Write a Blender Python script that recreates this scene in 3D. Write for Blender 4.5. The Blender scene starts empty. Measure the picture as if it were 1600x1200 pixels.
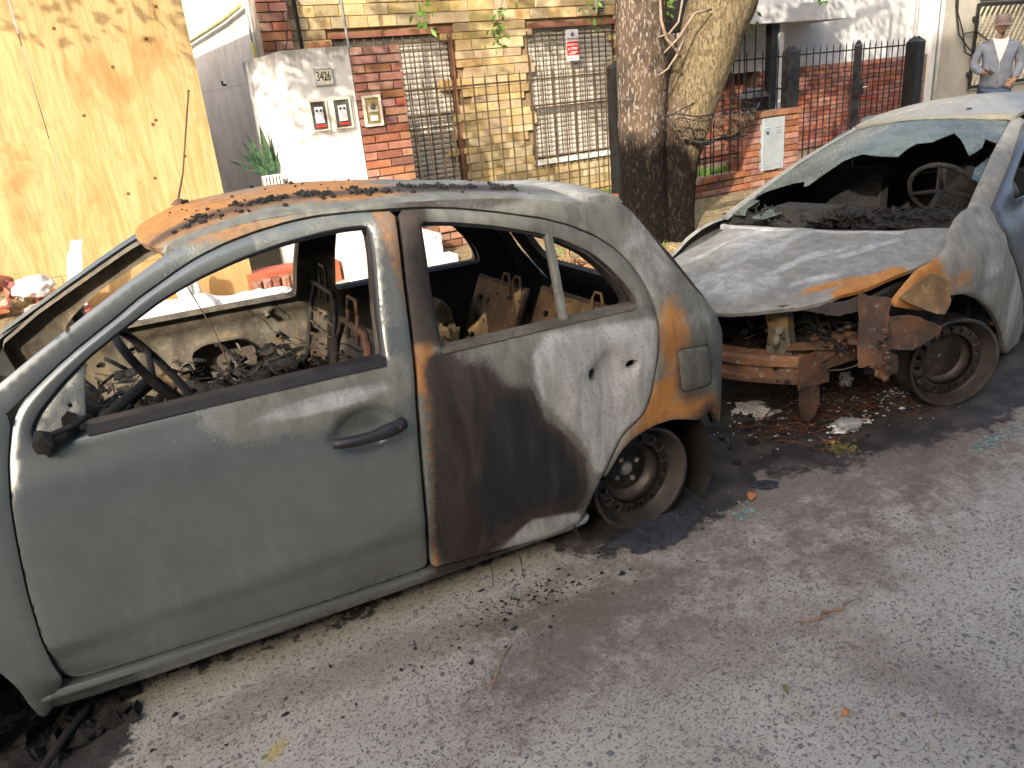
import bpy, bmesh, math, random
from mathutils import Vector, Matrix, noise
from mathutils.geometry import delaunay_2d_cdt
random.seed(7)
SC = bpy.context.scene
COL = SC.collection
PI = math.pi

# ------------------------------------------------------------------ camera
cam_d = bpy.data.cameras.new('camera'); cam = bpy.data.objects.new('camera', cam_d); COL.objects.link(cam)
cx_ = Vector((0.85717, -0.50760, -0.08750)); cf_ = Vector((0.44699, 0.81825, -0.36281))
down_ = Vector((290., 3070., 1200.)).normalized()
up_c = -down_
xv = 3100.; hy = 600 - ((xv - 800) * up_c[0] + 1200 * up_c[2]) / up_c[1]
X_c = Vector((xv - 800, hy - 600, 1200.)).normalized(); Y_c = up_c.cross(X_c)
Rw = Matrix((X_c, Y_c, up_c))            # world = Rw @ (right, down, forward)
m = Matrix((Rw.col[0], -Rw.col[1], -Rw.col[2])).transposed().to_4x4()
m.translation = Vector((0, 0, 1.64))
cam.matrix_world = m
cam_d.lens = 27.0; cam_d.sensor_width = 36.0; cam_d.clip_start = 0.05; cam_d.clip_end = 500
SC.camera = cam

# ------------------------------------------------------------------ sky, sun, exposure
SUN = Vector((0.92, 0.88, -0.66)).normalized()      # direction the light travels
elev = math.asin(-SUN.z); azim = math.atan2(-SUN.x, -SUN.y)
W = bpy.data.worlds.new('World'); SC.world = W; W.use_nodes = True
nt = W.node_tree; sky = nt.nodes.new('ShaderNodeTexSky'); sky.sky_type = 'NISHITA'; sky.sun_disc = False
sky.sun_elevation = elev; sky.sun_rotation = azim % (2 * PI)
sky.air_density = 0.8; sky.dust_density = 5.0; sky.ozone_density = 0.2
bg = nt.nodes['Background']; nt.links.new(sky.outputs[0], bg.inputs[0]); bg.inputs[1].default_value = 0.15
sd = bpy.data.lights.new('sun', 'SUN'); sd.energy = 2.0; sd.angle = math.radians(0.55); sd.color = (1.0, 0.91, 0.77)
so = bpy.data.objects.new('sun', sd); COL.objects.link(so)
so.rotation_euler = SUN.to_track_quat('-Z', 'Y').to_euler(); so.location = (-10, -10, 15)
vs = SC.view_settings; vs.view_transform = 'Standard'; vs.look = 'None'; vs.exposure = 1.6; vs.gamma = 1.0
vs.use_curve_mapping = False

# ------------------------------------------------------------------ node helpers
class NB:
    def __init__(s, name):
        s.m = bpy.data.materials.new(name); s.m.use_nodes = True; s.t = s.m.node_tree
        s.b = s.t.nodes['Principled BSDF']; s.L = s.t.links
        s.tc = None
    def n(s, ty, **k):
        x = s.t.nodes.new(ty)
        for a, v in k.items(): setattr(x, a, v)
        return x
    def coord(s, kind='Object'):
        if s.tc is None: s.tc = s.n('ShaderNodeTexCoord')
        return s.tc.outputs[kind]
    def pos(s): return s.n('ShaderNodeNewGeometry').outputs['Position']
    def put(s, node, i, v):
        if v is None: return
        if isinstance(v, bpy.types.NodeSocket): s.L.new(v, node.inputs[i])
        else:
            if isinstance(v, tuple) and len(v) == 3 and node.inputs[i].type == 'RGBA': v = v + (1,)
            node.inputs[i].default_value = v
    def noise(s, co, scale, detail=6, rough=.6, dist=0, color=False):
        x = s.n('ShaderNodeTexNoise'); s.put(x, 'Vector', co); s.put(x, 'Scale', scale)
        x.inputs['Detail'].default_value = detail; x.inputs['Roughness'].default_value = rough; x.inputs['Distortion'].default_value = dist
        return x.outputs['Color' if color else 'Fac']
    def vor(s, co, scale, out='Distance', feature='F1', rnd=1.0):
        x = s.n('ShaderNodeTexVoronoi', feature=feature); s.put(x, 'Vector', co); s.put(x, 'Scale', scale); x.inputs['Randomness'].default_value = rnd
        return x.outputs[out]
    def wave(s, co, scale, dist=2, detail=3, dscale=1, direction='X', prof='SIN'):
        x = s.n('ShaderNodeTexWave', bands_direction=direction, wave_profile=prof); s.put(x, 'Vector', co); s.put(x, 'Scale', scale)
        x.inputs['Distortion'].default_value = dist; x.inputs['Detail'].default_value = detail; x.inputs['Detail Scale'].default_value = dscale
        return x.outputs['Fac']
    def scale(s, co, v):
        x = s.n('ShaderNodeMapping'); s.put(x, 'Vector', co); x.inputs['Scale'].default_value = v; return x.outputs[0]
    def rng(s, v, a, b, c=0., d=1., smooth=True):
        x = s.n('ShaderNodeMapRange'); x.interpolation_type = 'SMOOTHSTEP' if smooth else 'LINEAR'
        for i, q in enumerate((v, a, b, c, d)): s.put(x, i, q)
        return x.outputs[0]
    def mix(s, f, a, b, mode='MIX'):
        x = s.n('ShaderNodeMix', data_type='RGBA', blend_type=mode); s.put(x, 0, f); s.put(x, 6, a); s.put(x, 7, b); return x.outputs[2]
    def math(s, op, a, b=None, c=None):
        x = s.n('ShaderNodeMath', operation=op); s.put(x, 0, a); s.put(x, 1, b)
        if c is not None: s.put(x, 2, c)
        return x.outputs[0]
    def attr(s, name): return s.n('ShaderNodeAttribute', attribute_name=name).outputs['Fac']
    def rand(s): return s.n('ShaderNodeObjectInfo').outputs['Random']
    def sep(s, v):
        x = s.n('ShaderNodeSeparateXYZ'); s.put(x, 0, v); return x.outputs
    def bump(s, h, strength=.3, dist=.01, prev=None):
        x = s.n('ShaderNodeBump'); s.put(x, 'Height', h); x.inputs['Strength'].default_value = strength; x.inputs['Distance'].default_value = dist
        if prev is not None: s.put(x, 'Normal', prev)
        return x.outputs[0]
    def done(s, col, rough=.8, metal=0., normal=None, spec=None, alpha=None):
        s.put(s.b, 'Base Color', col); s.put(s.b, 'Roughness', rough); s.put(s.b, 'Metallic', metal)
        if normal is not None: s.put(s.b, 'Normal', normal)
        if spec is not None: s.put(s.b, 'Specular IOR Level', spec)
        if alpha is not None: s.put(s.b, 'Alpha', alpha)
        return s.m

def simple(name, c1, c2, scale=6, rough=.8, metal=0., bump=.3, bscale=None, bdist=.004, rand=0., lo=.35, hi=.65, spec=None, c3=None):
    b = NB(name); co = b.coord()
    if rand:   # shift the pattern per object so copies differ
        x = b.n('ShaderNodeVectorMath', operation='ADD'); b.put(x, 0, co)
        sc_ = b.math('MULTIPLY', b.rand(), 37.0); b.put(x, 1, sc_); co = x.outputs[0]
    f = b.rng(b.noise(co, scale, 8, .62), lo, hi)
    col = b.mix(f, c1, c2)
    if c3 is not None: col = b.mix(b.rng(b.noise(co, scale * 3.3, 5, .7), .56, .68), col, c3)
    if rand:
        hs = b.n('ShaderNodeHueSaturation'); b.put(hs, 'Color', col)
        r = b.rand()
        b.put(hs, 'Value', b.rng(r, 0., 1., 1 - rand, 1 + rand, False))
        b.put(hs, 'Saturation', b.rng(b.math('FRACT', b.math('MULTIPLY', r, 7.31)), 0., 1., 1 - rand * .6, 1 + rand * .5, False))
        b.put(hs, 'Hue', b.rng(b.math('FRACT', b.math('MULTIPLY', r, 3.77)), 0., 1., .5 - rand * .045, .5 + rand * .045, False))
        col = hs.outputs[0]
    nrm = b.bump(b.noise(co, bscale or scale * 6, 8, .7), bump, bdist) if bump else None
    return b.done(col, rough, metal, nrm, spec)

# ------------------------------------------------------------------ geometry helpers
class MB:
    def __init__(s): s.v = []; s.f = []; s.mi = []; s.cur = 0; s.sm = []
    def vert(s, p): s.v.append(tuple(p)); return len(s.v) - 1
    def face(s, idx, smooth=False): s.f.append(tuple(idx)); s.mi.append(s.cur); s.sm.append(smooth)
    def box(s, x0, x1, y0, y1, z0, z1, mtx=None):
        b = len(s.v)
        for z in (z0, z1):
            for x, y in ((x0, y0), (x1, y0), (x1, y1), (x0, y1)):
                p = Vector((x, y, z)); p = mtx @ p if mtx else p; s.v.append(tuple(p))
        for q in ((3, 2, 1, 0), (4, 5, 6, 7), (0, 1, 5, 4), (1, 2, 6, 5), (2, 3, 7, 6), (3, 0, 4, 7)): s.face([b + i for i in q])
    def cbox(s, x0, x1, y0, y1, z0, z1, c=.004, j=0., front=True):      # box whose face towards -Y is chamfered
        r = lambda: random.uniform(-j, j)
        b = len(s.v)
        P = [(x0, y1, z0), (x1, y1, z0), (x1, y1, z1), (x0, y1, z1), (x0, y0 + c, z0), (x1, y0 + c, z0), (x1, y0 + c, z1), (x0, y0 + c, z1),
             (x0 + c + r(), y0 + r(), z0 + c + r()), (x1 - c + r(), y0 + r(), z0 + c + r()), (x1 - c + r(), y0 + r(), z1 - c + r()), (x0 + c + r(), y0 + r(), z1 - c + r())]
        s.v += P
        for q in ((0, 3, 2, 1), (8, 9, 10, 11)): s.face([b + i for i in q])
        for a in range(4):
            n_ = (a + 1) % 4
            s.face([b + a, b + n_, b + 4 + n_, b + 4 + a]); s.face([b + 4 + a, b + 4 + n_, b + 8 + n_, b + 8 + a])
    def tube(s, pts, r, seg=8, caps=True, smooth=True, closed=False):
        pts = [Vector(p) for p in pts]; n_ = len(pts); rr = r if isinstance(r, (list, tuple)) else [r] * n_
        base = len(s.v); prev = None
        for i, p in enumerate(pts):
            if closed: t = pts[(i + 1) % n_] - pts[i - 1]
            else: t = pts[min(i + 1, n_ - 1)] - pts[max(i - 1, 0)]
            t = t.normalized() if t.length > 1e-9 else Vector((0, 0, 1))
            if prev is None:
                u = t.cross(Vector((0, 0, 1)));
                if u.length < .1: u = t.cross(Vector((0, 1, 0)))
            else: u = prev - t * prev.dot(t)
            u.normalize(); prev = u; w = t.cross(u)
            for k in range(seg):
                a = 2 * PI * k / seg; s.v.append(tuple(p + (u * math.cos(a) + w * math.sin(a)) * rr[i]))
        for i in range(n_ if closed else n_ - 1):
            for k in range(seg):
                a = base + i * seg; b_ = base + ((i + 1) % n_) * seg
                s.face((a + k, a + (k + 1) % seg, b_ + (k + 1) % seg, b_ + k), smooth)
        if caps and not closed:
            s.face([base + k for k in range(seg)][::-1]); s.face([base + (n_ - 1) * seg + k for k in range(seg)])
    def lathe(s, prof, seg=32, mtx=None, close=False, smooth=True):   # prof: (r, z) around Z
        base = len(s.v)
        for r, z in prof:
            for k in range(seg):
                a = 2 * PI * k / seg; p = Vector((r * math.cos(a), r * math.sin(a), z)); s.v.append(tuple(mtx @ p if mtx else p))
        for i in range(len(prof) - 1):
            for k in range(seg):
                a = base + i * seg; b_ = a + seg
                s.face((a + k, a + (k + 1) % seg, b_ + (k + 1) % seg, b_ + k), smooth)
    def prism(s, poly, h0, h1, mtx=None):       # poly in xy, extruded z
        b = len(s.v); n_ = len(poly)
        for h in (h0, h1):
            for p in poly:
                q = Vector((p[0], p[1], h)); s.v.append(tuple(mtx @ q if mtx else q))
        s.face([b + i for i in range(n_)][::-1]); s.face([b + n_ + i for i in range(n_)])
        for i in range(n_): s.face((b + i, b + (i + 1) % n_, b + n_ + (i + 1) % n_, b + n_ + i))
    def blob(s, c, r, seed=0, sub=1, squash=(1, 1, 1), rough=.35):
        bm = bmesh.new(); bmesh.ops.create_icosphere(bm, subdivisions=sub, radius=1)
        b = len(s.v)
        for v in bm.verts:
            d = 1 + rough * noise.noise(v.co * 1.7 + Vector((seed * 3.1, seed * 1.7, seed)))*1.6
            s.v.append((c[0] + v.co.x * r * d * squash[0], c[1] + v.co.y * r * d * squash[1], c[2] + v.co.z * r * d * squash[2]))
        for f in bm.faces: s.face([b + v.index for v in f.verts], sub >= 3)
        bm.free()
    def mesh(s, name, mats, shift=None):
        me = bpy.data.meshes.new(name)
        v = s.v if shift is None else [(p[0] - shift[0], p[1] - shift[1], p[2] - shift[2]) for p in s.v]
        me.from_pydata(v, [], s.f)
        for m_ in (mats if isinstance(mats, (list, tuple)) else [mats]): me.materials.append(m_)
        me.polygons.foreach_set('material_index', s.mi); me.polygons.foreach_set('use_smooth', s.sm)
        me.update(); return me

def setp(o, **k):
    for a, v in k.items():
        if v is not None: o[a] = v
    return o
def link(name, me, parent=None, loc=None, **props):
    o = bpy.data.objects.new(name, me); COL.objects.link(o)
    if parent is not None: o.parent = parent
    if loc is not None: o.location = loc
    return setp(o, **props)
def thing(name, label, cat, loc=(0, 0, 0), rz=0., group=None):
    o = bpy.data.objects.new(name, None); COL.objects.link(o); o.location = loc; o.rotation_euler = (0, 0, rz); o.empty_display_size = .1
    return setp(o, label=label, category=cat, group=group)
def wpart(name, mb, mats, parent, **props):      # part given in world coordinates under an unrotated thing (or a part of one)
    base = Vector((0, 0, 0)); q = parent
    while q is not None: base += q.location; q = q.parent
    return link(name, mb.mesh(name, mats, base), parent, **props)
def single(name, mb, mats, label, cat, loc=(0, 0, 0), group=None):
    o = link(name, mb.mesh(name, mats, loc), None, loc); return setp(o, label=label, category=cat, group=group)
def struct(name, mb, mats): return link(name, mb.mesh(name, mats), None, kind='structure')
# ================================================================== MATERIALS OF THE PLACE
def brickmat(name, c1, c2, c3=None): return simple(name, c1, c2, 9, .85, bump=.5, bscale=90, bdist=.004, rand=.38, c3=c3)
M_brick = brickmat('orange_brick', (.24, .098, .062), (.34, .160, .105), (.19, .10, .075))
M_brick2 = brickmat('red_brick', (.21, .078, .052), (.28, .11, .075))
M_mortar = simple('mortar', (.34, .29, .23), (.45, .40, .33), 12, .95, bump=.6, bscale=120)
M_mortard = simple('dark_mortar', (.16, .11, .085), (.25, .18, .14), 12, .95, bump=.6, bscale=120)
M_stone = simple('yellow_stone', (.42, .30, .135), (.55, .43, .235), 5, .85, bump=.55, bscale=38, bdist=.006, rand=.30, c3=(.36, .235, .12))
M_stonegap = simple('stone_joint', (.22, .15, .08), (.30, .22, .12), 12, .95)
M_iron = simple('dark_iron', (.012, .012, .013), (.03, .027, .025), 25, .55, .3, bump=.25, bscale=80, bdist=.001)
M_ironr = simple('brown_iron', (.075, .052, .03), (.13, .095, .06), 25, .6, .2, bump=.25, bscale=80, bdist=.001)
M_shut = simple('shutter_white', (.56, .52, .45), (.70, .66, .58), 3, .5, bump=.1, bscale=20)
M_grey = simple('grey_metal_box', (.33, .37, .40), (.42, .46, .48), 4, .45, .1, bump=.05, bscale=30)
M_gutter = simple('grey_pipe', (.42, .43, .42), (.55, .56, .54), 4, .5, bump=.05)
M_concl = simple('step_paint', (.62, .60, .55), (.78, .76, .72), 5, .9, bump=.5, bscale=50, c3=(.30, .26, .21))
M_dirt = simple('dry_soil', (.25, .18, .09), (.38, .29, .16), 14, .95, bump=1., bscale=70, bdist=.02, c3=(.14, .11, .05))
M_grass = simple('grass_green', (.06, .16, .015), (.14, .26, .03), 8, .7, bump=0)
M_walk = simple('pavement_concrete', (.32, .29, .25), (.44, .41, .36), 3, .92, bump=.6, bscale=60, c3=(.22, .20, .17))
M_leaf = simple('leaf_green', (.06, .13, .02), (.16, .26, .05), 9, .55, bump=0)
M_snake = simple('snake_plant_leaf', (.02, .06, .03), (.07, .13, .06), 30, .5, bump=0, lo=.45, hi=.55)
M_wplastic = simple('white_plastic', (.75, .74, .70), (.82, .81, .77), 6, .5, bump=.05)
M_frame = simple('cream_frame', (.62, .58, .46), (.74, .70, .58), 8, .5, bump=.1)
M_black = simple('black_paint', (.008, .008, .009), (.02, .02, .022), 10, .5, bump=.1)
M_red = simple('sign_red', (.55, .03, .02), (.62, .05, .03), 10, .5, bump=0)
M_white = simple('sign_white', (.72, .72, .74), (.8, .8, .8), 10, .5, bump=0)
M_terra = simple('roof_edge_brown', (.22, .09, .05), (.30, .13, .08), 10, .8, bump=.3)

def plaster(name, c1, c2, dirt, top=None, amt=.5):
    b = NB(name); co = b.pos()
    n1 = b.noise(co, 1.7, 8, .65, .4); n2 = b.noise(b.scale(co, (7, 7, .9)), 1.2, 8, .7)
    col = b.mix(b.rng(b.noise(co, 3, 6, .6), .35, .65), c1, c2)
    st = b.math('MULTIPLY', b.rng(n1, .50, .72), amt)
    if top is not None:      # dark mould runs down from the wet top edge
        z = b.sep(co)[2]; g = b.rng(z, top - .55, top, 0., 1., False)
        st = b.math('MAXIMUM', st, b.rng(b.math('ADD', b.math('MULTIPLY', g, .62), b.math('MULTIPLY', n2, .62)), .72, .96, 0., .8))
    col = b.mix(st, col, dirt)
    h = b.noise(co, 70, 8, .7); h2 = b.noise(co, 9, 5, .6)
    return b.done(col, .9, 0, b.bump(h, .25, .004, b.bump(h2, .25, .02)))
M_plw = plaster('white_plaster', (.56, .55, .53), (.64, .63, .605), (.17, .165, .15), 2.05, .45)
M_pls = plaster('side_wall_plaster', (.60, .58, .56), (.70, .68, .66), (.40, .37, .34), None, .5)
M_plr = plaster('right_house_plaster', (.52, .52, .515), (.62, .62, .61), (.38, .37, .35), None, .45)
M_beige = plaster('beige_plaster', (.36, .335, .275), (.42, .39, .32), (.27, .245, .195), None, .45)

def plymat():
    b = NB('plywood'); co = b.coord()
    sx = b.scale(co, (1.0, 1.0, .13)); w = b.noise(sx, 11, 10, .68, 1.2)
    fig = b.wave(b.scale(co, (1, 1, .12)), 6.5, 14, 5, 1.9, 'X')
    col = b.mix(b.rng(w, .32, .68), (.40, .255, .095), (.52, .385, .18))
    col = b.mix(b.math('MULTIPLY', b.rng(fig, .45, .9), .35), col, (.58, .43, .21))
    stain = b.rng(b.noise(b.scale(co, (1.3, 1, .7)), 2.1, 6, .6, .8), .50, .68)
    col = b.mix(b.math('MULTIPLY', stain, .6), col, (.30, .145, .04))
    z = b.sep(co)[2]
    damp = b.math('MULTIPLY', b.rng(b.math('ADD', z, b.math('MULTIPLY', b.noise(co, 3, 4), .5)), .75, .35), .6)
    col = b.mix(damp, col, (.40, .22, .08))
    knot = b.rng(b.vor(b.scale(co, (2.1, 1, 1.2)), 2.3), .035, .015)
    col = b.mix(knot, col, (.13, .05, .015))
    streak = b.rng(b.noise(b.scale(co, (26, 1, 2.2)), 1.0, 3, .5), .70, .76)
    col = b.mix(b.math('MULTIPLY', streak, .55), col, (.40, .16, .04))
    spk = b.rng(b.noise(co, 45, 3, .5), .71, .75); col = b.mix(b.math('MULTIPLY', spk, .7), col, (.12, .07, .04))
    return b.done(col, .62, 0, b.bump(b.noise(b.scale(co, (40, 1, 3)), 2, 6, .6), .12, .003))
M_ply = plymat()

def emask(b, p, cx, cy, rx, ry, ang, wob, soft=.25):
    """soft irregular patch on the ground round (cx, cy)"""
    x = b.n('ShaderNodeMapping', vector_type='TEXTURE'); b.put(x, 'Vector', p)
    x.inputs['Location'].default_value = (cx, cy, 0); x.inputs['Rotation'].default_value = (0, 0, ang); x.inputs['Scale'].default_value = (rx, ry, 100)
    l = b.n('ShaderNodeVectorMath', operation='LENGTH'); b.put(l, 0, x.outputs[0])
    d = b.math('ADD', l.outputs['Value'], wob)
    return b.rng(d, 1 + soft, 1 - soft)

def roadmat():
    b = NB('road_concrete'); p = b.pos()
    big = b.noise(p, .9, 6, .6); mid = b.noise(p, 5, 7, .65)
    col = b.mix(b.rng(big, .35, .65), (.300, .282, .245), (.385, .365, .320))
    col = b.mix(b.math('MULTIPLY', b.rng(mid, .45, .7), .5), col, (.25, .222, .185))
    # cement pits: small dark worn holes
    pits = b.math('MAXIMUM', b.rng(b.noise(p, 120, 3, .5, 0), .60, .67), b.math('MULTIPLY', b.rng(b.noise(b.scale(p, (1, 1.3, 1)), 48, 4, .6, .3), .60, .66), .8))
    pitm = b.math('MULTIPLY', pits, b.rng(b.noise(p, 2.1, 3), .28, .55, .5, 1.))
    # exposed stones of several sizes
    def stones(scale, lo, hi, keep, seed):
        q = b.n('ShaderNodeVectorMath', operation='ADD'); b.put(q, 0, p); b.put(q, 1, (seed, seed * .7, 0))
        wq = b.n('ShaderNodeVectorMath', operation='ADD'); b.put(wq, 0, q.outputs[0])
        nz = b.n('ShaderNodeVectorMath', operation='SCALE'); b.put(nz, 0, b.noise(q.outputs[0], scale * 1.1, 3, .5, 0, True)); nz.inputs['Scale'].default_value = .7 / scale
        b.put(wq, 1, nz.outputs[0])
        vx = b.n('ShaderNodeTexVoronoi'); b.put(vx, 'Vector', wq.outputs[0]); vx.inputs['Scale'].default_value = scale
        rc = b.n('ShaderNodeSeparateColor'); b.put(rc, 0, vx.outputs['Color'])
        m_ = b.math('MULTIPLY', b.rng(vx.outputs['Distance'], hi, lo), b.rng(rc.outputs[0], keep, keep + .02))
        tone = b.mix(b.rng(rc.outputs[1], 0., 1., 0., 1., False), (.085, .09, .105), (.30, .26, .22))
        tone = b.mix(b.rng(rc.outputs[2], .80, .82), tone, (.24, .10, .065))
        return m_, tone
    hs = None
    for (sc_, lo, hi, keep, sd_) in ((34, .26, .36, .62, 3.), (62, .25, .36, .48, 9.), (120, .25, .38, .4, 15.)):
        m_, tone = stones(sc_, lo, hi, keep, sd_)
        m_ = b.math('MULTIPLY', m_, b.rng(b.noise(p, 1.6 + sd_ * .1, 4), .33, .55, .25, .95))
        col = b.mix(m_, col, tone); hs = m_ if hs is None else b.math('ADD', hs, m_)
    col = b.mix(b.math('MULTIPLY', pitm, .85), col, (.075, .065, .055))
    wob = b.math('MULTIPLY', b.math('SUBTRACT', b.noise(p, 3.2, 8, .68), .5), 1.5)
    fine = b.math('MULTIPLY', b.math('SUBTRACT', b.noise(p, 14, 8, .7), .5), 1.1)
    w2 = b.math('ADD', wob, fine); w3 = b.math('ADD', b.math('MULTIPLY', b.math('SUBTRACT', b.noise(p, 6, 9, .78), .5), 4.2), b.math('MULTIPLY', b.math('SUBTRACT', b.noise(p, 30, 6, .7), .5), 1.6))
    # brown and blue-grey stains
    for (cx, cy, rx, ry, a, s_) in ((1.30, 1.52, .30, .05, -.25, .6), (1.45, 1.35, .42, .10, -.1, .35), (1.0, 1.62, .35, .14, .2, .8), (1.72, .98, .10, .26, .35, .5), (2.02, 1.42, .10, .14, .5, .55), (2.4, 2.0, 1.0, .50, .0, .75), (1.25, 1.72, .30, .12, -.2, .7), (3.3, 1.75, 1.0, .22, .10, .6), (.45, 1.95, .6, .08, -.1, .5), (2.9, 1.72, .12, .04, .1, .75), (2.62, 1.58, .13, .035, .2, .7), (2.12, 1.72, .05, .03, .3, .8), (.95, 1.84, .12, .05, 0, .8), (1.15, 1.74, .1, .05, .1, .75), (1.0, 1.72, .3, .14, .1, .45)):
        col = b.mix(b.math('MULTIPLY', emask(b, p, cx, cy, rx, ry, a, w3, .7), s_), col, (.13, .10, .083))
    col = b.mix(b.math('MULTIPLY', emask(b, p, .13, 1.78, .035, .02, .7, fine, .7), .6), col, (.42, .30, .04))
    # soot of the two fires
    soot = None
    for (cx, cy, rx, ry, a, soft) in ((2.75, 2.55, 1.15, .66, -.08, .35), (3.65, 2.25, 1.15, .50, .12, .35), (1.75, 2.5, .55, .6, 0, .3), (0.2, 3.2, 2.6, .93, -.07, .12),
                                (2.05, 2.10, .26, .18, .2, .3), (4.8, 3.0, 2.2, .95, .17, .2), (-.42, 2.15, .24, .2, -.07, .25)):
        e = emask(b, p, cx, cy, rx, ry, a, b.math('MULTIPLY', w2, .55), soft); soot = e if soot is None else b.math('MAXIMUM', soot, e)
    rag = b.rng(b.math('ADD', soot, b.math('MULTIPLY', b.math('SUBTRACT', b.noise(p, 22, 8, .75), .5), .9)), .30, .62)
    col = b.mix(b.math('MULTIPLY', rag, .94), col, b.mix(b.rng(b.noise(p, 7, 6), .4, .65), (.014, .013, .014), (.055, .047, .044)))
    ashm = b.math('MULTIPLY', b.math('MULTIPLY', soot, b.rng(b.noise(p, 60, 5, .7), .62, .70)), b.rng(b.noise(p, 2.6, 3), .46, .6))
    col = b.mix(b.math('MULTIPLY', ashm, .8), col, (.33, .32, .33))
    rough = b.rng(soot, 0, 1, .88, .6)
    h = b.math('SUBTRACT', b.math('MULTIPLY', hs, .4), pitm)
    return b.done(col, rough, 0, b.bump(h, .7, .006, b.bump(b.noise(p, 260, 6, .8), .35, .003)))
M_road = roadmat()

# ================================================================== GROUND
def sheet(x0, x1, y0, y1, z, name, mat_):
    mb = MB(); b_ = [mb.vert(p) for p in ((x0, y0, z), (x1, y0, z), (x1, y1, z), (x0, y1, z))]; mb.face(b_); return struct(name, mb, mat_)
sheet(-150, 150, -150, 150, -.06, 'ground', M_dirt)
sheet(-60, 60, -6.0, 4.63, 0, 'road', M_road)
mb = MB()
for i in range(-30, 60):
    mb.cbox(i * .9, i * .9 + .888, 4.64, 4.80, -.05, .145, .012, .003)
kerb = struct('kerb', mb, M_walk)
sheet(-60, 60, 4.805, 6.86, .146, 'pavement', M_walk)
# earth strip round the tree, lumpy
mb = MB(); nx, ny = 90, 40; X0, X1, Y0, Y1 = 2.9, 12.0, 4.83, 6.86
for j in range(ny + 1):
    for i in range(nx + 1):
        x = X0 + (X1 - X0) * i / nx; y = Y0 + (Y1 - Y0) * j / ny
        e = min(x - X0, y - Y0, Y1 - y + .2, .5)
        mb.vert((x, y, .150 + max(0, e) * .05 + .03 * min(1, max(0, e) * 5) * (noise.noise(Vector((x * 3, y * 3, 0))) + .8 + .5 * noise.noise(Vector((x * 11, y * 11, 4))))))
for j in range(ny):
    for i in range(nx):
        a = j * (nx + 1) + i; mb.face((a, a + 1, a + nx + 2, a + nx + 1), True)
struct('verge_soil', mb, M_dirt)
sheet(-60, 60, 6.865, 24, .10, 'garden_ground', M_dirt)
def tufts(name, label, x0, x1, y0, y1, n_, h, w, z, mat_, holes=None, lean=.5):
    mb = MB()
    for _ in range(n_):
        x = random.uniform(x0, x1); y = random.uniform(y0, y1)
        if noise.noise(Vector((x * 2.2, y * 2.2, 3))) < (holes if holes is not None else -2): continue
        a = random.uniform(0, 2 * PI); hh = h * random.uniform(.5, 1.2); dx, dy = math.cos(a), math.sin(a); l = lean * hh * random.uniform(.2, 1.2)
        b_ = [mb.vert((x - dy * w, y + dx * w, z)), mb.vert((x + dy * w, y - dx * w, z)), mb.vert((x + dx * l * .4 + dy * w * .7, y + dy * l * .4 - dx * w * .7, z + hh * .6)), mb.vert((x + dx * l, y + dy * l, z + hh))]
        mb.face((b_[0], b_[1], b_[2])); mb.face((b_[0], b_[2], b_[3]))
    return setp(single(name, mb, mat_, label, 'grass'), kind='stuff')
tufts('lawn_grass', 'bright green garden grass behind the iron fence', 4.2, 9.2, 7.1, 8.75, 15000, .14, .007, .10, M_grass)
tufts('dry_grass', 'dry straw coloured grass and litter on the soil verge', 3.2, 10, 5.0, 6.7, 9000, .05, .004, .16, simple('straw', (.38, .28, .12), (.50, .40, .20), 9, .9, bump=0), -.25, 1.6)
tufts('weed_grass', 'sparse green weeds growing on the soil verge', 3.6, 7.5, 5.2, 6.6, 2600, .09, .006, .16, M_grass, .22)

# ================================================================== BRICK AND STONE WALLS
def brick_meshes(name, L, H, D, mat_, j=.002, n_=5, c=.004):
    out = []
    for k in range(n_):
        mb = MB(); mb.cbox(-L / 2, L / 2, -D / 2, D / 2, -H / 2, H / 2, c, j); out.append(mb.mesh(name, mat_))
    return out
_bc = {}
def lay(parent, base, x0, x1, y, z0, z1, ch, bl, mat_, gap=.010, depth=.05, holes=(), side=None, limit=None, name='brick', varlen=0., varh=0., far=None, j=.002, jit=.0015, first=0):
    """lay bricks one by one on a face; side=None: face towards -Y at depth y; 'x': face towards -X at x=y, running along Y"""
    z = z0; row = first; n_ = 0; P = Vector(base); rest = MB()
    while z < z1 - ch * .4:
        h = ch * (1 + random.uniform(-varh, varh)); h = min(h, z1 - z)
        x = x0 - (bl * .5 if row % 2 else 0) - (random.uniform(0, bl) if varlen else 0)
        while x < x1 - .012:
            l = bl * (1 + random.uniform(-varlen, varlen)); a, b_ = max(x, x0), min(x + l, x1); x += l
            if b_ - a < .03: continue
            cxm, czm = (a + b_) / 2, z + h / 2
            if any(h0 < cxm < h1 and v0 < czm < v1 for h0, h1, v0, v1 in holes): continue
            L, Hh = round(b_ - a - gap, 2 if varlen else 3), round(h - gap, 3)
            if limit is not None and n_ >= limit:
                rest.cbox(a + gap / 2, b_ - gap / 2, y - depth / 2, y + depth / 2, z + gap / 2, z + h - gap / 2, .004, j); continue
            key = (L, Hh, mat_.name, depth, name)
            if key not in _bc: _bc[key] = brick_meshes(name, L, Hh, depth, mat_, j, 3)
            me = random.choice(_bc[key]); o = bpy.data.objects.new(name, me); COL.objects.link(o); o.parent = parent
            off = random.uniform(-jit, jit)
            if side is None: o.location = Vector((cxm, y + off, czm)) - P
            else: o.location = Vector((y + off, cxm, czm)) - P; o.rotation_euler = (0, 0, -PI / 2)
            n_ += 1
        z += h; row += 1
    if rest.v: wpart(name + 's_behind', rest, mat_, parent, kind='stuff')
    return n_

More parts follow.
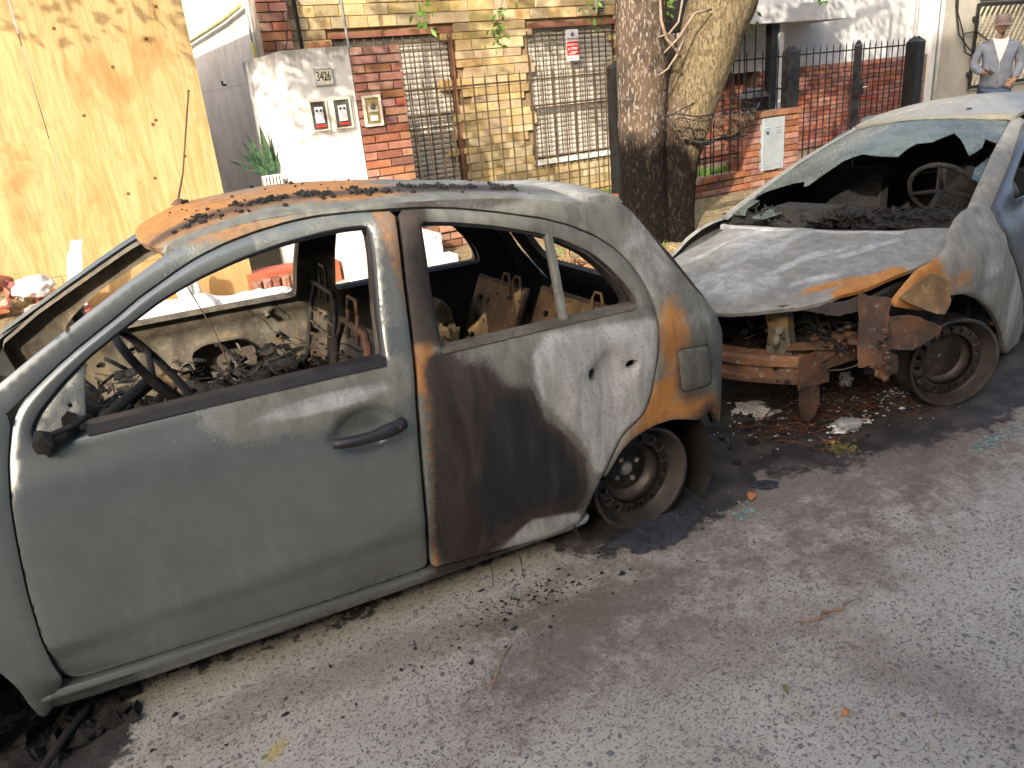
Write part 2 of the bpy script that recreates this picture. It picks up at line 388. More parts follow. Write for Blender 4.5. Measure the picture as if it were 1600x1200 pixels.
# ---- white meter pillar with its brick neighbour
t = thing('meter_pillar', 'white plastered pillar holding two electricity meter windows under a small number plate', 'pillar', (2.1, 7.1, .146))
mb = MB(); n_ = 14
poly = [(1.70, 7.22), (1.90, 6.90), (2.485, 6.90), (2.485, 7.45), (1.70, 7.45)]
tops = [2.02, 2.06, 2.07, 2.07, 2.02]
b0 = len(mb.v)
for k in range(8):
    for i, (x, y) in enumerate(poly):
        z = .146 + (tops[i] - .146) * k / 7; jx = .004 * noise.noise(Vector((x * 3, y * 3, z * 4)))
        mb.vert((x + jx, y + jx, z))
for k in range(7):
    for i in range(5):
        a = b0 + k * 5; mb.face((a + i, a + (i + 1) % 5, a + 5 + (i + 1) % 5, a + 5 + i))
mb.face([b0 + 35 + i for i in range(5)])
wpart('pillar_body', mb, M_plw, t)
def box_part(parent, name, x0, x1, y0, y1, z0, z1, mat_, **k):
    mb = MB(); mb.box(x0, x1, y0, y1, z0, z1); return wpart(name, mb, mat_, parent, **k)
def frame_part(parent, name, x0, x1, z0, z1, y0, y1, w, mat_, **k):
    mb = MB(); mb.box(x0, x1, y0, y1, z1 - w, z1); mb.box(x0, x1, y0, y1, z0, z0 + w)
    mb.box(x0, x0 + w, y0 + .001, y1, z0 + w, z1 - w); mb.box(x1 - w, x1, y0 + .001, y1, z0 + w, z1 - w)
    return wpart(name, mb, mat_, parent, **k)
def text_part(parent, txt, x, y, z, size, mat_, ext=.002, name='lettering', sx=1., rot=None, align='CENTER'):
    cu = bpy.data.curves.new(name, 'FONT'); cu.body = txt; cu.size = size; cu.extrude = ext; cu.align_x = align; cu.align_y = 'CENTER'; cu.resolution_u = 3
    o = bpy.data.objects.new('tmp', cu); COL.objects.link(o); dg = bpy.context.evaluated_depsgraph_get()
    me = bpy.data.meshes.new_from_object(o.evaluated_get(dg)); bpy.data.objects.remove(o); me.materials.clear(); me.materials.append(mat_)
    R_ = rot or Matrix.Rotation(PI / 2, 4, 'X')
    base = Vector((0, 0, 0)); q = parent
    while q is not None: base += q.location; q = q.parent
    me.transform(Matrix.Translation(Vector((x, y, z)) - base) @ R_ @ Matrix.Diagonal((sx, 1, 1, 1)))
    return link(name, me, parent)
pl = box_part(t, 'number_plate', 2.145, 2.30, 6.885, 6.901, 1.775, 1.90, M_frame)
frame_part(pl, 'plate_rim', 2.140, 2.305, 1.770, 1.905, 6.879, 6.890, .010, M_grey)
text_part(pl, '3426', 2.222, 6.883, 1.838, .105, M_black, .0015, 'digits', .62)
M_meterin = simple('meter_dark_inside', (.05, .045, .045), (.12, .11, .10), 20, .7)
fr = MB()
box_part(t, 'meter_surround', 2.03, 2.445, 6.888, 6.902, 1.385, 1.675, M_concl)
for (x0, x1, c_) in ((2.05, 2.205, (.35, .40, .40)), (2.255, 2.42, (.5, .45, .42))):
    w_ = frame_part(t, 'meter_window', x0, x1, 1.405, 1.655, 6.868, 6.889, .012, M_frame)
    box_part(w_, 'recess', x0 + .012, x1 - .012, 6.881, 6.8875, 1.417, 1.643, M_meterin)
    mb = MB(); cxm = (x0 + x1) / 2
    mb.box(cxm - .035, cxm + .035, 6.868, 6.880, 1.47, 1.60); mb.box(cxm - .018, cxm + .02, 6.862, 6.8675, 1.50, 1.58)
    wpart('meter', mb, M_white, w_)
    mb = MB(); mb.box(cxm - .04, cxm + .045, 6.870, 6.879, 1.435, 1.455); wpart('red_label', mb, M_red, w_)
    mb = MB()
    for dx in (-.022, .014): mb.lathe([(0, 0), (.011, 0), (.011, .004), (0, .004)], 10, Matrix.Translation((cxm + dx, 6.862, 1.572)) @ Matrix.Rotation(PI / 2, 4, 'X'))
    wpart('dial', mb, M_black, w_)
# wall capping slab behind pillar & brick pillar
t = thing('brick_pillar', 'orange brick gate pillar carrying the cream doorbell box', 'pillar', (2.73, 7.1, .146))
mb = MB(); mb.box(2.492, 2.952, 6.925, 7.37, .146, 2.045); wpart('mortar_core', mb, M_mortar, t)
lay(t, t.location, 2.490, 2.965, 6.925, .146, 2.06, .0735, .245, M_brick, .011, .05)
lay(t, t.location, 6.95, 7.39, 2.945, .146, 2.06, .0735, .245, M_brick, .011, .04, side='x')
t = thing('doorbell_box', 'cream framed intercom box with round speaker on the orange brick pillar', 'intercom', (2.62, 6.895, 1.52))
frame_part(t, 'frame', 2.535, 2.705, 1.395, 1.655, 6.872, 6.899, .020, M_frame)
box_part(t, 'back_plate', 2.555, 2.685, 6.884, 6.898, 1.415, 1.635, simple('olive_plate', (.22, .18, .06), (.34, .28, .12), 30, .7))
mb = MB(); mb.box(2.575, 2.67, 6.876, 6.8835, 1.515, 1.565); wpart('speaker_plate', mb, M_frame, t)
mb = MB(); mb.lathe([(0, 0), (.022, 0), (.026, .004), (.026, .010), (0, .010)], 20, Matrix.Translation((2.612, 6.868, 1.565)) @ Matrix.Rotation(PI / 2, 4, 'X')); wpart('speaker', mb, simple('speaker_grey', (.12, .12, .11), (.2, .19, .18), 20, .6), t)
mb = MB(); mb.box(2.585, 2.655, 6.876, 6.8835, 1.44, 1.485); wpart('button_plate', mb, M_white, t)

# ---- stone house
HY = 8.5
t = thing('stone_house', 'house front of narrow yellow stone courses with two white roller shutters', 'house', (4.5, HY, .1))
SH = [(2.86, 4.25, .42, 2.235), (5.29, 6.60, .72, 2.23)]
mb = MB()
xs = [2.42, 2.86, 4.25, 5.29, 6.60, 6.98]
mb.box(2.42, 2.86, HY + .02, HY + .3, .1, 3.1); mb.box(4.25, 5.29, HY + .02, HY + .3, .1, 3.1); mb.box(6.60, 7.0, HY + .02, HY + .3, .1, 3.1)
mb.box(2.86, 4.25, HY + .02, HY + .3, 2.235, 3.1); mb.box(5.29, 6.60, HY + .02, HY + .3, 2.23, 3.1); mb.box(5.29, 6.60, HY + .02, HY + .3, .1, .72); mb.box(2.86, 4.25, HY + .02, HY + .3, .1, .42)
wpart('wall', mb, M_stonegap, t)
hol = [(2.83, 4.28, .42, 2.30), (5.26, 6.63, .70, 2.30)]
lay(t, t.location, 2.42, 7.0, HY + .002, .12, 2.92, .098, .30, M_stone, .007, .05, hol, varlen=.45, varh=.22, name='stone', j=.004, jit=.006, limit=290)
# brick-lined reveals round the shutters
for (x0, x1, z0, z1) in SH:
    mb = MB(); mb.box(x0, x1 + .035, HY - .028, HY + .10, z1, z1 + .055); mb.box(x1, x1 + .035, HY - .027, HY + .10, z0, z1 - .001); wpart('reveal', mb, M_terra, t)
    sh = MB(); k = 0; z = z0 + .02
    while z < z1 - .004:
        y = HY + .055; h = .052
        sh.v += [(x0, y + .012, z), (x1, y + .012, z), (x1, y - .004, z + h * .35), (x0, y - .004, z + h * .35), (x1, y - .004, z + h * .75), (x0, y - .004, z + h * .75), (x1, y + .010, z + h), (x0, y + .010, z + h)]
        a = len(sh.v) - 8
        for q in ((0, 1, 2, 3), (3, 2, 4, 5), (5, 4, 6, 7)): sh.face([a + i for i in q])
        z += h + .004
    sp = wpart('roller_shutter', sh, M_shut, t, kind='stuff', label='white horizontal slats of a closed roller shutter')
    mb = MB(); mb.box(x0, x1, HY + .075, HY + .09, z0, z1); wpart('shutter_shadow_gap', mb, M_black, t)
    mb = MB(); mb.box(x0 - .02, x1 + .02, HY - .06, HY + .1, z0 - .06, z0 - .001); wpart('window_sill', mb, M_concl, t)
# vent
mb = MB(); mb.box(6.30, 6.42, HY - .045, HY - .02, 2.36, 2.50)
vt = wpart('wall_vent', mb, simple('vent_beige', (.45, .42, .36), (.55, .52, .45), 9, .6), t)
for k in range(5):
    mb = MB(); mb.box(6.31, 6.41, HY - .052, HY - .044, 2.372 + k * .025, 2.386 + k * .025); wpart('vent_slot', mb, M_black, vt)
# grilles
def grille(label, x0, x1, z0, z1, y, n_, rails, mat_=M_ironr):
    g = thing('window_grille', label, 'window grille', ((x0 + x1) / 2, y, z0)); bars = MB()
    me = None
    for i in range(n_):
        x = x0 + (x1 - x0) * i / (n_ - 1)
        if me is None:
            mb = MB(); mb.box(-.006, .006, -.006, .006, 0, z1 - z0); me = mb.mesh('bar', mat_)
        o = link('bar', me, g, (x - g.location.x, 0, 0))
    for z in rails:
        mb = MB(); mb.box(x0 - .02, x1 + .02, y + .007, y + .015, z - .011, z + .011); wpart('rail', mb, mat_, g)
    return g
grille('brown iron grille over the left shutter, half hidden by the orange brick pillar', 2.90, 4.22, .46, 2.22, HY - .05, 13, (.6, 1.25, 1.38, 2.15))
grille('brown iron grille over the right shutter with the red poster on it', 5.26, 6.62, .62, 2.20, HY - .05, 14, (.66, 1.33, 1.36, 2.14))
# poster hung on the grille
t = thing('alarm_poster', 'small red and white warning poster hanging on the grille of the right shutter', 'sign', (5.90, HY - .068, 2.0))
box_part(t, 'board', 5.805, 5.985, HY - .072, HY - .064, 1.84, 2.19, M_white)
box_part(t, 'red_panel', 5.807, 5.983, HY - .076, HY - .0725, 1.90, 2.055, M_red)
mb = MB(); mb.lathe([(0, 0), (.024, 0), (.024, .003), (0, .003)], 18, Matrix.Translation((5.895, HY - .074, 2.135)) @ Matrix.Rotation(PI / 2, 4, 'X')); wpart('emblem', mb, simple('emblem_grey', (.14, .15, .19), (.2, .2, .25), 9), t)
text_part(t, 'SEGURIDAD', 5.897, HY - .0745, 2.085, .030, simple('poster_print', (.20, .03, .05), (.25, .05, .08), 9, bump=0), .001, 'small_print')
text_part(t, 'ALARMAS', 5.895, HY - .0775, 2.020, .037, M_white, .001, 'lettering')
mb = MB()
for k, (a, b_, z) in enumerate(((5.862, 5.97, 1.985), (5.862, 5.965, 1.970), (5.862, 5.97, 1.937), (5.83, 5.93, 1.918))): mb.box(a, b_, HY - .079, HY - .0765, z - .004, z + .004)
mb.prism([(5.825, 1.955), (5.855, 1.972), (5.825, 1.99)], -.002, .002, Matrix.Translation((0, HY - .078, 0)) @ Matrix.Rotation(PI / 2, 4, 'X'))
wpart('print_lines', mb, M_white, t)
mb = MB(); mb.box(5.83, 5.965, HY - .0745, HY - .0722, 1.86, 1.872); wpart('foot_line', mb, simple('poster_grey', (.3, .33, .4), (.35, .4, .45), 9, bump=0), t)

# ---- left neighbour: side wall, red brick pier
t = thing('left_house', 'white rendered side wall of the house behind the plywood, red brick pier at its corner', 'house', (2.2, 10, .1))
mb = MB(); mb.box(2.115, 2.40, 8.55, 16., .1, 4.6); wpart('wall', mb, M_pls, t)
mb = MB(); mb.box(2.125, 2.415, 8.30, 8.55, .1, 4.2); wpart('mortar_core', mb, M_mortar, t)
lay(t, t.location, 2.115, 2.42, 8.285, 1.2, 2.75, .086, .25, M_brick, .010, .045)
for (pts, r) in (([(2.06, 8.62, 2.60), (2.06, 9.6, 2.56), (2.06, 12.4, 2.52)], .022), ([(2.075, 8.48, 2.66), (2.075, 8.50, 2.25)], .010), ([(2.075, 8.50, 2.25), (2.075, 8.52, 1.86), (2.09, 8.36, 1.84)], .02)):
    mb = MB(); mb.tube(pts, r, 8); wpart('pipe', mb, simple('yellow_pipe', (.42, .38, .08), (.6, .57, .35), 5, .5, c3=(.6, .6, .55)) if r > .015 else M_gutter, t)
mb = MB(); mb.tube([(2.11, 10.3, 1.93), (2.07, 10.3, 1.93), (2.06, 10.27, 1.97)], .014, 8); wpart('wall_tap', mb, M_iron, t)
mb = MB(); mb.box(2.113, 2.1165, 8.9, 12.6, 1.893, 1.898); wpart('render_joint', mb, simple('joint_grey', (.3, .28, .26), (.42, .4, .38), 9), t)

# unseen wall added behind the hoarding so that its top edge shades the side wall
t = single('shade_wall', (lambda mb: (mb.box(.92, 1.04, 7.0, 17, .1, 3.12), mb)[1])(MB()), M_pls, 'unseen wall added behind the plywood to shade the side wall', 'wall', (.98, 12, .1))

# ---- plywood hoarding
t = thing('plywood_hoarding', 'tall sunlit plywood hoarding closing the building lot', 'hoarding', (0.1, 6.93, .146))
for i, (x0, x1, _) in enumerate([(-2.42, -1.156, 0), (-1.152, .066, 0), (.072, 1.214, 0)]):
    for (z0, z1) in ((.56, 3.0),):
        mb = MB(); mb.box(x0, x1, 6.90 + .004 * i, 6.918 + .004 * i, z0, z1)
        wpart('plywood_sheet', mb, M_ply, t)
for i, (x0, x1) in enumerate([(-2.42, -1.4), (-1.395, -.12), (-.115, 1.215)]):
    mb = MB(); mb.box(x0, x1, 6.896 + .002 * i, 6.914 + .002 * i, .15, .556); wpart('plywood_sheet', mb, M_ply, t)
mb = MB(); mb.box(-2.42, 1.2, 6.93, 6.98, 2.2, 2.28); mb.box(-2.42, 1.2, 6.93, 6.98, .50, .58); wpart('timber_rail', mb, M_ply, t)
mk = simple('knot', (.10, .035, .01), (.2, .08, .02), 40, .8)
kn = None
for (x, z) in ((.83, 1.62), (.80, 1.59), (.72, 1.19), (.79, .84), (.95, .85), (1.08, .86), (.34, 1.70), (.62, 2.02), (.30, 2.30), (1.02, 2.42), (.98, 1.33), (.02, 2.12), (-.25, 1.5), (.5, 1.1), (.90, 2.2)):
    if kn is None:
        q = MB(); q.lathe([(0, 0), (.009, 0), (.013, -.002)], 10, Matrix.Rotation(PI / 2, 4, 'X')); kn = q.mesh('screw_hole', mk)
    link('screw_hole', kn, t, Vector((x, 6.905, z)) - t.location)
# the leaning short offcut at the foot
t = single('plywood_offcut', (lambda mb: (mb.box(.62, 1.27, 6.74, 6.757, .15, .55, Matrix.Translation((0, .0, 0))), mb)[1])(MB()), M_ply, 'low darker plywood offcut standing at the foot of the tall hoarding', 'board', (.95, 6.75, .146))

# ---- iron fences
def spike_bar(h, r=.0055, tip=.07):
    mb = MB(); mb.box(-r, r, -r, r, 0, h - tip)
    a = len(mb.v)
    for x, y in ((-r * 1.2, -r * 1.2), (r * 1.2, -r * 1.2), (r * 1.2, r * 1.2), (-r * 1.2, r * 1.2)): mb.vert((x, y, h - tip))
    mb.vert((0, 0, h))
    for i in range(4): mb.face((a + i, a + (i + 1) % 4, a + 4))
    return mb
def fence(label, xs, y, z0, z1, rails, mat_=M_iron, cat='iron fence', name='iron_fence', group=None):
    g = thing(name, label, cat, ((xs[0] + xs[-1]) / 2, y, z0)); me = spike_bar(z1 - z0).mesh('bar', mat_)
    for x in xs: link('bar', me, g, (x - g.location.x, 0, 0))
    for z in rails:
        mb = MB(); mb.box(xs[0] - .05, xs[-1] + .05, y + .008, y + .014, z - .009, z + .009); wpart('rail', mb, mat_, g)
    return g
def post(label, x, y, z0, z1, w, style, group=None):
    g = thing('fence_post', label, 'fence post', (x, y, z0), group=group)
    mb = MB(); mb.box(x - w, x + w, y - w, y + w, z0, z1 - .07); wpart('shaft', mb, M_black, g)
    mb = MB(); a = len(mb.v); zz = z1 - .068
    for q in ((x - w, y - w), (x + w, y - w), (x + w, y + w), (x - w, y + w)): mb.vert((q[0], q[1], zz))
    if style == 'point': mb.vert((x, y, z1)); [mb.face((a + i, a + (i + 1) % 4, a + 4)) for i in range(4)]
    else:   # twin-peaked cap
        for dx in (-.5, .5):
            b_ = len(mb.v)
            for q in ((x + dx * w - w / 2, y - w), (x + dx * w + w / 2, y - w), (x + dx * w + w / 2, y + w), (x + dx * w - w / 2, y + w)): mb.vert((q[0], q[1], zz))
            mb.vert((x + dx * w, y, z1)); [mb.face((b_ + i, b_ + (i + 1) % 4, b_ + 4)) for i in range(4)]
    wpart('pointed_cap', mb, M_black, g); return g
fx = lambda a, b_, n_: [a + (b_ - a) * i / (n_ - 1) for i in range(n_)]
fence('iron spear fence between the orange brick pillar and the black post left of the tree', fx(3.04, 5.25, 18), 6.95, .42, 1.77, (.5, 1.66), M_ironr)
post('black post with pointed cap just left of the tree trunks', 5.375, 6.93, .146, 1.775, .065, 'point')
box_part(bpy.data.objects['fence_post'], 'sticker', 5.38, 5.405, 6.860, 6.8645, 1.42, 1.46, M_white)
fence('iron spear fence standing on the low brick wall behind the slanting tree trunk', fx(5.50, 7.22, 14), 6.98, .40, 1.77, (.62, 1.66))
post('black double peaked post beside the grey meter cabinet', 8.085, 6.98, 1.07, 1.775, .072, 'twin')
fence('short iron spear fence on top of the brick block with the grey cabinet', fx(7.34, 8.0, 6), 6.98, 1.07, 1.77, (1.30, 1.66))
fence('iron spear gate leaf with the lock post on its right side', fx(8.24, 9.22, 9), 6.98, .17, 1.77, (.3, 1.66), cat='gate', name='iron_gate')
fence('iron spear gate leaf between the lock post and the far right black post', fx(9.44, 10.38, 9), 6.98, .17, 1.77, (.3, 1.66), cat='gate', name='iron_gate')
g = post('thin black gate post carrying the lock box', 9.33, 6.98, .15, 1.78, .035, 'twin')
mb = MB(); mb.box(9.27, 9.40, 6.915, 6.944, 1.10, 1.26); lk = wpart('lock_box', mb, M_black, g)
mb = MB(); mb.tube([(9.38, 6.91, 1.20), (9.38, 6.88, 1.20), (9.44, 6.88, 1.205)], .008, 6); wpart('lever', mb, M_gutter, lk)
post('broad black double peaked post at the right end of the gate', 10.52, 6.98, .15, 1.765, .085, 'twin')

# ---- low brick wall and cabinet block
t = thing('low_brick_wall', 'low orange brick wall carrying the iron fence behind the tree', 'wall', (6.3, 6.95, .146))
mb = MB(); mb.box(3.0, 7.25, 6.925, 7.08, .1, .405); wpart('mortar_core', mb, M_mortar, t)
lay(t, t.location, 3.0, 7.25, 6.915, .115, .345, .0735, .245, M_brick, .011, .045)
lay(t, t.location, 3.0, 7.25, 6.905, .345, .42, .075, .245, M_brick, .011, .07, first=1)
t = thing('cabinet_block', 'taller orange brick block holding the grey louvred cabinet', 'wall', (7.7, 7.05, .146))
mb = MB(); mb.box(7.275, 8.17, 6.925, 7.19, .1, 1.055); wpart('mortar_core', mb, M_mortard, t)
lay(t, t.location, 7.26, 8.19, 6.918, .115, .995, .0735, .235, M_brick, .010, .045, [(7.52, 7.92, .34, 1.0)])
lay(t, t.location, 7.25, 8.2, 6.905, .995, 1.07, .075, .235, M_brick, .010, .07)
lay(t, t.location, 6.945, 7.2, 7.270, .115, 1.07, .0735, .235, M_brick, .010, .04, side='x')
t = thing('meter_cabinet', 'pale grey metal cabinet door with louvres set in the brick block', 'cabinet', (7.72, 6.9, .37))
mb = MB(); mb.cbox(7.53, 7.91, 6.878, 6.93, .365, .985, .006); wpart('door', mb, M_grey, t)
for (zz, xx) in ((.88, 7.60), (.88, 7.80), (.45, 7.60), (.45, 7.80)):
    for k in range(3):
        mb = MB(); z = zz - k * .028
        mb.v += [(xx - .045, 6.877, z), (xx + .045, 6.877, z), (xx + .045, 6.866, z - .012), (xx - .045, 6.866, z - .012), (xx + .045, 6.877, z - .016), (xx - .045, 6.877, z - .016)]
        for q in ((0, 3, 2, 1), (3, 5, 4, 2), (0, 5, 3), (1, 2, 4)): mb.face(q)
        wpart('louvre', mb, M_grey, t)
mb = MB(); mb.lathe([(0, 0), (.014, 0), (.014, .012)], 12, Matrix.Translation((7.595, 6.866, .815)) @ Matrix.Rotation(PI / 2, 4, 'X')); wpart('lock', mb, M_black, t)

# ---- right house
t = thing('white_house', 'white rendered house with red brick lower wall and a small flat porch canopy', 'house', (10.5, HY, .1))
mb = MB(); mb.box(7.9, 13.30, HY + .02, HY + .3, 1.5, 4.4); wpart('wall', mb, M_plr, t)
mb = MB(); mb.box(9.2, 13.30, HY + .02, HY + .3, .1, 1.499); wpart('mortar_core', mb, M_mortard, t)
n_ = lay(t, t.location, 9.2, 13.0, HY + .004, .30, 1.5, .066, .26, M_brick2, .009, .05, limit=292)
mb = MB(); mb.box(7.0, 7.9, HY + .3, HY + .5, .1, 3.5); mb.box(7.9, 9.2, HY + .3, HY + .5, .1, 1.499); wpart('porch_back_wall', mb, M_mortard, t)
lay(t, t.location, 7.05, 9.2, HY + .28, .30, 1.46, .07, .26, M_brick2, .009, .04, limit=250, name='porch_brick')
mb = MB(); mb.box(7.95, 10.25, 7.75, HY + .019, 2.08, 2.30); wpart('porch_canopy', mb, M_plr, t)
mb = MB(); mb.box(8.92, 9.0, 7.9, 8.0, .12, 2.079); wpart('porch_post', mb, M_plr, t)
mb = MB(); mb.box(8.76, 8.88, 7.9, 8.0, .12, 2.079); wpart('dark_post', mb, M_black, t)
mb = MB(); mb.box(7.0, 7.9, 7.75, 8.2, 2.06, 2.4); mb.box(7.0, 7.1, 8.2, 8.8, .1, 3.0); wpart('dark_beam', mb, M_black, t)
for i in range(9):
    mb = MB(); x = 7.15 + i * .2; mb.box(x, x + .012, 7.98, 7.992, .15, 2.05); wpart('porch_bar', mb, M_iron, t)
mb = MB(); mb.box(13.18, 13.30, HY - .04, HY + .018, .1, 4.2); wpart('corner_strip', mb, M_plr, t)
mb = MB(); mb.tube([(10.66, 7.10, .35), (10.66, 7.10, 3.2)], .03, 10); q_ = single('downpipe', mb, M_wplastic, 'white downpipe standing right of the broad black gate post', 'pipe', (10.66, 7.1, .15))
mb = MB(); mb.tube([(8.20, 7.08, .55), (8.20, 7.08, 1.68)], .026, 10); mb.tube([(8.20, 7.08, .55), (8.215, 7.0, .52)], .026, 10); single('white_pipe', mb, M_wplastic, 'short white pipe beside the black post on the brick block', 'pipe', (8.2, 7.08, .5))
# hut-shaped letter box inside the garden
t = thing('letter_box', 'black letter box shaped like a little hut behind the fence', 'letter box', (7.82, 7.3, 1.0))
mb = MB(); mb.box(7.70, 7.95, 7.22, 7.40, 1.07, 1.22); wpart('body', mb, M_black, t)
mb = MB(); mb.prism([(7.66, 1.215), (7.99, 1.215), (7.84, 1.33)], -7.43, -7.19, Matrix(((1, 0, 0, 0), (0, 0, -1, 0), (0, 1, 0, 0), (0, 0, 0, 1)))); wpart('roof', mb, simple('hut_roof', (.10, .10, .11), (.16, .16, .17), 20, .7), t)
mb = MB(); mb.box(7.80, 7.82, 7.28, 7.30, .4, 1.069); wpart('stand', mb, M_black, t)

# ---- beige house with grille
t = thing('beige_house', 'beige rendered house at the right end behind the man', 'house', (15.5, HY, .1))
mb = MB(); mb.box(13.302, 14.55, HY + .03, HY + .3, .1, 4.4); mb.box(14.55, 19.5, HY + .03, HY + .3, .1, .80); mb.box(14.55, 19.5, HY + .03, HY + .3, 2.30, 4.4); mb.box(16.9, 19.5, HY + .03, HY + .3, .80, 2.30)
wpart('wall', mb, M_beige, t)
mb = MB(); mb.box(14.4, 17.0, HY - .2, HY + .029, 2.36, 2.46); wpart('lintel_ledge', mb, M_beige, t)
mb = MB(); z = .8
while z < 2.3:
    mb.box(14.55, 16.9, HY + .16, HY + .175, z, z + .045); z += .052
wpart('roller_shutter', mb, simple('cream_slats', (.55, .50, .36), (.65, .60, .46), 5, .6), t, kind='stuff')
mb = MB(); mb.tube([(13.42, HY - .02, .2), (13.42, HY - .02, 3.6)], .035, 10); wpart('downpipe', mb, M_gutter, t)
t = thing('diagonal_grille', 'black framed grille of slanting cream slats behind the man', 'window grille', (15.7, HY - .02, .82))
frame_part(t, 'frame', 14.42, 16.95, .84, 2.22, HY - .035, HY + .0, .05, M_iron)
frs = simple('cream_bar', (.36, .32, .22), (.48, .43, .30), 8, .6)
for k in range(-8, 17):
    x = 14.47 + k * .155
    a = Vector((x, 0, .89)); b_ = Vector((x + .88, 0, 2.17))
    lo, hi = 0., 1.
    if a.x < 14.47: lo = (14.47 - a.x) / .88
    if b_.x > 16.9: hi = (16.9 - a.x) / .88
    if hi - lo < .05: continue
    p, q = a.lerp(b_, lo), a.lerp(b_, hi)
    mb = MB(); mb.tube([(p.x, HY - .016, p.z), (q.x, HY - .016, q.z)], .020, 4, smooth=False); wpart('slat', mb, frs, t)
for z in (1.05, 1.95):
    mb = MB(); mb.box(14.36, 14.42, HY - .03, HY + .02, z, z + .07); wpart('hinge', mb, M_iron, t)
CL = ['outer dark cable drooping down the beige wall to the grille edge', 'dark cable hanging just inside the other down the beige wall', 'short looping cable crossing the frame of the slanted grille']
for pts in ([(13.75, HY + .0, 2.9), (13.8, HY - .01, 2.2), (13.95, HY - .02, 1.75), (14.3, HY - .02, 1.5), (14.5, HY - .06, 1.42)], [(13.78, HY + .0, 2.9), (13.86, HY - .01, 2.1), (14.05, HY - .02, 1.8), (14.2, HY - .02, 1.45), (14.42, HY - .06, 1.35)], [(14.15, HY, 1.76), (14.4, HY - .05, 1.78), (14.8, HY - .06, 1.6), (14.95, HY - .07, 1.35)]):
    mb = MB(); mb.tube(pts, .012, 6); single('hanging_cable', mb, M_iron, CL.pop(0), 'cable', pts[0], group='loose cables on the beige wall')

# thin poles and wire by the meter pillar
mb = MB(); mb.tube([(2.19, 7.25, 2.03), (2.17, 7.25, 4.6)], .018, 10); single('dark_pole', mb, M_iron, 'dark thin pole rising from the top of the white meter pillar', 'pole', (2.19, 7.25, 2.05))
mb = MB(); mb.tube([(2.62, 7.25, 1.98), (2.58, 7.25, 4.6)], .013, 10); single('pale_pole', mb, M_gutter, 'pale grey thin pole rising behind the orange brick pillar', 'pole', (2.62, 7.25, 2.05))
mb = MB(); mb.tube([(2.03, 7.3, 2.03), (2.08, 7.3, 2.15), (2.13, 7.28, 2.4), (2.14, 7.27, 3.2)], .005, 6); single('wire', mb, M_iron, 'black wire curving up from the white meter pillar beside the dark pole', 'cable', (2.03, 7.3, 2.05))
mb = MB(); mb.box(2.28, 2.44, 7.2, 7.4, 2.07, 2.135); single('loose_brick', mb, M_brick, 'orange brick lying on top of the white meter pillar', 'brick', (2.36, 7.3, 2.07))

# ---- snake plant in planter with white spindles
t = thing('snake_plant', 'dark green snake plant in a white slatted planter left of the meter pillar', 'potted plant', (1.66, 7.1, .9))
for k, (dx, dy, h, w_) in enumerate(((-.10, .02, .36, .035), (-.02, 0, .42, .045), (.05, .03, .34, .04), (-.18, -.02, .24, .035), (-.24, 0, .17, .03), (.10, 0, .30, .035), (0, .06, .3, .04), (-.13, .05, .3, .035))):
    mb = MB(); x0 = 1.69 + dx * .25; y0 = 7.1 + dy
    ln = []
    for i in range(6):
        f_ = i / 5; ww = w_ * (1 - f_ ** 2.2) * (1 if i else .7); x = x0 + dx * f_ * 1.2; z = .93 + h * f_
        ln.append((mb.vert((x - ww, y0, z)), mb.vert((x, y0 + .012, z)), mb.vert((x + ww, y0, z))))
    for i in range(5):
        for q in (0, 1): mb.face((ln[i][q], ln[i][q + 1], ln[i + 1][q + 1], ln[i + 1][q]), True)
    wpart('leaf', mb, M_snake, t)
mb = MB(); mb.box(1.60, 1.72, 7.02, 7.16, .60, .93); wpart('pot', mb, simple('pot_soil', (.35, .28, .22), (.45, .38, .3), 9, .8), t)
mb = MB(); mb.box(1.57, 1.74, 6.985, 7.0, .925, .94); wpart('rim', mb, M_wplastic, t)
for k in range(6):
    x = 1.58 + k * .029; mb = MB(); mb.box(x, x + .014, 6.985, 7.0, .62, .9245); wpart('spindle', mb, M_wplastic, t)
t.location.z += .15

# ---- things seen through the near car: brick edging, red step, painted step
t = thing('red_step', 'red tiled entrance step with a brick edge seen through the near car window', 'step', (1.75, 6.6, .146))
mb = MB(); mb.box(1.22, 2.0, 6.62, 6.92, .147, .33); wpart('step_body', mb, simple('red_tile', (.36, .08, .04), (.44, .12, .06), 6, .6, bump=.1), t)
em = brick_meshes('edge_brick', .07, .15, .11, M_brick, .004, 4, .018)
for k in range(8): link('edge_brick', random.choice(em), t, Vector((1.26 + k * .078, 6.56, .225)) - t.location)
t = single('painted_step', (lambda mb: (mb.box(2.04, 2.96, 6.50, 6.90, .147, .42), mb)[1])(MB()), M_concl, 'flaking white painted concrete block below the brick pillar', 'step', (2.5, 6.7, .146))
t = single('worn_ledge', (lambda mb: (mb.box(2.03, 3.02, 6.32, 6.495, .147, .24), mb)[1])(MB()), M_concl, 'worn pale ledge in front of the painted block', 'step', (2.5, 6.4, .146))
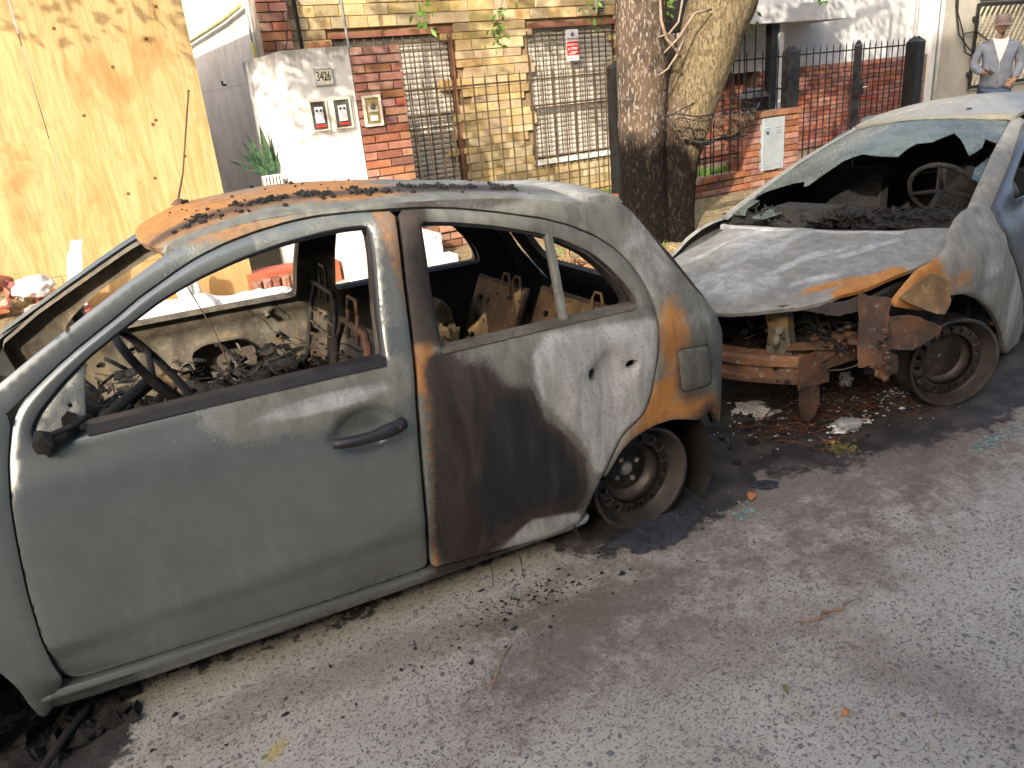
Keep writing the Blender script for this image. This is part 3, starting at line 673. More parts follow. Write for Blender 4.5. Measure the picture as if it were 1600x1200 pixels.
# ================================================================== BEHIND THE CAMERA: the building across the street (it shades the road)
t = thing('opposite_building', 'two storey rendered building across the street behind the camera', 'building', (0, -9, 0))
mb = MB(); mb.box(-30, -5.5, -14, -7.4, -.05, 8.45); mb.box(-5.5, 30, -14, -7.41, -.05, 13.2); mb.prism([(-6.0, 13.2), (1.0, 14.6), (9, 13.2)], 7.5, 13.9, Matrix(((1, 0, 0, 0), (0, 0, -1, 0), (0, 1, 0, 0), (0, 0, 0, 1)))); wpart('wall', mb, M_beige, t)  # taller block with gable added to throw shade on the right house
for k in range(-9, 10):
    for z in (1.0, 4.6):
        mb = MB(); mb.box(k * 3 - .7, k * 3 + .7, -7.398, -7.37, z, z + 1.5); wpart('window', mb, M_grey, t)
# ================================================================== BURNT CARS: shared tools
def pip(x, y, poly):
    c = False; j = len(poly) - 1
    for i in range(len(poly)):
        xi, yi = poly[i]; xj, yj = poly[j]
        if (yi > y) != (yj > y) and x < (xj - xi) * (y - yi) / (yj - yi) + xi: c = not c
        j = i
    return c
def pdist(x, y, poly, closed=True):
    d = 1e9; n_ = len(poly)
    for i in range(n_ if closed else n_ - 1):
        ax, ay = poly[i]; bx, by = poly[(i + 1) % n_]; dx, dy = bx - ax, by - ay; L = dx * dx + dy * dy
        t = 0 if L < 1e-12 else max(0, min(1, ((x - ax) * dx + (y - ay) * dy) / L)); e = (ax + dx * t - x) ** 2 + (ay + dy * t - y) ** 2
        if e < d: d = e
    return math.sqrt(d)
def smoothpoly(poly, it=1, keep=0.55):       # round corners a little (chaikin), long edges keep their shape
    for _ in range(it):
        out = []; n_ = len(poly)
        for i in range(n_):
            a, b_ = poly[i], poly[(i + 1) % n_]; L = math.hypot(b_[0] - a[0], b_[1] - a[1]); q = min(.25, .014 / max(L, 1e-6))
            out.append((a[0] + (b_[0] - a[0]) * q, a[1] + (b_[1] - a[1]) * q)); out.append((b_[0] - (b_[0] - a[0]) * q, b_[1] - (b_[1] - a[1]) * q))
        poly = out
    return poly
def resample(poly, step):
    out = []; n_ = len(poly)
    for i in range(n_):
        a, b_ = poly[i], poly[(i + 1) % n_]; L = math.hypot(b_[0] - a[0], b_[1] - a[1]); k = max(1, int(round(L / step)))
        for q in range(k): out.append((a[0] + (b_[0] - a[0]) * q / k, a[1] + (b_[1] - a[1]) * q / k))
    return out
def interp(x, xs, ys):
    if x <= xs[0]: return ys[0]
    for i in range(1, len(xs)):
        if x <= xs[i]: t = (x - xs[i - 1]) / (xs[i] - xs[i - 1]); return ys[i - 1] + (ys[i] - ys[i - 1]) * t
    return ys[-1]
def sinterp(x, xs, ys):                       # smooth (catmull-rom) interpolation
    if x <= xs[0]: return ys[0]
    if x >= xs[-1]: return ys[-1]
    i = max(k for k in range(len(xs)) if xs[k] <= x); i = min(i, len(xs) - 2)
    t = (x - xs[i]) / (xs[i + 1] - xs[i]); h = xs[i + 1] - xs[i]
    m0 = (ys[i + 1] - ys[max(i - 1, 0)]) / (xs[i + 1] - xs[max(i - 1, 0)]); m1 = (ys[min(i + 2, len(xs) - 1)] - ys[i]) / (xs[min(i + 2, len(xs) - 1)] - xs[i])
    return ys[i] * (2 * t ** 3 - 3 * t * t + 1) + h * m0 * (t ** 3 - 2 * t * t + t) + ys[i + 1] * (3 * t * t - 2 * t ** 3) + h * m1 * (t ** 3 - t * t)

def panel(outline, holes, fn, step=.03, th=.02, lip=.006, edge=.010, fringe=.008, paint=None, flip=False, sm=1, back=True):
    """sheet-metal panel. outline/holes: 2D polygons; fn(u, v) -> (point, inward normal); edges rolled in and returned by th."""
    outline = resample(smoothpoly(outline, sm) if sm else outline, step * .6); holes = [resample(smoothpoly(h, sm) if sm else h, step * .6) for h in holes]
    loops = [outline] + holes
    pts = []; edges = []
    for lp in loops:
        b_ = len(pts); pts += [Vector(p) for p in lp]; edges += [(b_ + i, b_ + (i + 1) % len(lp)) for i in range(len(lp))]
    nb = len(pts)
    def inside(x, y): return pip(x, y, outline) and not any(pip(x, y, h) for h in holes)
    # fringe ring just inside the edge
    allp = [(p.x, p.y) for p in pts]
    for lp in loops:
        n_ = len(lp)
        for i in range(n_):
            a = Vector(lp[i - 1]); c = Vector(lp[(i + 1) % n_]); p = Vector(lp[i]); t = (c - a)
            if t.length < 1e-9: continue
            t.normalize(); nrm = Vector((-t.y, t.x))
            for sgn in (1, -1):
                q = p + nrm * sgn * edge
                if inside(q.x, q.y) and min(pdist(q.x, q.y, l) for l in loops) > edge * .8: pts.append(q)
    xs = [p[0] for p in outline]; ys = [p[1] for p in outline]
    ny = int((max(ys) - min(ys)) / (step * .87)) + 1; nx = int((max(xs) - min(xs)) / step) + 1
    for j in range(ny + 1):
        for i in range(nx + 1):
            x = min(xs) + (i + .5 * (j % 2)) * step; y = min(ys) + j * step * .87
            if inside(x, y) and min(pdist(x, y, l) for l in loops) > edge + step * .35: pts.append(Vector((x, y)))
    V, E, F, _, _, _ = delaunay_2d_cdt(pts, edges, [], 0, 1e-6)
    F = [f for f in F if inside(sum(V[i].x for i in f) / len(f), sum(V[i].y for i in f) / len(f))]
    used = sorted({i for f in F for i in f}); mp = {o: n_ for n_, o in enumerate(used)}
    mb = MB(); uv = []; att = []
    for i in used:
        x, y = V[i].x, V[i].y; d = min(pdist(x, y, l) for l in loops); p, nrm = fn(x, y)
        off = lip * max(0, 1 - d / edge) ** 2 if edge > 0 else 0
        q = Vector(p) + Vector(nrm) * off; mb.v.append(tuple(q)); uv.append((x, y))
    for f in F:
        f = [mp[i] for i in f]
        a = (uv[f[1]][0] - uv[f[0]][0]) * (uv[f[2]][1] - uv[f[0]][1]) - (uv[f[1]][1] - uv[f[0]][1]) * (uv[f[2]][0] - uv[f[0]][0])
        if (a < 0) != flip: f = f[::-1]
        mb.face(f, True)
    # return flange (own vertices so the rim reads crisp)
    cnt = {}
    for f in mb.f:
        for i in range(len(f)):
            a, b_ = f[i], f[(i + 1) % len(f)]; k = (min(a, b_), max(a, b_)); cnt[k] = cnt.get(k, 0) + 1 if k in cnt else 1
    bd = []
    for f in list(mb.f):
        for i in range(len(f)):
            a, b_ = f[i], f[(i + 1) % len(f)]
            if cnt[(min(a, b_), max(a, b_))] == 1: bd.append((a, b_))
    if th > 0:
        vm = {}
        for a, b_ in bd:
            for q in (a, b_):
                if q not in vm:
                    x, y = uv[q]; _, nrm = fn(x, y); p0 = Vector(mb.v[q]); vm[q] = (len(mb.v), len(mb.v) + 1); mb.v.append(tuple(p0)); mb.v.append(tuple(p0 + Vector(nrm) * th)); uv += [(x, y)] * 2
            mb.face((b_, a) and (vm[b_][0], vm[a][0], vm[a][1], vm[b_][1]), True)
    mb.uv = uv
    return mb
def attach(me, uv, paint):
    """per-vertex stain masks: paint(u, v) -> dict of name: 0..1"""
    if paint is None: return
    vals = [paint(x, y) for x, y in uv]
    for k in ('soot', 'ash', 'rust', 'bare'):
        a = me.attributes.new(k, 'FLOAT', 'POINT'); a.data.foreach_set('value', [v.get(k, 0.) for v in vals])
def soft(x, y, poly, w=.05):     # 1 inside, 0 outside, soft over w
    d = pdist(x, y, poly); return .5 + (.5 * min(1, d / w) if pip(x, y, poly) else -.5 * min(1, d / w))
def ell(x, y, cx, cy, rx, ry, w=.4):
    d = math.hypot((x - cx) / rx, (y - cy) / ry); return max(0., min(1., (1 + w - d) / (2 * w)))

def burntpaint(name, paintc, paintr=.36, metal=.35, barec=(.165, .172, .150), barec2=(.105, .107, .095), rustc=(.40, .185, .045), rustc2=(.16, .055, .02), kind='Object'):
    b = NB(name); co = b.coord(kind)
    n1 = b.noise(co, 7, 8, .65, .3); n2 = b.noise(co, 26, 7, .7); n3 = b.noise(b.scale(co, (6, 6, 1.2)), 3, 7, .65, .5); n4 = b.noise(co, 110, 4, .6)
    def thr(at, lo=.36, hi=.64, a=.55, c=.3):
        s_ = b.math('ADD', b.attr(at), b.math('MULTIPLY', b.math('SUBTRACT', n1, .5), a)); s_ = b.math('ADD', s_, b.math('MULTIPLY', b.math('SUBTRACT', n2, .5), c)); s_ = b.math('ADD', s_, b.math('MULTIPLY', b.math('SUBTRACT', n4, .5), .35)); return b.rng(s_, lo, hi)
    col = b.mix(b.rng(n1, .3, .7), paintc, tuple(c * .86 for c in paintc))
    dust = b.math('MULTIPLY', b.rng(n3, .50, .75), .35); col = b.mix(dust, col, tuple(c * 1.25 + .03 for c in paintc))
    bm_ = thr('bare', .30, .70); bc = b.mix(b.rng(n3, .35, .65), barec, barec2); bc = b.mix(b.math('MULTIPLY', b.rng(n2, .55, .72), .45), bc, (.27, .27, .245))
    col = b.mix(bm_, col, bc)
    rm = thr('rust', .28, .74, .42, .38); rc = b.mix(b.math('MULTIPLY', b.rng(n3, .35, .80), .8), rustc, rustc2); rc = b.mix(b.math('MULTIPLY', b.rng(n2, .52, .72), .5), rc, rustc2)
    col = b.mix(rm, col, rc)
    am = thr('ash', .32, .70, .5, .35); ac = b.mix(b.rng(n3, .35, .65), (.40, .41, .41), (.25, .255, .25)); ac = b.mix(b.math('MULTIPLY', b.rng(n4, .56, .66), .6), ac, (.12, .12, .11))
    col = b.mix(am, col, ac)
    sm_ = thr('soot', .28, .72, .44, .16); sc_ = b.mix(b.rng(n3, .35, .7), (.017, .013, .012), (.046, .034, .028))
    sc_ = b.mix(b.rng(b.math('ADD', b.attr('soot'), b.math('MULTIPLY', b.math('SUBTRACT', n1, .5), .4)), .95, 1.4), sc_, b.mix(b.rng(n3, .4, .75), (.008, .008, .011), (.028, .026, .03)))
    col = b.mix(sm_, col, sc_)
    burnt = b.math('MAXIMUM', b.math('MAXIMUM', bm_, rm), b.math('MAXIMUM', am, b.math('MULTIPLY', sm_, .6)))
    rough = b.rng(burnt, 0, 1, paintr, .72, False); met = b.rng(burnt, 0, 1, metal, .0, False)
    h = b.math('MULTIPLY', n2, b.rng(burnt, 0, 1, .04, 1.))
    nrm = b.bump(h, .35, .004, b.bump(b.math('MULTIPLY', n4, b.rng(burnt, 0, 1, .02, 1.)), .3, .0015))
    b.done(col, rough, met, nrm)
    b.b.inputs['Coat Weight'].default_value = .0
    return b.m
M_rusty = simple('burnt_rust', (.135, .062, .030), (.048, .031, .024), 7, .85, bump=.9, bscale=60, bdist=.006, c3=(.15, .125, .10), lo=.36, hi=.60)
M_rustgold = simple('rust_gold', (.26, .16, .065), (.14, .085, .045), 8, .8, bump=.7, bscale=50, bdist=.005, c3=(.32, .22, .11), lo=.3, hi=.6)
M_char = simple('charred_black', (.005, .005, .005), (.018, .015, .013), 16, .8, bump=1., bscale=70, bdist=.012, c3=(.032, .027, .023))
M_soot = simple('sooty_metal', (.018, .016, .016), (.045, .038, .034), 6, .6, .2, bump=.5, bscale=30, bdist=.006, c3=(.10, .08, .065))
M_inner = simple('scorched_inner_panel', (.085, .075, .058), (.16, .145, .115), 6, .75, .1, bump=.7, bscale=55, bdist=.005, c3=(.045, .035, .028))
def clutter(mb, n_, place, s0, s1, wires=.5, seed=1):
    rs = random.Random(seed)
    for _ in range(n_):
        c = Vector(place(rs)); s_ = rs.uniform(s0, s1); d = Vector((rs.uniform(-1, 1), rs.uniform(-1, 1), rs.uniform(-.5, .8))).normalized()
        if rs.random() < wires:
            p1 = c + d * s_; p2 = p1 + Vector((rs.gauss(0, .6), rs.gauss(0, .6), rs.gauss(0, .4))) * s_; mb.tube([c - d * s_, c, p1, p2], rs.choice((.002, .003, .006, .009)), 5)
        else:
            e = d.cross(Vector((rs.random(), rs.random(), rs.random()))).normalized(); k = rs.randint(4, 6); n2 = d.cross(e).normalized() * rs.uniform(.002, .008); ring = []
            for i in range(k): a = 2 * PI * i / k; r = s_ * rs.uniform(.35, 1); ring.append(c + d * math.cos(a) * r + e * math.sin(a) * r * .6 + n2 * rs.uniform(-2, 2))
            b_ = len(mb.v); mb.v += [tuple(p) for p in ring] + [tuple(p + n2) for p in ring]
            for i in range(1, k - 1): mb.face((b_, b_ + i, b_ + i + 1)); mb.face((b_ + k, b_ + k + i + 1, b_ + k + i))
            for i in range(k): mb.face((b_ + i, b_ + k + i, b_ + k + (i + 1) % k, b_ + (i + 1) % k))
M_rim = simple('burnt_wheel_steel', (.038, .036, .037), (.095, .080, .072), 7, .45, .45, bump=.4, bscale=60, bdist=.003, c3=(.085, .062, .052))
M_bolt = simple('bare_bolt', (.36, .34, .30), (.5, .47, .42), 20, .4, .5, bump=.2)
M_rubber = simple('window_rubber', (.012, .012, .016), (.03, .03, .036), 8, .5, bump=.15)
M_ash = simple('pale_ash', (.42, .42, .42), (.62, .61, .60), 30, .95, bump=.8, bscale=120, c3=(.16, .15, .15))

def wheel(parent, pos, R, width, steer, nh, nb_, side, dish=.045, name='wheel', cap=False):
    """bare steel wheel; axis along car +b. side=+1: outer face towards -b"""
    t = link(name, None, parent, pos); t.empty_display_size = .1
    t.rotation_euler = (0, 0, steer); M_ = Matrix.Rotation(PI / 2, 4, 'X')   # lathe z -> -y (outwards)
    if side < 0: M_ = Matrix.Rotation(-PI / 2, 4, 'X')
    h = width / 2; mb = MB()
    mb.lathe([(R * .93, h + .000), (R * .985, h + .004), (R, h - .006), (R * .99, h - .016), (R * .935, h - .022), (R * .90, h - .035), (R * .895, h - .055), (R * .79, h - .080), (R * .78, -h + .07), (R * .90, -h + .045), (R * .935, -h + .02), (R, -h + .008), (R * .985, -h), (R * .91, -h + .01), (R * .85, -h + .05), (R * .75, -h + .08), (R * .755, h - .10), (R * .86, h - .06), (R * .885, h - .03), (R * .93, h)], 56, M_)
    link('rim', mb.mesh('rim', M_rim), t)
    # disc with holes: polar grid, holes cut as octagons bridged
    mb = MB(); z = lambda r: h - .075 + dish * (1 if r < R * .36 else (math.cos(PI * (r - R * .36) / (R * .30)) * .5 + .5 if r < R * .66 else 0)) * -.9 + (.03 * math.sin(PI * (r - R * .5) / (R * .32)) if R * .5 < r < R * .82 else 0)
    rings = [.05, .16, .30, .36, .44, .52, .585]; seg = nh * 6; base = 0
    def ringv(rf): 
        b_ = len(mb.v)
        for k in range(seg):
            a = 2 * PI * k / seg; r = R * rf; mb.v.append(tuple(M_ @ Vector((r * math.cos(a), r * math.sin(a), z(r)))))
        return b_
    ids = [ringv(r) for r in rings]
    for i in range(len(ids) - 1):
        for k in range(seg): mb.face((ids[i] + k, ids[i] + (k + 1) % seg, ids[i + 1] + (k + 1) % seg, ids[i + 1] + k), True)
    o_ = ringv(.775); hr = R * .060; rc = R * .685
    inn = ids[-1]
    for q in range(nh):
        loop = []
        for k in range(7): loop.append(inn + (q * 6 + k) % seg)
        outl = [o_ + (q * 6 + k) % seg for k in range(7)]
        ring = loop + outl[::-1]; ac = 2 * PI * (q * 6 + 3) / seg; hv = []; hv2 = []
        for idx in ring:
            p = M_.inverted() @ Vector(mb.v[idx]); c = Vector((rc * math.cos(ac), rc * math.sin(ac))); d = (Vector((p.x, p.y)) - c).normalized() * hr
            pt = c + d; rr = pt.length; hv.append(mb.vert(M_ @ Vector((pt.x, pt.y, z(rr))))); hv2.append(mb.vert(M_ @ Vector((pt.x, pt.y, z(rr) - .018))))
        n_ = len(ring)
        for k in range(n_): mb.face((ring[k], hv[k], hv[(k + 1) % n_], ring[(k + 1) % n_]), True); mb.face((hv[k], hv2[k], hv2[(k + 1) % n_], hv[(k + 1) % n_]))
    link('disc', mb.mesh('disc', M_rim), t)
    me = None
    for k in range(nb_):
        a = 2 * PI * k / nb_ + .5; r = R * .25
        if me is None:
            q = MB(); q.lathe([(0, .016), (.009, .016), (.0115, .012), (.0115, -.004)], 6, M_, smooth=False); me = q.mesh('wheel_bolt', M_bolt)
        p = M_ @ Vector((r * math.cos(a), r * math.sin(a), z(R * .3) + .002)); link('wheel_bolt', me, t, p)
    q = MB(); rr_ = .030 if cap else .022; q.lathe([(0, .022), (rr_ * .7, .020), (rr_, .008), (rr_, -.01)], 20, M_); link('hub_cap', q.mesh('hub_cap', M_bolt if cap else M_rim), t, M_ @ Vector((0, 0, z(0))))
    q = MB(); q.lathe([(.0, h - .11), (R * .62, h - .11), (R * .62, -h + .03), (0, -h + .03)], 32, M_); link('brake_drum', q.mesh('brake_drum', M_soot), t)
    return t
# ================================================================== NEAR CAR (grey hatchback). local frame: x = towards its rear, y = across (away from the road), z up
ROLL = .035
near = thing('burnt_hatchback', 'burnt out grey green hatchback without glass or tyres, its rear door black with soot', 'car', (1.62972, 1.96429, 0), math.radians(-4))
Wn = 1.54
def S1(z): return sinterp(z, [0, .15, .3, .45, .7, .8, .88, 1.0, 1.15, 1.28, 1.36], [.075, .045, .01, .0, .0, .012, .045, .09, .15, .21, .27])
def P1(a): return sinterp(a, [-3.2, -2.9, -2.5, -2.1, -1.5, 0, .2, .3, .38, .46, .52], [.35, .12, .03, .0, 0, 0, .012, .035, .08, .17, .30])
def roll(p): return Vector((p[0], p[1], p[2] - ROLL * p[1]))
def side1(dz=0., dent=None, inset=0., mirror=False):
    def fn(a, z):
        b = S1(z) + P1(a) + inset
        if dent: b += dent(a, z)
        e = .01; sb = (S1(z + e) - S1(z - e)) / (2 * e); pb = (P1(a + e) - P1(a - e)) / (2 * e); n_ = Vector((-pb, 1, -sb)).normalized()
        if mirror: return roll((a, Wn - b, z)), Vector((n_.x, -n_.y, n_.z))
        return roll((a, b, z)), n_
    return fn
M_paint = burntpaint('scorched_grey_green_paint', (.250, .272, .266), .24, .66)
M_paintf = burntpaint('burnt_bare_body_metal', (.15, .145, .125))
def cpart(name, mb, mats, parent, paint=None, **k):
    me = mb.mesh(name, mats)
    if paint is not None: attach(me, mb.uv, paint)
    return link(name, me, parent, **k)
fd_outer = [(-1.904,0.881),(-1.874,0.969),(-1.849,1.006),(-1.795,1.046),(-1.740,1.081),(-1.687,1.112),(-1.578,1.170),(-1.519,1.204),(-1.463,1.230),(-1.404,1.258),(-1.346,1.281),(-1.266,1.304),(-1.181,1.320),(-1.085,1.332),(-1.001,1.336),(-0.894,1.332),(-0.768,1.321),(-0.803,1.114),(-0.834,0.888),(-0.858,0.774),(-0.871,0.613),(-0.882,0.400),(-0.883,0.160),(-1.253,0.166),(-1.578,0.180),(-1.856,0.200),(-1.911,0.203),(-1.952,0.226),(-1.960,0.285),(-1.963,0.385),(-1.955,0.521),(-1.943,0.634),(-1.926,0.761)]
fd_win = [(-1.834,0.901),(-1.846,0.917),(-1.844,0.941),(-1.830,0.964),(-1.810,0.987),(-1.752,1.036),(-1.680,1.085),(-1.585,1.136),(-1.473,1.191),(-1.360,1.232),(-1.243,1.263),(-1.126,1.284),(-1.010,1.296),(-0.926,1.299),(-0.866,1.295),(-0.853,1.280),(-0.862,1.210),(-0.895,1.045),(-0.912,0.915),(-0.924,0.899),(-1.122,0.901),(-1.447,0.902),(-1.722,0.901)]
rd_outer = [(-0.755,1.322),(-0.792,1.113),(-0.823,0.886),(-0.847,0.773),(-0.860,0.612),(-0.871,0.397),(-0.872,0.158),(-0.623,0.130),(-0.399,0.112),(-0.291,0.129),(-0.274,0.162),(-0.251,0.237),(-0.213,0.320),(-0.172,0.373),(-0.121,0.448),(-0.033,0.516),(0.005,0.592),(0.042,0.724),(0.053,0.792),(0.054,0.853),(0.050,0.915),(0.031,0.975),(-0.001,1.035),(-0.043,1.089),(-0.108,1.142),(-0.185,1.186),(-0.287,1.226),(-0.442,1.268),(-0.571,1.298),(-0.671,1.314)]
rd_win = [(-0.701,1.280),(-0.715,1.172),(-0.728,1.071),(-0.735,0.956),(-0.739,0.897),(-0.693,0.892),(-0.497,0.894),(-0.305,0.894),(-0.068,0.893),(-0.029,0.890),(-0.006,0.900),(-0.014,0.938),(-0.043,0.988),(-0.077,1.034),(-0.133,1.094),(-0.230,1.154),(-0.318,1.189),(-0.452,1.230),(-0.583,1.261)]
sill_o = [(-2.02,0.205),(-1.956,0.195),(-1.856,0.190),(-1.253,0.158),(-0.881,0.150),(-0.623,0.122),(-0.399,0.104),(-0.283,0.120),(-0.243,0.148),(-0.252,0.05),(-0.598,0.070),(-0.740,0.068),(-0.897,0.069),(-1.260,0.095),(-1.912,0.120),(-2.04,.13)]
A_top = [(-2.30,.845),(-2.08,.955),(-1.878,1.066),(-1.782,1.120),(-1.674,1.178),(-1.541,1.248),(-1.422,1.305),(-1.345,1.330),(-1.262,1.343),(-1.173,1.350),(-0.986,1.352),(-0.748,1.343),(-0.477,1.318),(-0.259,1.285),(-0.044,1.225)]
def arch(cx, cz, r, a0, a1, n_): return [(cx + r * math.cos(math.radians(a0 + (a1 - a0) * i / n_)), cz + r * math.sin(math.radians(a0 + (a1 - a0) * i / n_))) for i in range(n_ + 1)]
# fender: from door seam forward
fender_o = [(-1.879,0.972),(-1.909,0.881),(-1.931,0.761),(-1.948,0.634),(-1.960,0.521),(-1.968,0.385),(-1.965,0.285),(-1.957,0.226),(-1.990,0.185),(-2.02,0.120),(-2.045,.115)] + arch(-2.39, .20, .335, -14, 176, 18)[1:] + [(-2.74, .22), (-2.98, .23), (-3.06, .34), (-3.06, .62), (-2.98, .73), (-2.7, .79), (-2.36, .815), (-2.08, .935), (-1.900, 1.040)]
# side frame: A pillar and roof rail, above the doors
rail_o = A_top[1:] + [(-.109, 1.148), (-0.185, 1.192), (-0.287, 1.232), (-0.442, 1.274), (-0.571, 1.304), (-0.671, 1.320), (-0.760, 1.328), (-0.894, 1.338), (-1.001, 1.342), (-1.085, 1.338), (-1.181, 1.326), (-1.266, 1.310), (-1.346, 1.287), (-1.404, 1.264), (-1.463, 1.236), (-1.519, 1.210), (-1.578, 1.176), (-1.687, 1.118), (-1.740, 1.087), (-1.795, 1.052), (-1.853, 1.012), (-1.895, .985), (-1.918, 1.02)]
quarter_o = [(-.044, 1.225), (-.103, 1.146), (-.038, 1.092), (.004, 1.038), (.036, .977), (.055, .917), (.060, .853), (.059, .792), (.048, .724), (.011, .590), (-.027, .512), (-.115, .443), (-.166, .367), (-.207, .316), (-.20, .300), (-.137, .388), (-.077, .427), (.010, .449), (.094, .449), (.153, .433), (.227, .406), (.271, .414), (.300, .425), (.345, .385), (.405, .320), (.470, .262), (.500, .300), (.497, .40), (.478, .508), (.462, .620), (.428, .70), (.385, .740), (.345, .800), (.300, .856), (.252, .905), (.213, .964), (.166, 1.032), (.121, 1.107), (.077, 1.180), (.043, 1.222), (.0, 1.246)]
flap_o = [(.123, .714), (.293, .688), (.309, .524), (.143, .542)]
soot_p = [(-0.765,0.881),(-0.721,0.815),(-0.596,0.786),(-0.470,0.712),(-0.433,0.589),(-0.364,0.522),(-0.294,0.414),(-0.262,0.270),(-0.299,0.166),(-0.447,0.194),(-0.598,0.152),(-0.673,0.125),(-0.839,0.154),(-0.874,0.298),(-0.843,0.617),(-0.809,0.816)]
black_p = [(-0.613,0.748),(-0.470,0.708),(-0.433,0.589),(-0.364,0.522),(-0.294,0.414),(-0.281,0.278),(-0.371,0.238),(-0.527,0.25),(-0.68,0.16),(-0.72,0.42)]
ash_p = [(-0.452,0.814),(-0.384,0.879),(0.060,0.842),(0.033,0.679),(-0.036,0.515),(-0.148,0.407),(-0.229,0.315),(-0.255,0.363),(-0.280,0.448),(-0.360,0.580),(-0.438,0.671)]
ash2_p = [(-0.611,0.134),(-0.499,0.224),(-0.300,0.181),(-0.280,0.082),(-0.417,0.092)]
rustq_p = [(0.077,0.892),(0.140,0.891),(0.141,0.770),(0.110,0.536),(0.295,0.504),(0.475,0.330),(0.280,0.403),(0.125,0.437),(0.004,0.445),(-0.093,0.417),(-0.189,0.328),(-0.161,0.399),(-0.051,0.494),(0.023,0.634),(0.053,0.744)]
C01 = lambda v: max(0., min(1., v))
def paint_fd(a, z):
    r = C01((a + .845) / .05 + (z - .9) * 1.6) if z > .95 else 0      # heat edge by the B pillar
    soot = C01((z - 1.27) / .06) * .0 + ell(a, z, -.98, .20, .16, .10) * .3
    return dict(rust=r * .52, bare=C01(.18 + .5 * ell(a, z, -1.1, .85, .35, .09) + (.25 if z > 1.0 and a > -1.2 else 0)), ash=.62 * ell(a, z, -1.12, .835, .25, .03), soot=soot)
def paint_rd(a, z):
    s_ = soft(a, z, soot_p, .06); k = soft(a, z, black_p, .03)
    up = C01((z - .86) / .1) * C01((.35 - abs(a + .5)) / .3 + .3)
    stripe = C01(1 - abs(a + .838 - (z - .5) * .06) / .022) * (z < .87)
    ash = soft(a, z, ash_p, .035); ash = max(ash, soft(a, z, ash2_p, .03) * 1.1)
    frame = (z > .90)
    return dict(soot=max(s_ * 1.0 if not frame else 0, k * 1.4, .75 * C01((z - .9) / .05) * C01((-.60 - a) / .1) if frame else 0) * (1 - C01(ash * 1.6 - .4)) + (.45 * ell(a, z, -.68, .85, .12, .08)),
                ash=ash * (1 - C01(k * 1.4)) if z < .9 else .25, rust=stripe * .95 + (.62 * C01((-.735 - a) / .03) if z > .8 else 0), bare=1.)
def paint_q(a, z):
    r = soft(a, z, rustq_p, .07) * 1.0
    if z > .62: r *= C01(.50 - .8 * abs(z - .78))
    return dict(bare=1., rust=r * .95 + .40 * ell(a, z, .13, .75, .09, .18), soot=.62 * ell(a, z, .22, .60, .15, .14, .5) + .5 * ell(a, z, .30, .40, .12, .06), ash=.50 * ell(a, z, .08, 1.04, .12, .22) + .45 * ell(a, z, .25, .80, .10, .05))
def paint_rail(a, z): return dict(bare=C01((a + 1.6) / .5), soot=.60 * ell(a, z, -.55, 1.32, .35, .05) * 1.0, ash=.36 if a > -.45 else .0, rust=.52 * ell(a, z, -1.25, 1.34, .25, .04))
def paint_sill(a, z): return dict(bare=.2 + .8 * C01((a + .65) / .1), soot=.7 * C01((a + 1.0) / .15) * C01((-.50 - a) / .1), ash=C01((a + .55) / .15) * .7, rust=.4 * C01((a + .45) / .2))
def paint_fender(a, z): return dict(bare=.2, soot=0)
def dent_rd(a, z):     # heat-warped skin
    g = C01((.88 - z) / .1) * C01((z - .12) / .1)
    return g * (.010 * noise.noise(Vector((a * 4, z * 3, 1))) + .006 * math.sin((a + .45 + (z - .5) * .25) * 26) * ell(a, z, -.25, .5, .35, .3)) + .020 * ell(a, z, -.145, .705, .075, .065, .35)
def dent_fd(a, z):
    crease = -.004 * math.exp(-((z - .40) / .02) ** 2)
    return .032 * ell(a, z, -1.020, .722, .088, .066, .22) + .014 * C01((.36 - z) / .06) + .002 * noise.noise(Vector((a * 2, z * 2, 7)))
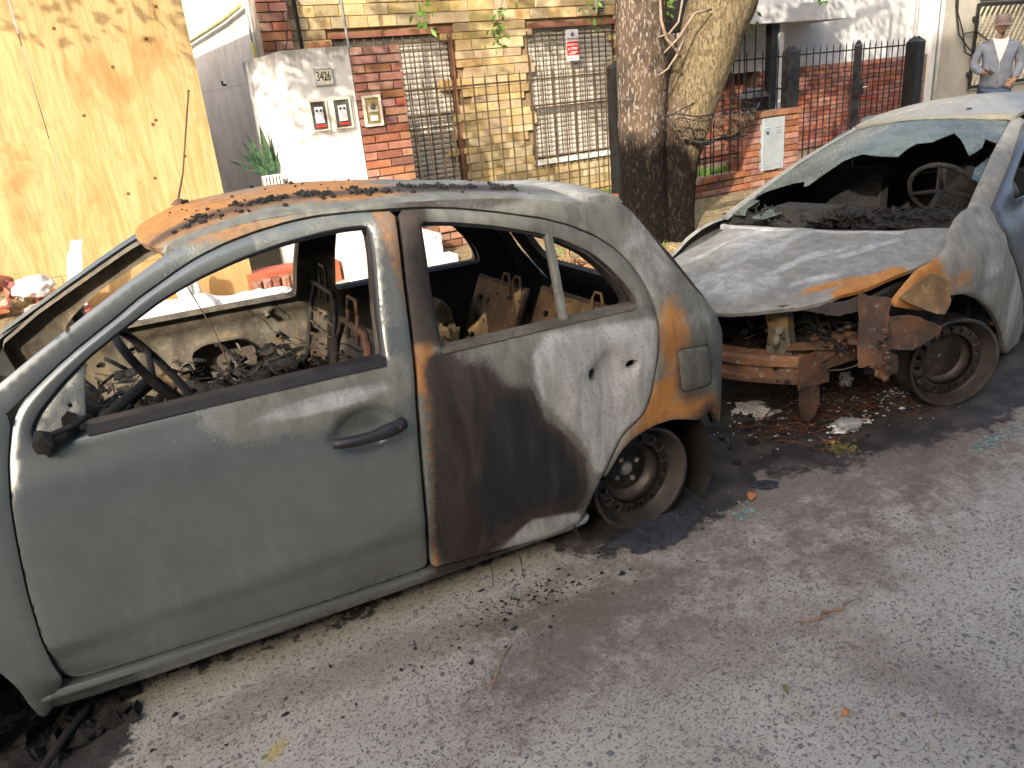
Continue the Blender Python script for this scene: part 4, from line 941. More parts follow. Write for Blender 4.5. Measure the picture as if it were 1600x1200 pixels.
for mir in (False, True):
    K = dict(flip=mir); pt = (lambda f_: f_)
    if not mir:
        mb = panel(fd_outer, [fd_win], side1(dent=dent_fd), .021, .035, paint=1, flip=mir); fd = cpart('front_door', mb, M_paint, near, paint_fd, label='grey green front door, its paint still mostly whole')
        holes = [rd_win, [(-.249, .690), (-.218, .680), (-.212, .705), (-.222, .728), (-.246, .722)], [(-.092, .690), (-.050, .688), (-.042, .706), (-.060, .722), (-.088, .716)]]
        mb = panel(rd_outer, holes, side1(dent=dent_rd), .026, .035, flip=mir); rd = cpart('rear_door', mb, M_paint, near, paint_rd, label='rear door blackened by soot with pale ash streaks and no handle')
        mb = panel(fender_o, [], side1(), .035, .02, flip=mir); cpart('fender', mb, M_paint, near, paint_fender)
        side_o = A_top[1:-1] + [(-.044, 1.240), (.0, 1.246)] + quarter_o[:0:-1][1:] + rail_o[rail_o.index((-0.185, 1.192)):]
        def paint_side(a, z):
            q_, r_ = paint_q(a, z), paint_rail(a, z); w_ = C01((a + .35) / .3)
            return {k: q_.get(k, 0) * w_ + r_.get(k, 0) * (1 - w_) for k in ('bare', 'rust', 'soot', 'ash')}
        mb = panel(side_o, [flap_o], side1(dent=lambda a, z: .004 * noise.noise(Vector((a * 5, z * 4, 3))) * C01((a + .3) / .2)), .017, .022, lip=.004, flip=mir); cpart('side_frame', mb, M_paint, near, paint_side, label='body side frame from pillar to rear wing with orange rust round the wheel arch')
        fl = [(x * .97 + .2165 * .03, z * .97 + .617 * .03) for x, z in flap_o]
        mb = panel(fl, [], side1(inset=-.001), .03, .012); cpart('fuel_flap', mb, M_paint, near, lambda a, z: dict(bare=1., soot=.46, rust=.1))
        mb = panel([(x * 1.04 - .2165 * .04, z * 1.04 - .617 * .04) for x, z in flap_o], [], side1(inset=.015), .06, 0); cpart('flap_recess', mb, M_char, near)
        mb = panel(sill_o, [], side1(dent=lambda a, z: .012 + .05 * C01((.11 - z) / .05) - .018 * math.exp(-((z - (.18 - (a + 1.9) * .035)) / .018) ** 2) * (a < -.5)), .022, .03, flip=mir); cpart('sill', mb, M_paint, near, paint_sill)
    else:
        warp = lambda f_: (lambda a, z: f_(a, z))
        dk = lambda a, z: dict(bare=1., soot=.46, rust=.38)
        mb = panel(fd_outer, [fd_win], side1(mirror=True), .05, .03, flip=True); fd2 = cpart('front_door', mb, M_paint, near, dk)
        mb = panel(rd_outer, [rd_win], side1(mirror=True), .05, .03, flip=True); rd2 = cpart('rear_door', mb, M_paint, near, dk)
        mb = panel(fender_o, [], side1(mirror=True), .05, .02, flip=True); cpart('fender', mb, M_paint, near, paint_fender)
        mb = panel(rail_o, [], side1(mirror=True), .035, .03, flip=True); cpart('side_frame', mb, M_paint, near, paint_rail)
        mb = panel(quarter_o, [], side1(mirror=True), .04, .02, flip=True); cpart('quarter_panel', mb, M_paint, near, paint_q)
        mb = panel(sill_o, [], side1(mirror=True), .05, .03, flip=True); cpart('sill', mb, M_paint, near, paint_sill)
# inner skins: door inner panels, pillars and rails, seen through the windows
def grow(poly, d):
    out = []; n_ = len(poly); ar = sum(poly[i][0] * poly[(i + 1) % n_][1] - poly[(i + 1) % n_][0] * poly[i][1] for i in range(n_)); sg = 1 if ar > 0 else -1
    for i in range(n_):
        a, p, c = Vector(poly[i - 1]), Vector(poly[i]), Vector(poly[(i + 1) % n_]); e1 = (p - a).normalized(); e2 = (c - p).normalized()
        nn = (Vector((e1.y, -e1.x)) + Vector((e2.y, -e2.x))); nn = nn.normalized() if nn.length > 1e-6 else Vector((e1.y, -e1.x)); q = p + nn * d * sg; out.append((q.x, q.y))
    return out
def paint_inner(a, z): return dict(bare=1., rust=.36 + .15 * ell(a, z, -1.3, .55, .3, .1), soot=.25 + .9 * C01((.62 - z) / .25) + (.9 * C01((z - 1.02) / .12) if a > -1.25 else 0) + .9 * C01((a + .74) / .1) * (a < 5), ash=.38 * ell(a, z, -1.2, .80, .35, .05))
M_innerp = burntpaint('scorched_inner_skin', (.2, .19, .16), .6, .1, barec=(.135, .12, .09), barec2=(.065, .057, .043), rustc=(.30, .20, .08))
ring_o = [(-2.06, .93), (-1.9, 1.035), (-1.674, 1.155), (-1.541, 1.225), (-1.422, 1.28), (-1.262, 1.32), (-.986, 1.33), (-.748, 1.32), (-.477, 1.295), (-.259, 1.262), (-.06, 1.20), (.0, 1.12), (.09, 1.02), (.17, .90), (.22, .8), (.25, .6), (.2, .42), (.0, .44), (-.15, .38), (-.22, .25), (-.3, .12), (-1.9, .16), (-2.0, .3), (-2.03, .6)]
for mir in (False, True):
    ins = lambda a, z: .0
    hs = [grow(fd_win, -.002), grow(rd_win, -.004)]
    if mir:
        hs = [grow([(x, z) for x, z in fd_win], -.004), grow(rd_win, -.002)]
        hs += [[(-1.40, .60), (-1.38, .56), (-1.20, .56), (-1.14, .60), (-1.13, .69), (-1.18, .745), (-1.34, .75), (-1.40, .72)],
               arch(-1.62, .80, .014, 0, 330, 8), arch(-1.02, .72, .014, 0, 330, 8), arch(-.88, .72, .011, 0, 330, 8), arch(-.84, .95, .009, 0, 330, 8), arch(-1.05, .83, .012, 0, 330, 8),
               [(-.55, .55), (-.33, .55), (-.30, .66), (-.36, .72), (-.52, .72)]]
    def relief(a, z, m_=mir):
        d = 0
        for (x, zz, rx, rz, h) in ((-1.34, .56, .24, .14, .018), (-1.2, .78, .5, .02, -.018), (-.83, .75, .03, .5, -.02), (-.83, .75, .012, .5, .02), (-1.62, .5, .1, .2, .015), (-.45, .6, .2, .15, .018), (-1.3, .84, .6, .012, .012)):
            d += h * ell(a, z, x, zz, rx, rz, .25)
        return d + .004 * noise.noise(Vector((a * 9, z * 9, 5)))
    mb = panel(ring_o, hs, side1(inset=.075 if not mir else .065, dent=relief, mirror=mir), .035, .03, flip=not mir)
    cpart('inner_side_panel', mb, M_innerp, near, paint_inner)
# roof
zcx = [-1.50, -1.40, -1.3, -1.05, -.8, -.5, -.25, -.08, .02]; zcv = [1.315, 1.362, 1.390, 1.408, 1.395, 1.360, 1.325, 1.292, 1.262]
def railz(a): return sinterp(a, [p[0] for p in A_top], [p[1] for p in A_top])
def rooff(a, t):      # t in 0..1 across
    zr = railz(a); zc = sinterp(a, zcx, zcv); b0 = S1(zr) + P1(a); b1 = Wn - b0; u = 2 * t - 1; b = b0 + (b1 - b0) * t
    z = zr + (zc - zr) * (1 - abs(u) ** 2.3); z += .006 * noise.noise(Vector((a * 4, t * 5, 2)))
    return Vector((a, b, z))
def rooffn(u, v):
    # u = a, v = t*1.1
    t = v / 1.1; p = rooff(u, t); du = rooff(u + .01, t) - p; dv = rooff(u, t + .01) - p; n_ = du.cross(dv).normalized()
    if n_.z > 0: n_ = -n_
    return roll(p), n_
roof_o = [(-1.405, .0), (-1.455, .12), (-1.485, .30), (-1.495, .55), (-1.485, .80), (-1.455, .98), (-1.405, 1.1), (-1.0, 1.1), (-.5, 1.1), (-.06, 1.1), (-.02, .9), (.0, .55), (-.02, .2), (-.06, 0), (-.5, 0), (-1.0, 0)]
def paint_roof(a, v):
    e = min(v, 1.1 - v); edge = C01(1 - e / .10)
    r = (.80 + .5 * noise.noise(Vector((a * 3, v * 4, 6)))) * C01((-.55 - a) / .5 + .35) * C01(e / .14 + .1); s_ = .62 * math.exp(-((v - .17 - (a + 1.2) * .02) / .10) ** 2) * C01((-.2 - a) / .4) + .5 * C01((a + .8) / .4) * C01((.5 - v) / .3) * ell(a, v, -.35, .22, .4, .15)
    return dict(bare=1., rust=r * .9, soot=s_, ash=.3 + .2 * C01((a + .5) / .3))
mb = panel(roof_o, [], rooffn, .028, .02, lip=.003, flip=False, sm=0); cpart('roof', mb, M_paint, near, paint_roof, label='roof with orange rust and a crust of burnt crumbs')
mb = panel(grow(roof_o, -.02), [], lambda u, v: (rooffn(u, v)[0] + Vector((0, 0, -.03)), Vector((0, 0, 1))), .08, 0, flip=True, sm=0); cpart('roof_lining', mb, M_char, near)
# roof header hanging off over the windscreen and spoiler lip
mb = MB(); mb.tube([roll(rooff(-1.40, .03) + Vector((-.01, 0, -.02))), roll(rooff(-1.46, .3) + Vector((0, 0, -.025))), roll(rooff(-1.475, .5) + Vector((0, 0, -.025))), roll(rooff(-1.46, .8) + Vector((0, 0, -.025))), roll(rooff(-1.41, .97) + Vector((0, 0, -.02)))], .02, 8); cpart('roof_header', mb, M_innerp, near)
# crumbs on the roof
mb = MB(); random.seed(3)
for _ in range(700):
    a = random.uniform(-1.40, -.25); v = .17 + random.gauss(0, .034) + (a + 1.2) * .03
    if noise.noise(Vector((a * 9, v * 9, 2))) < -.08: continue
    if random.random() < .12: v = random.uniform(.06, .7)
    q = rooff(a, max(.02, v / 1.1)); q.z += .004; q = roll(q); s_ = random.choice((.002, .003, .003, .004, .006, .009)) * random.uniform(.6, 1.3)
    mb.blob(q, s_, random.random() * 99, 1, (1.2, 1.1, .9), .6)
cpart('roof_crumbs', mb, M_char, near, kind='stuff')
# antenna
mb = MB(); p0 = roll(rooff(-1.33, .62)); mb.tube([p0 - Vector((0, 0, .01)), p0 + Vector((.0, 0, .02)), p0 + Vector((.035, .02, .10)), p0 + Vector((.115, .05, .36))], [.007, .004, .0028, .0028], 6); mb.blob(p0 + Vector((.116, .05, .362)), .005, 1, 1, rough=0); mb.lathe([(0, .02), (.012, .016), (.03, .0)], 12, Matrix.Translation(p0)); cpart('antenna', mb, M_rusty, near)
# hatch (tailgate) frame with its empty window
def hatchf(u, v):      # u: across 0..1.54, v: height
    a = sinterp(v, [.25, .45, .62, .74, .82, .90, .96, 1.03, 1.12, 1.20, 1.27], [.44, .47, .45, .41, .36, .30, .255, .205, .135, .07, .0]) + .02
    c = (u - Wn / 2) / (Wn / 2); a += .035 * (1 - c * c) - .035
    return roll((a, u, v)), Vector((-1, 0, -.35)).normalized()
hb = lambda z: S1(z) + P1(sinterp(z, [.25, .45, .62, .74, .9, 1.03, 1.12, 1.20], [.44, .47, .45, .41, .30, .2, .13, .07])) + .006
ho = [(hb(z) + .02, z) for z in (.36, .5, .62, .74, .82, .9, 1.0, 1.1, 1.2)] + [(.30, 1.262), (Wn / 2, 1.285), (Wn - .30, 1.262)] + [(Wn - hb(z) - .02, z) for z in (1.2, 1.1, 1.0, .9, .82, .74, .62, .5, .36)]
hw = [(.30, .86), (.255, .90), (.265, 1.0), (.315, 1.13), (.38, 1.195), (Wn / 2, 1.215), (Wn - .38, 1.195), (Wn - .315, 1.13), (Wn - .265, 1.0), (Wn - .255, .90), (Wn - .30, .86), (Wn / 2, .84)]
mb = panel(ho, [hw], hatchf, .05, .03); cpart('tailgate', mb, M_paint, near, lambda u, v: dict(bare=1., soot=.62, rust=.4))
mb = panel(grow(ho, -.03), [grow(hw, .004)], lambda u, v: (hatchf(u, v)[0] + Vector((-.045, 0, -.01)), Vector((1, 0, 0))), .06, 0, flip=True); cpart('tailgate_inner', mb, M_soot, near)
# spoiler-like rear roof corner
mb = MB()
for k in range(13):
    t_ = k / 12; b_ = .20 + (Wn - .40) * t_; zz = 1.262 + .028 * (1 - (2 * t_ - 1) ** 2); e = .05 * (1 - (2 * t_ - 1) ** 2)
    for (da, dz) in ((-.10, .006), (-.03 + e, .004), (.02 + e, -.008), (.045 + e, -.030), (.01 + e, -.040), (-.08, -.03)): mb.vert(roll((da, b_, zz + dz)))
for k in range(12):
    for i in range(6): mb.face((k * 6 + i, k * 6 + 6 + i, k * 6 + 6 + (i + 1) % 6, k * 6 + (i + 1) % 6), True)
mb.face(range(6)); mb.face(range(77, 71, -1)); mb.uv = [(v[0], v[1]) for v in mb.v]
cpart('rear_spoiler', mb, M_paint, near, lambda a, z: dict(bare=1., ash=.5, soot=.1))
# hood, cowl, nose
hood_o = [(-3.0, .25), (-2.96, .12), (-2.3, .10), (-2.3, 1.44), (-2.96, 1.42), (-3.0, 1.29), (-3.06, .77)]
mb = panel(hood_o, [], lambda a, b_: (roll((a, b_, sinterp(a, [-3.1, -3.0, -2.8, -2.5, -2.3], [.62, .68, .76, .815, .845]) + .05 * (1 - ((b_ - .77) / .67) ** 2) - .02)), Vector((0, 0, -1))), .06, .02); cpart('hood', mb, M_paint, near, lambda a, z: dict(bare=.3))
mb = MB(); mb.box(-3.02, -2.98, .25, 1.3, .25, .62); mb.box(-3.06, -3.02, .2, 1.35, .38, .50); cpart('front_crossmember', mb, M_rusty, near)
mb = MB()
for (x0, x1, y0, y1, z0, z1) in ((-2.32, -2.28, .08, 1.46, .15, .84), (-2.3, -2.12, .12, 1.42, .70, .74)): mb.box(x0, x1, y0, y1, z0, z1)
cpart('firewall', mb, M_soot, near)
mb = MB(); mb.box(-2.9, -2.45, .5, 1.1, .3, .62); mb.tube([(-2.7, .5, .6), (-2.6, .7, .68), (-2.5, 1.0, .62)], .04, 8); cpart('engine', mb, M_char, near)
# black belt strip, triangle plate, mirror stub, window bar, door handle
def strip(pts, z0, z1, th, mat_, name, parent, off=-.004):
    mb = MB(); n_ = len(pts); f_ = side1(inset=off); g_ = side1(inset=off + th)
    for a, z in pts:
        for q, dz in ((f_, z0), (f_, z1), (g_, z1), (g_, z0)): mb.vert(q(a, z + dz)[0])
    for i in range(n_ - 1):
        for k in range(4): mb.face((i * 4 + k, i * 4 + (k + 1) % 4, i * 4 + 4 + (k + 1) % 4, i * 4 + 4 + k)[::-1])
    mb.face((0, 1, 2, 3)); mb.face([n_ * 4 - 4 + k for k in (3, 2, 1, 0)]); return cpart(name, mb, mat_, parent)
strip([(-1.722, .901), (-1.447, .902), (-1.122, .901), (-.918, .899)], -.004, .022, .05, M_rubber, 'belt_strip', fd)
strip([(-.735, .894), (-.497, .894), (-.1, .892), (-.02, .890)], -.004, .012, .05, M_inner, 'belt_strip', rd)
# dark rubber round the window frames
def gasket(poly, w, off, mat_, parent, name='window_seal'):
    mb = MB(); inner = grow(poly, -w); f_ = side1(inset=off); n_ = len(poly)
    for p, q in zip(poly, inner): mb.vert(f_(p[0], p[1])[0]); mb.vert(side1(inset=off + .004)(q[0], q[1])[0]); mb.vert(side1(inset=off + .035)(q[0], q[1])[0])
    for i in range(n_):
        j = (i + 1) % n_
        mb.face((i * 3, j * 3, j * 3 + 1, i * 3 + 1), True); mb.face((i * 3 + 1, j * 3 + 1, j * 3 + 2, i * 3 + 2), True)
    return cpart(name, mb, mat_, parent)
gasket(grow(smoothpoly(fd_win, 1), .002), .011, .006, M_rubber, fd); gasket(grow(smoothpoly(rd_win, 1), .002), .009, .006, M_soot, rd)
tri = [(-1.838, .902), (-1.846, .917), (-1.844, .941), (-1.830, .964), (-1.810, .987), (-1.752, 1.036), (-1.684, 1.080), (-1.727, .905)]
mb = panel(tri, [arch(-1.745, .975, .006, 0, 300, 6)], side1(inset=.014), .03, .01, lip=.002, edge=.004, sm=0); cpart('mirror_plate', mb, M_paint, fd, lambda a, z: dict(bare=.4))
mb = MB(); f_ = side1(inset=.004)
mb.prism([(-1.775, .915), (-1.738, .912), (-1.735, .955), (-1.752, .968), (-1.770, .955)], 0, .012, Matrix.Translation(f_(0, .94)[0] - Vector((0, .94 * 0, .94))) @ Matrix(((1, 0, 0, 0), (0, 0, 1, -.012), (0, 1, 0, 0), (0, 0, 0, 1))))
q0 = f_(-1.80, .915)[0]
mb.tube([q0 + Vector((.05, .0, .005)), q0 + Vector((.02, -.03, .0)), q0 + Vector((-.005, -.045, -.005))], [.012, .016, .014], 8)
mb.blob(q0 + Vector((-.015, -.04, .0)), .032, 5, 2, (.9, .8, 1.1), .25); mb.tube([q0 + Vector((.09, .0, .03)), q0 + Vector((.05, -.02, .02)), q0 + Vector((-.005, -.04, .015))], .008, 6)
cpart('mirror_stub', mb, M_char, fd)
bar_o = [(-0.286, 1.200), (-0.262, 1.192), (-0.284, 0.888), (-0.309, 0.890)]
mb = panel(bar_o, [], side1(inset=.002, dent=lambda a, z: .004 * abs(math.sin((a + .27 + (z - 1.05) * -.07) * 300))), .012, .02, lip=.002, edge=.004, sm=0); cpart('window_bar', mb, M_paint, rd, lambda a, z: dict(bare=1., ash=.35))
# handle: tapered grip on two feet
mb = MB(); pts = []; rad = []
for i in range(13):
    s_ = i / 12; a = -1.128 + .215 * s_; z = .722 - .004 * math.sin(PI * s_) + .004 * s_; out = .034 * math.sin(PI * min(1, max(0, s_ * .9 + .08))) ** .6 + .010
    p, n_ = side1()(a, z); pts.append(p - n_ * out); rad.append(.0145 + .006 * C01((s_ - .55) / .15) + .002 * math.sin(PI * s_))
mb.tube(pts, rad, 12); hh = cpart('door_handle', mb, M_rubber, fd)
mb = MB(); p, n_ = side1()(-.93, .728); mb.lathe([(0, .012), (.007, .012), (.009, .009), (.009, 0)], 12, Matrix.Translation(p - n_ * .046) @ Matrix.Rotation(PI / 2, 4, 'X')); cpart('lock', mb, M_iron, hh)
# wheels
wheel(near, (.0, .145, .205), .213, .15, 0, 16, 4, 1, cap=True)
wheel(near, (.0, Wn - .145, .16), .213, .15, 0, 16, 4, -1)
wheel(near, (-2.38, .145, .205), .213, .15, .0, 16, 4, 1)
wheel(near, (-2.38, Wn - .145, .16), .213, .15, .0, 16, 4, -1)
# wheel wells and floor
def well(cx, side_y0, side_y1):
    mb = MB(); pr = arch(cx, .20, .325, -30, 210, 14); n_ = len(pr)
    for a, z in pr: mb.vert(roll((a, side_y0, z))); mb.vert(roll((a, side_y1, z)))
    for i in range(n_ - 1): mb.face((i * 2, i * 2 + 1, i * 2 + 3, i * 2 + 2), True)
    mb.face([i * 2 + 1 for i in range(n_)]); return mb
for cx in (0., -2.39):
    cpart('wheel_well', well(cx, .05, .38), M_char, near); cpart('wheel_well', well(cx, Wn - .38, Wn - .05), M_char, near)
mb = MB(); mb.box(-1.95, -.36, .09, Wn - .10, .12, .16); mb.box(-2.8, .36, .42, Wn - .42, .163, .20); mb.box(-.30, .36, .42, Wn - .42, .203, .42)
cpart('floor_pan', mb, M_soot, near)
mb = MB(); mb.box(.36, .42, .22, Wn - .22, .32, .60); cpart('rear_panel', mb, M_soot, near)
# ---- cabin remains
RX = lambda a, y, z: roll((a, y, z))
mb = MB(); 
for i in range(26):
    a = -1.93 + random.uniform(-.10, .13); y = random.uniform(.28, 1.28); mb.blob(RX(a, y, random.uniform(.52, .74)), random.uniform(.05, .12), i, 3, (1, 1.2, .8), .55)
cpart('dashboard_remains', mb, M_char, near)
mb = MB(); mb.box(-2.1, -1.95, .15, .55, .66, .72, None); cpart('dash_beam', mb, M_rusty, near)
mb = MB(); mb.tube([RX(-1.90, .43, .70), RX(-1.55, .42, .91)], .022, 8)
ctr = RX(-1.53, .42, .925); ax = Vector((.86, 0, .5)).normalized(); u_ = Vector((0, 1, 0)); w_ = ax.cross(u_)
mb.tube([ctr + (u_ * math.cos(k * PI / 14) + w_ * math.sin(k * PI / 14)) * .178 for k in range(28)], .013, 8, closed=True)
for a in (0.2, 2.9, 4.6): mb.tube([ctr - ax * .02, ctr + (u_ * math.cos(a) + w_ * math.sin(a)) * .17], .010, 6)
cpart('steering_wheel', mb, M_char, near)
def wireseat(y0, y1, a0, mat_):
    s_ = link('front_seat', None, near, (0, 0, 0)); mb = MB()
    for y in (y0, y1): mb.tube([RX(a0 - .42, y, .42), RX(a0 - .02, y, .40), RX(a0 + .06, y, .55), RX(a0 + .14, y, .86), RX(a0 + .16, y + (.04 if y == y0 else -.04), .93)], .012, 6)
    mb.tube([RX(a0 + .14, y0, .86), RX(a0 + .16, y0 + .06, .95), RX(a0 + .16, y1 - .06, .95), RX(a0 + .14, y1, .86)], .012, 6)
    mb.tube([RX(a0 - .42, y0, .42), RX(a0 - .44, (y0 + y1) / 2, .44), RX(a0 - .42, y1, .42)], .012, 6)
    ym = (y0 + y1) / 2
    for dy in (-.06, .06): mb.tube([RX(a0 + .15, ym + dy, .90), RX(a0 + .165, ym + dy, 1.0)], .007, 6)
    mb.tube([RX(a0 + .165, ym - .06, 1.0), RX(a0 + .17, ym - .045, 1.045), RX(a0 + .17, ym + .045, 1.045), RX(a0 + .165, ym + .06, 1.0)], .007, 6)
    cpart('seat_frame', mb, mat_, s_); mb = MB()
    for k in range(9):
        y = y0 + (y1 - y0) * (k + .5) / 9; pts = []
        for i in range(22):
            f_ = i / 21; pts.append(RX(a0 - .40 + .4 * f_ + .01 * math.sin(i * 2.1), y + .016 * math.sin(i * 1.9 + k), .43 + .012 * math.cos(i * 1.9)))
        mb.tube(pts, .0035, 5)
    for k in range(7):
        z = .50 + .055 * k; a = a0 + .05 + .26 * (z - .5); pts = [RX(a + .012 * math.sin(i * 1.7 + k), y0 + (y1 - y0) * i / 18, z + .013 * math.cos(i * 1.7)) for i in range(19)]; mb.tube(pts, .0035, 5)
    cpart('seat_springs', mb, M_rusty, s_)
    return s_
wireseat(.18, .58, -1.08, M_rusty); wireseat(.92, 1.36, -1.00, M_soot)
mb = MB()
for i in range(60): mb.blob(RX(random.uniform(-1.75, -1.0), random.uniform(.2, 1.3), random.uniform(.30, .52)), random.uniform(.04, .10), i + 50, 3, (1.2, 1.2, .8), .55)
for i in range(30): mb.blob(RX(random.uniform(-1.38, -1.0), random.uniform(.9, 1.35), random.uniform(.46, .66)), random.uniform(.03, .08), i + 90, 3, (1.2, 1.2, .9), .6)
cpart('charred_heap', mb, M_char, near)
mb = MB(); clutter(mb, 260, lambda r: RX(r.uniform(-1.45, -.95), r.uniform(.6, 1.38), r.uniform(.5, .74)), .02, .07, .5, 2); clutter(mb, 240, lambda r: RX(r.uniform(-1.98, -1.62), r.uniform(.25, 1.3), r.uniform(.60, .84)), .02, .08, .5, 3); clutter(mb, 200, lambda r: RX(r.uniform(-1.75, -1.0), r.uniform(.25, 1.3), r.uniform(.45, .62)), .02, .07, .5, 4)
cpart('burnt_wiring_and_trim', mb, M_char, near, kind='stuff')
mb = MB(); clutter(mb, 45, lambda r: RX(r.uniform(-1.95, -1.2), r.uniform(.4, 1.3), r.uniform(.56, .76)), .02, .05, .3, 6); clutter(mb, 60, lambda r: RX(r.uniform(-.5, .1), r.uniform(.3, 1.25), r.uniform(.42, .62)), .03, .08, .5, 7)
cpart('ash_coated_scraps', mb, M_inner, near, kind='stuff')
# rear seat back: perforated gold-rust sheets with wire head-rest loops
def seatback(y0, y1, a0, nm):
    s_ = link('rear_seat_back', None, near, (0, 0, 0)); h0, h1 = .40, .835; L = y1 - y0
    def fn(u, v): rib = .014 * (abs(((u / L * 4) % 1) - .5) < .28); return RX(a0 + (v - h0) * .4 - rib - .02 * math.sin(u * 3), y0 + u, v), Vector((1, 0, 0))
    hs = [arch(u, v, .016, 0, 330, 8) for u in [L * q for q in (.22, .42, .62, .82)] for v in (.50, .58, .66, .75) if random.random() < .8]
    mb = panel([(0, h0), (L, h0), (L, h1 - .03), (L - .03, h1), (.03, h1), (0, h1 - .03)], hs, fn, .03, .012, lip=.003, edge=.006, sm=0); cpart('back_sheet', mb, M_rustgold, s_)
    mb = MB(); mb.tube([RX(a0 - .02, y0, h0), RX(a0 + .175, y0, h1), RX(a0 + .175, y1, h1), RX(a0 - .02, y1, h0)], .014, 8); mb.tube([RX(a0 + .15, y0, h1 - .05), RX(a0 + .15, y1, h1 - .05)], .011, 6); cpart('tube_frame', mb, M_rusty, s_)
    for yy in ([y0 + L * .12, y0 + L * .34] if nm == 0 else [y0 + L * .2, y0 + L * .75]):
        mb = MB(); c = RX(a0 + .165, yy, h1); mb.tube([c + Vector((-.02, -.035, -.09)), c + Vector((-.01, -.035, .03)), c + Vector((-.005, -.02, .055)), c + Vector((-.005, .02, .055)), c + Vector((-.01, .035, .03)), c + Vector((-.02, .035, -.09)), c + Vector((-.02, .02, -.105)), c + Vector((-.02, -.02, -.105))], .006, 6, closed=True); cpart('head_rest_loop', mb, M_rustgold, s_)
seatback(.22, .80, -.15, 1); seatback(.82, 1.30, -.22, 0)
mb = MB()
for i in range(9): mb.blob(RX(-.36 + random.uniform(-.05, .08), random.uniform(1.0, 1.3), random.uniform(.50, .76)), random.uniform(.06, .10), i + 140, 2, (1, 1.1, 1), .5)
cpart('burnt_cushion', mb, simple('burnt_foam', (.22, .17, .09), (.10, .065, .035), 9, .95, bump=1, bscale=40, bdist=.01, c3=(.03, .02, .015)), near)
# thin wires dangling
for pts in ([RX(-1.45, 1.30, 1.26), RX(-1.36, 1.2, 1.05), RX(-1.30, 1.1, .85), RX(-1.27, 1.05, .62)], [RX(-1.44, 1.05, 1.30), RX(-1.42, 1.0, 1.2), RX(-1.40, .98, 1.1)]):
    mb = MB(); mb.tube(pts, .0028, 5); cpart('loose_wire', mb, M_rusty, near)
# windscreen remains: wiper cowl rod + broken mirror on the far door
mb = MB(); c = Vector((-1.80, Wn + .05, .93)); mb.blob(c, .085, 3, 2, (.5, 1, .8), .1); cpart('far_mirror', mb, M_soot, near)
# drips of melted trim under the sill
for (a, zz) in ((-.665, .07), (-.55, .06)):
    mb = MB(); p = side1()(a, .09)[0]; mb.tube([p + Vector((0, -.01, 0)), p + Vector((.004, -.015, -.03)), p + Vector((-.004, -.03, -.075))], [.003, .002, .0015], 5); cpart('melted_drip', mb, M_rusty, near)
# ================================================================== SECOND CAR (silver, nose stripped), same kind of local frame
far = thing('burnt_saloon', 'burnt silver car with stripped nose, crumpled bonnet and broken windscreen', 'car', (3.53222, 1.92040, 0), math.radians(12))
ROLL2 = .04; W2 = 1.6
def roll2(p): return Vector((p[0], p[1], p[2] - ROLL2 * p[1]))
def S2(z): return sinterp(z, [0, .3, .6, .75, .82, 1.0, 1.2, 1.3], [.03, .0, .0, .02, .06, .16, .27, .36])
def P2(a): return sinterp(a, [-.95, -.75, -.5, -.3, 0, 3.0, 3.3, 3.5], [.4, .22, .1, .04, .0, 0, .05, .15])
def side2(dent=None, inset=0., mirror=False):
    def fn(a, z):
        b = S2(z) + P2(a) + inset + (dent(a, z) if dent else 0); e = .01
        sb = (S2(z + e) - S2(z - e)) / (2 * e); pb = (P2(a + e) - P2(a - e)) / (2 * e); n_ = Vector((-pb, 1, -sb)).normalized()
        return (roll2((a, W2 - b, z)), Vector((n_.x, -n_.y, n_.z))) if mirror else (roll2((a, b, z)), n_)
    return fn
def ws(s, t):
    u = 2 * s - 1; bb = W2 / 2 + u * (W2 / 2 - .17); bt = W2 / 2 + u * (W2 / 2 - .36)
    ab = .04 + .15 * u * u; at = 1.22 + .14 * u * u; zb = .86 - .015 * u * u; zt = 1.262 - .05 * u * u
    return roll2((ab + (at - ab) * t, bb + (bt - bb) * t, zb + (zt - zb) * t + .045 * math.sin(PI * t) * (1 - .3 * u * u)))
def wsn(s, t):
    p = ws(s, t); return (ws(s + .01, t) - p).cross(ws(s, t + .01) - p).normalized()
M_silver = burntpaint('burnt_silver_paint', (.22, .23, .23), .40, .25, barec=(.245, .245, .222), barec2=(.165, .165, .152))
M_bluedoor = burntpaint('sooted_blue_grey_door', (.10, .115, .14), .35, .4)
# bonnet
def hzf(a, b):
    z = sinterp(a, [-1.15, -1.0, -.8, -.5, -.1, .2, .4], [.52, .61, .68, .755, .815, .845, .86]); c = (b - .8) / .72; z -= .065 * abs(c) ** 2.6
    z += .012 * noise.noise(Vector((a * 3.0, b * 3.2, 4))) + .010 * math.sin((b - a * .7) * 16) * ell(a, b, -.25, .85, .35, .4, .8) + .018 * math.exp(-((b - .40 - .1 * a) / .035) ** 2) * C01((-a - .1) / .2) * .5
    return z
def hfn(a, b):
    p = Vector((a, b, hzf(a, b))); n_ = Vector((1, 0, (hzf(a + .01, b) - hzf(a - .01, b)) / .02)).cross(Vector((0, 1, (hzf(a, b + .01) - hzf(a, b - .01)) / .02))).normalized(); return roll2(p), -n_
hood2_o = [(.14, 1.40), (-.05, 1.40), (-.38, 1.40), (-.60, 1.36), (-.80, 1.22), (-.93, 1.02), (-.97, .80), (-.955, .70), (-.91, .59), (-.83, .43), (-.74, .34), (-.57, .25), (-.31, .165), (-.09, .13), (.09, .15), (.24, .20), (.18, .27), (.06, .44), (.01, .65), (.02, .95), (.08, 1.18)]
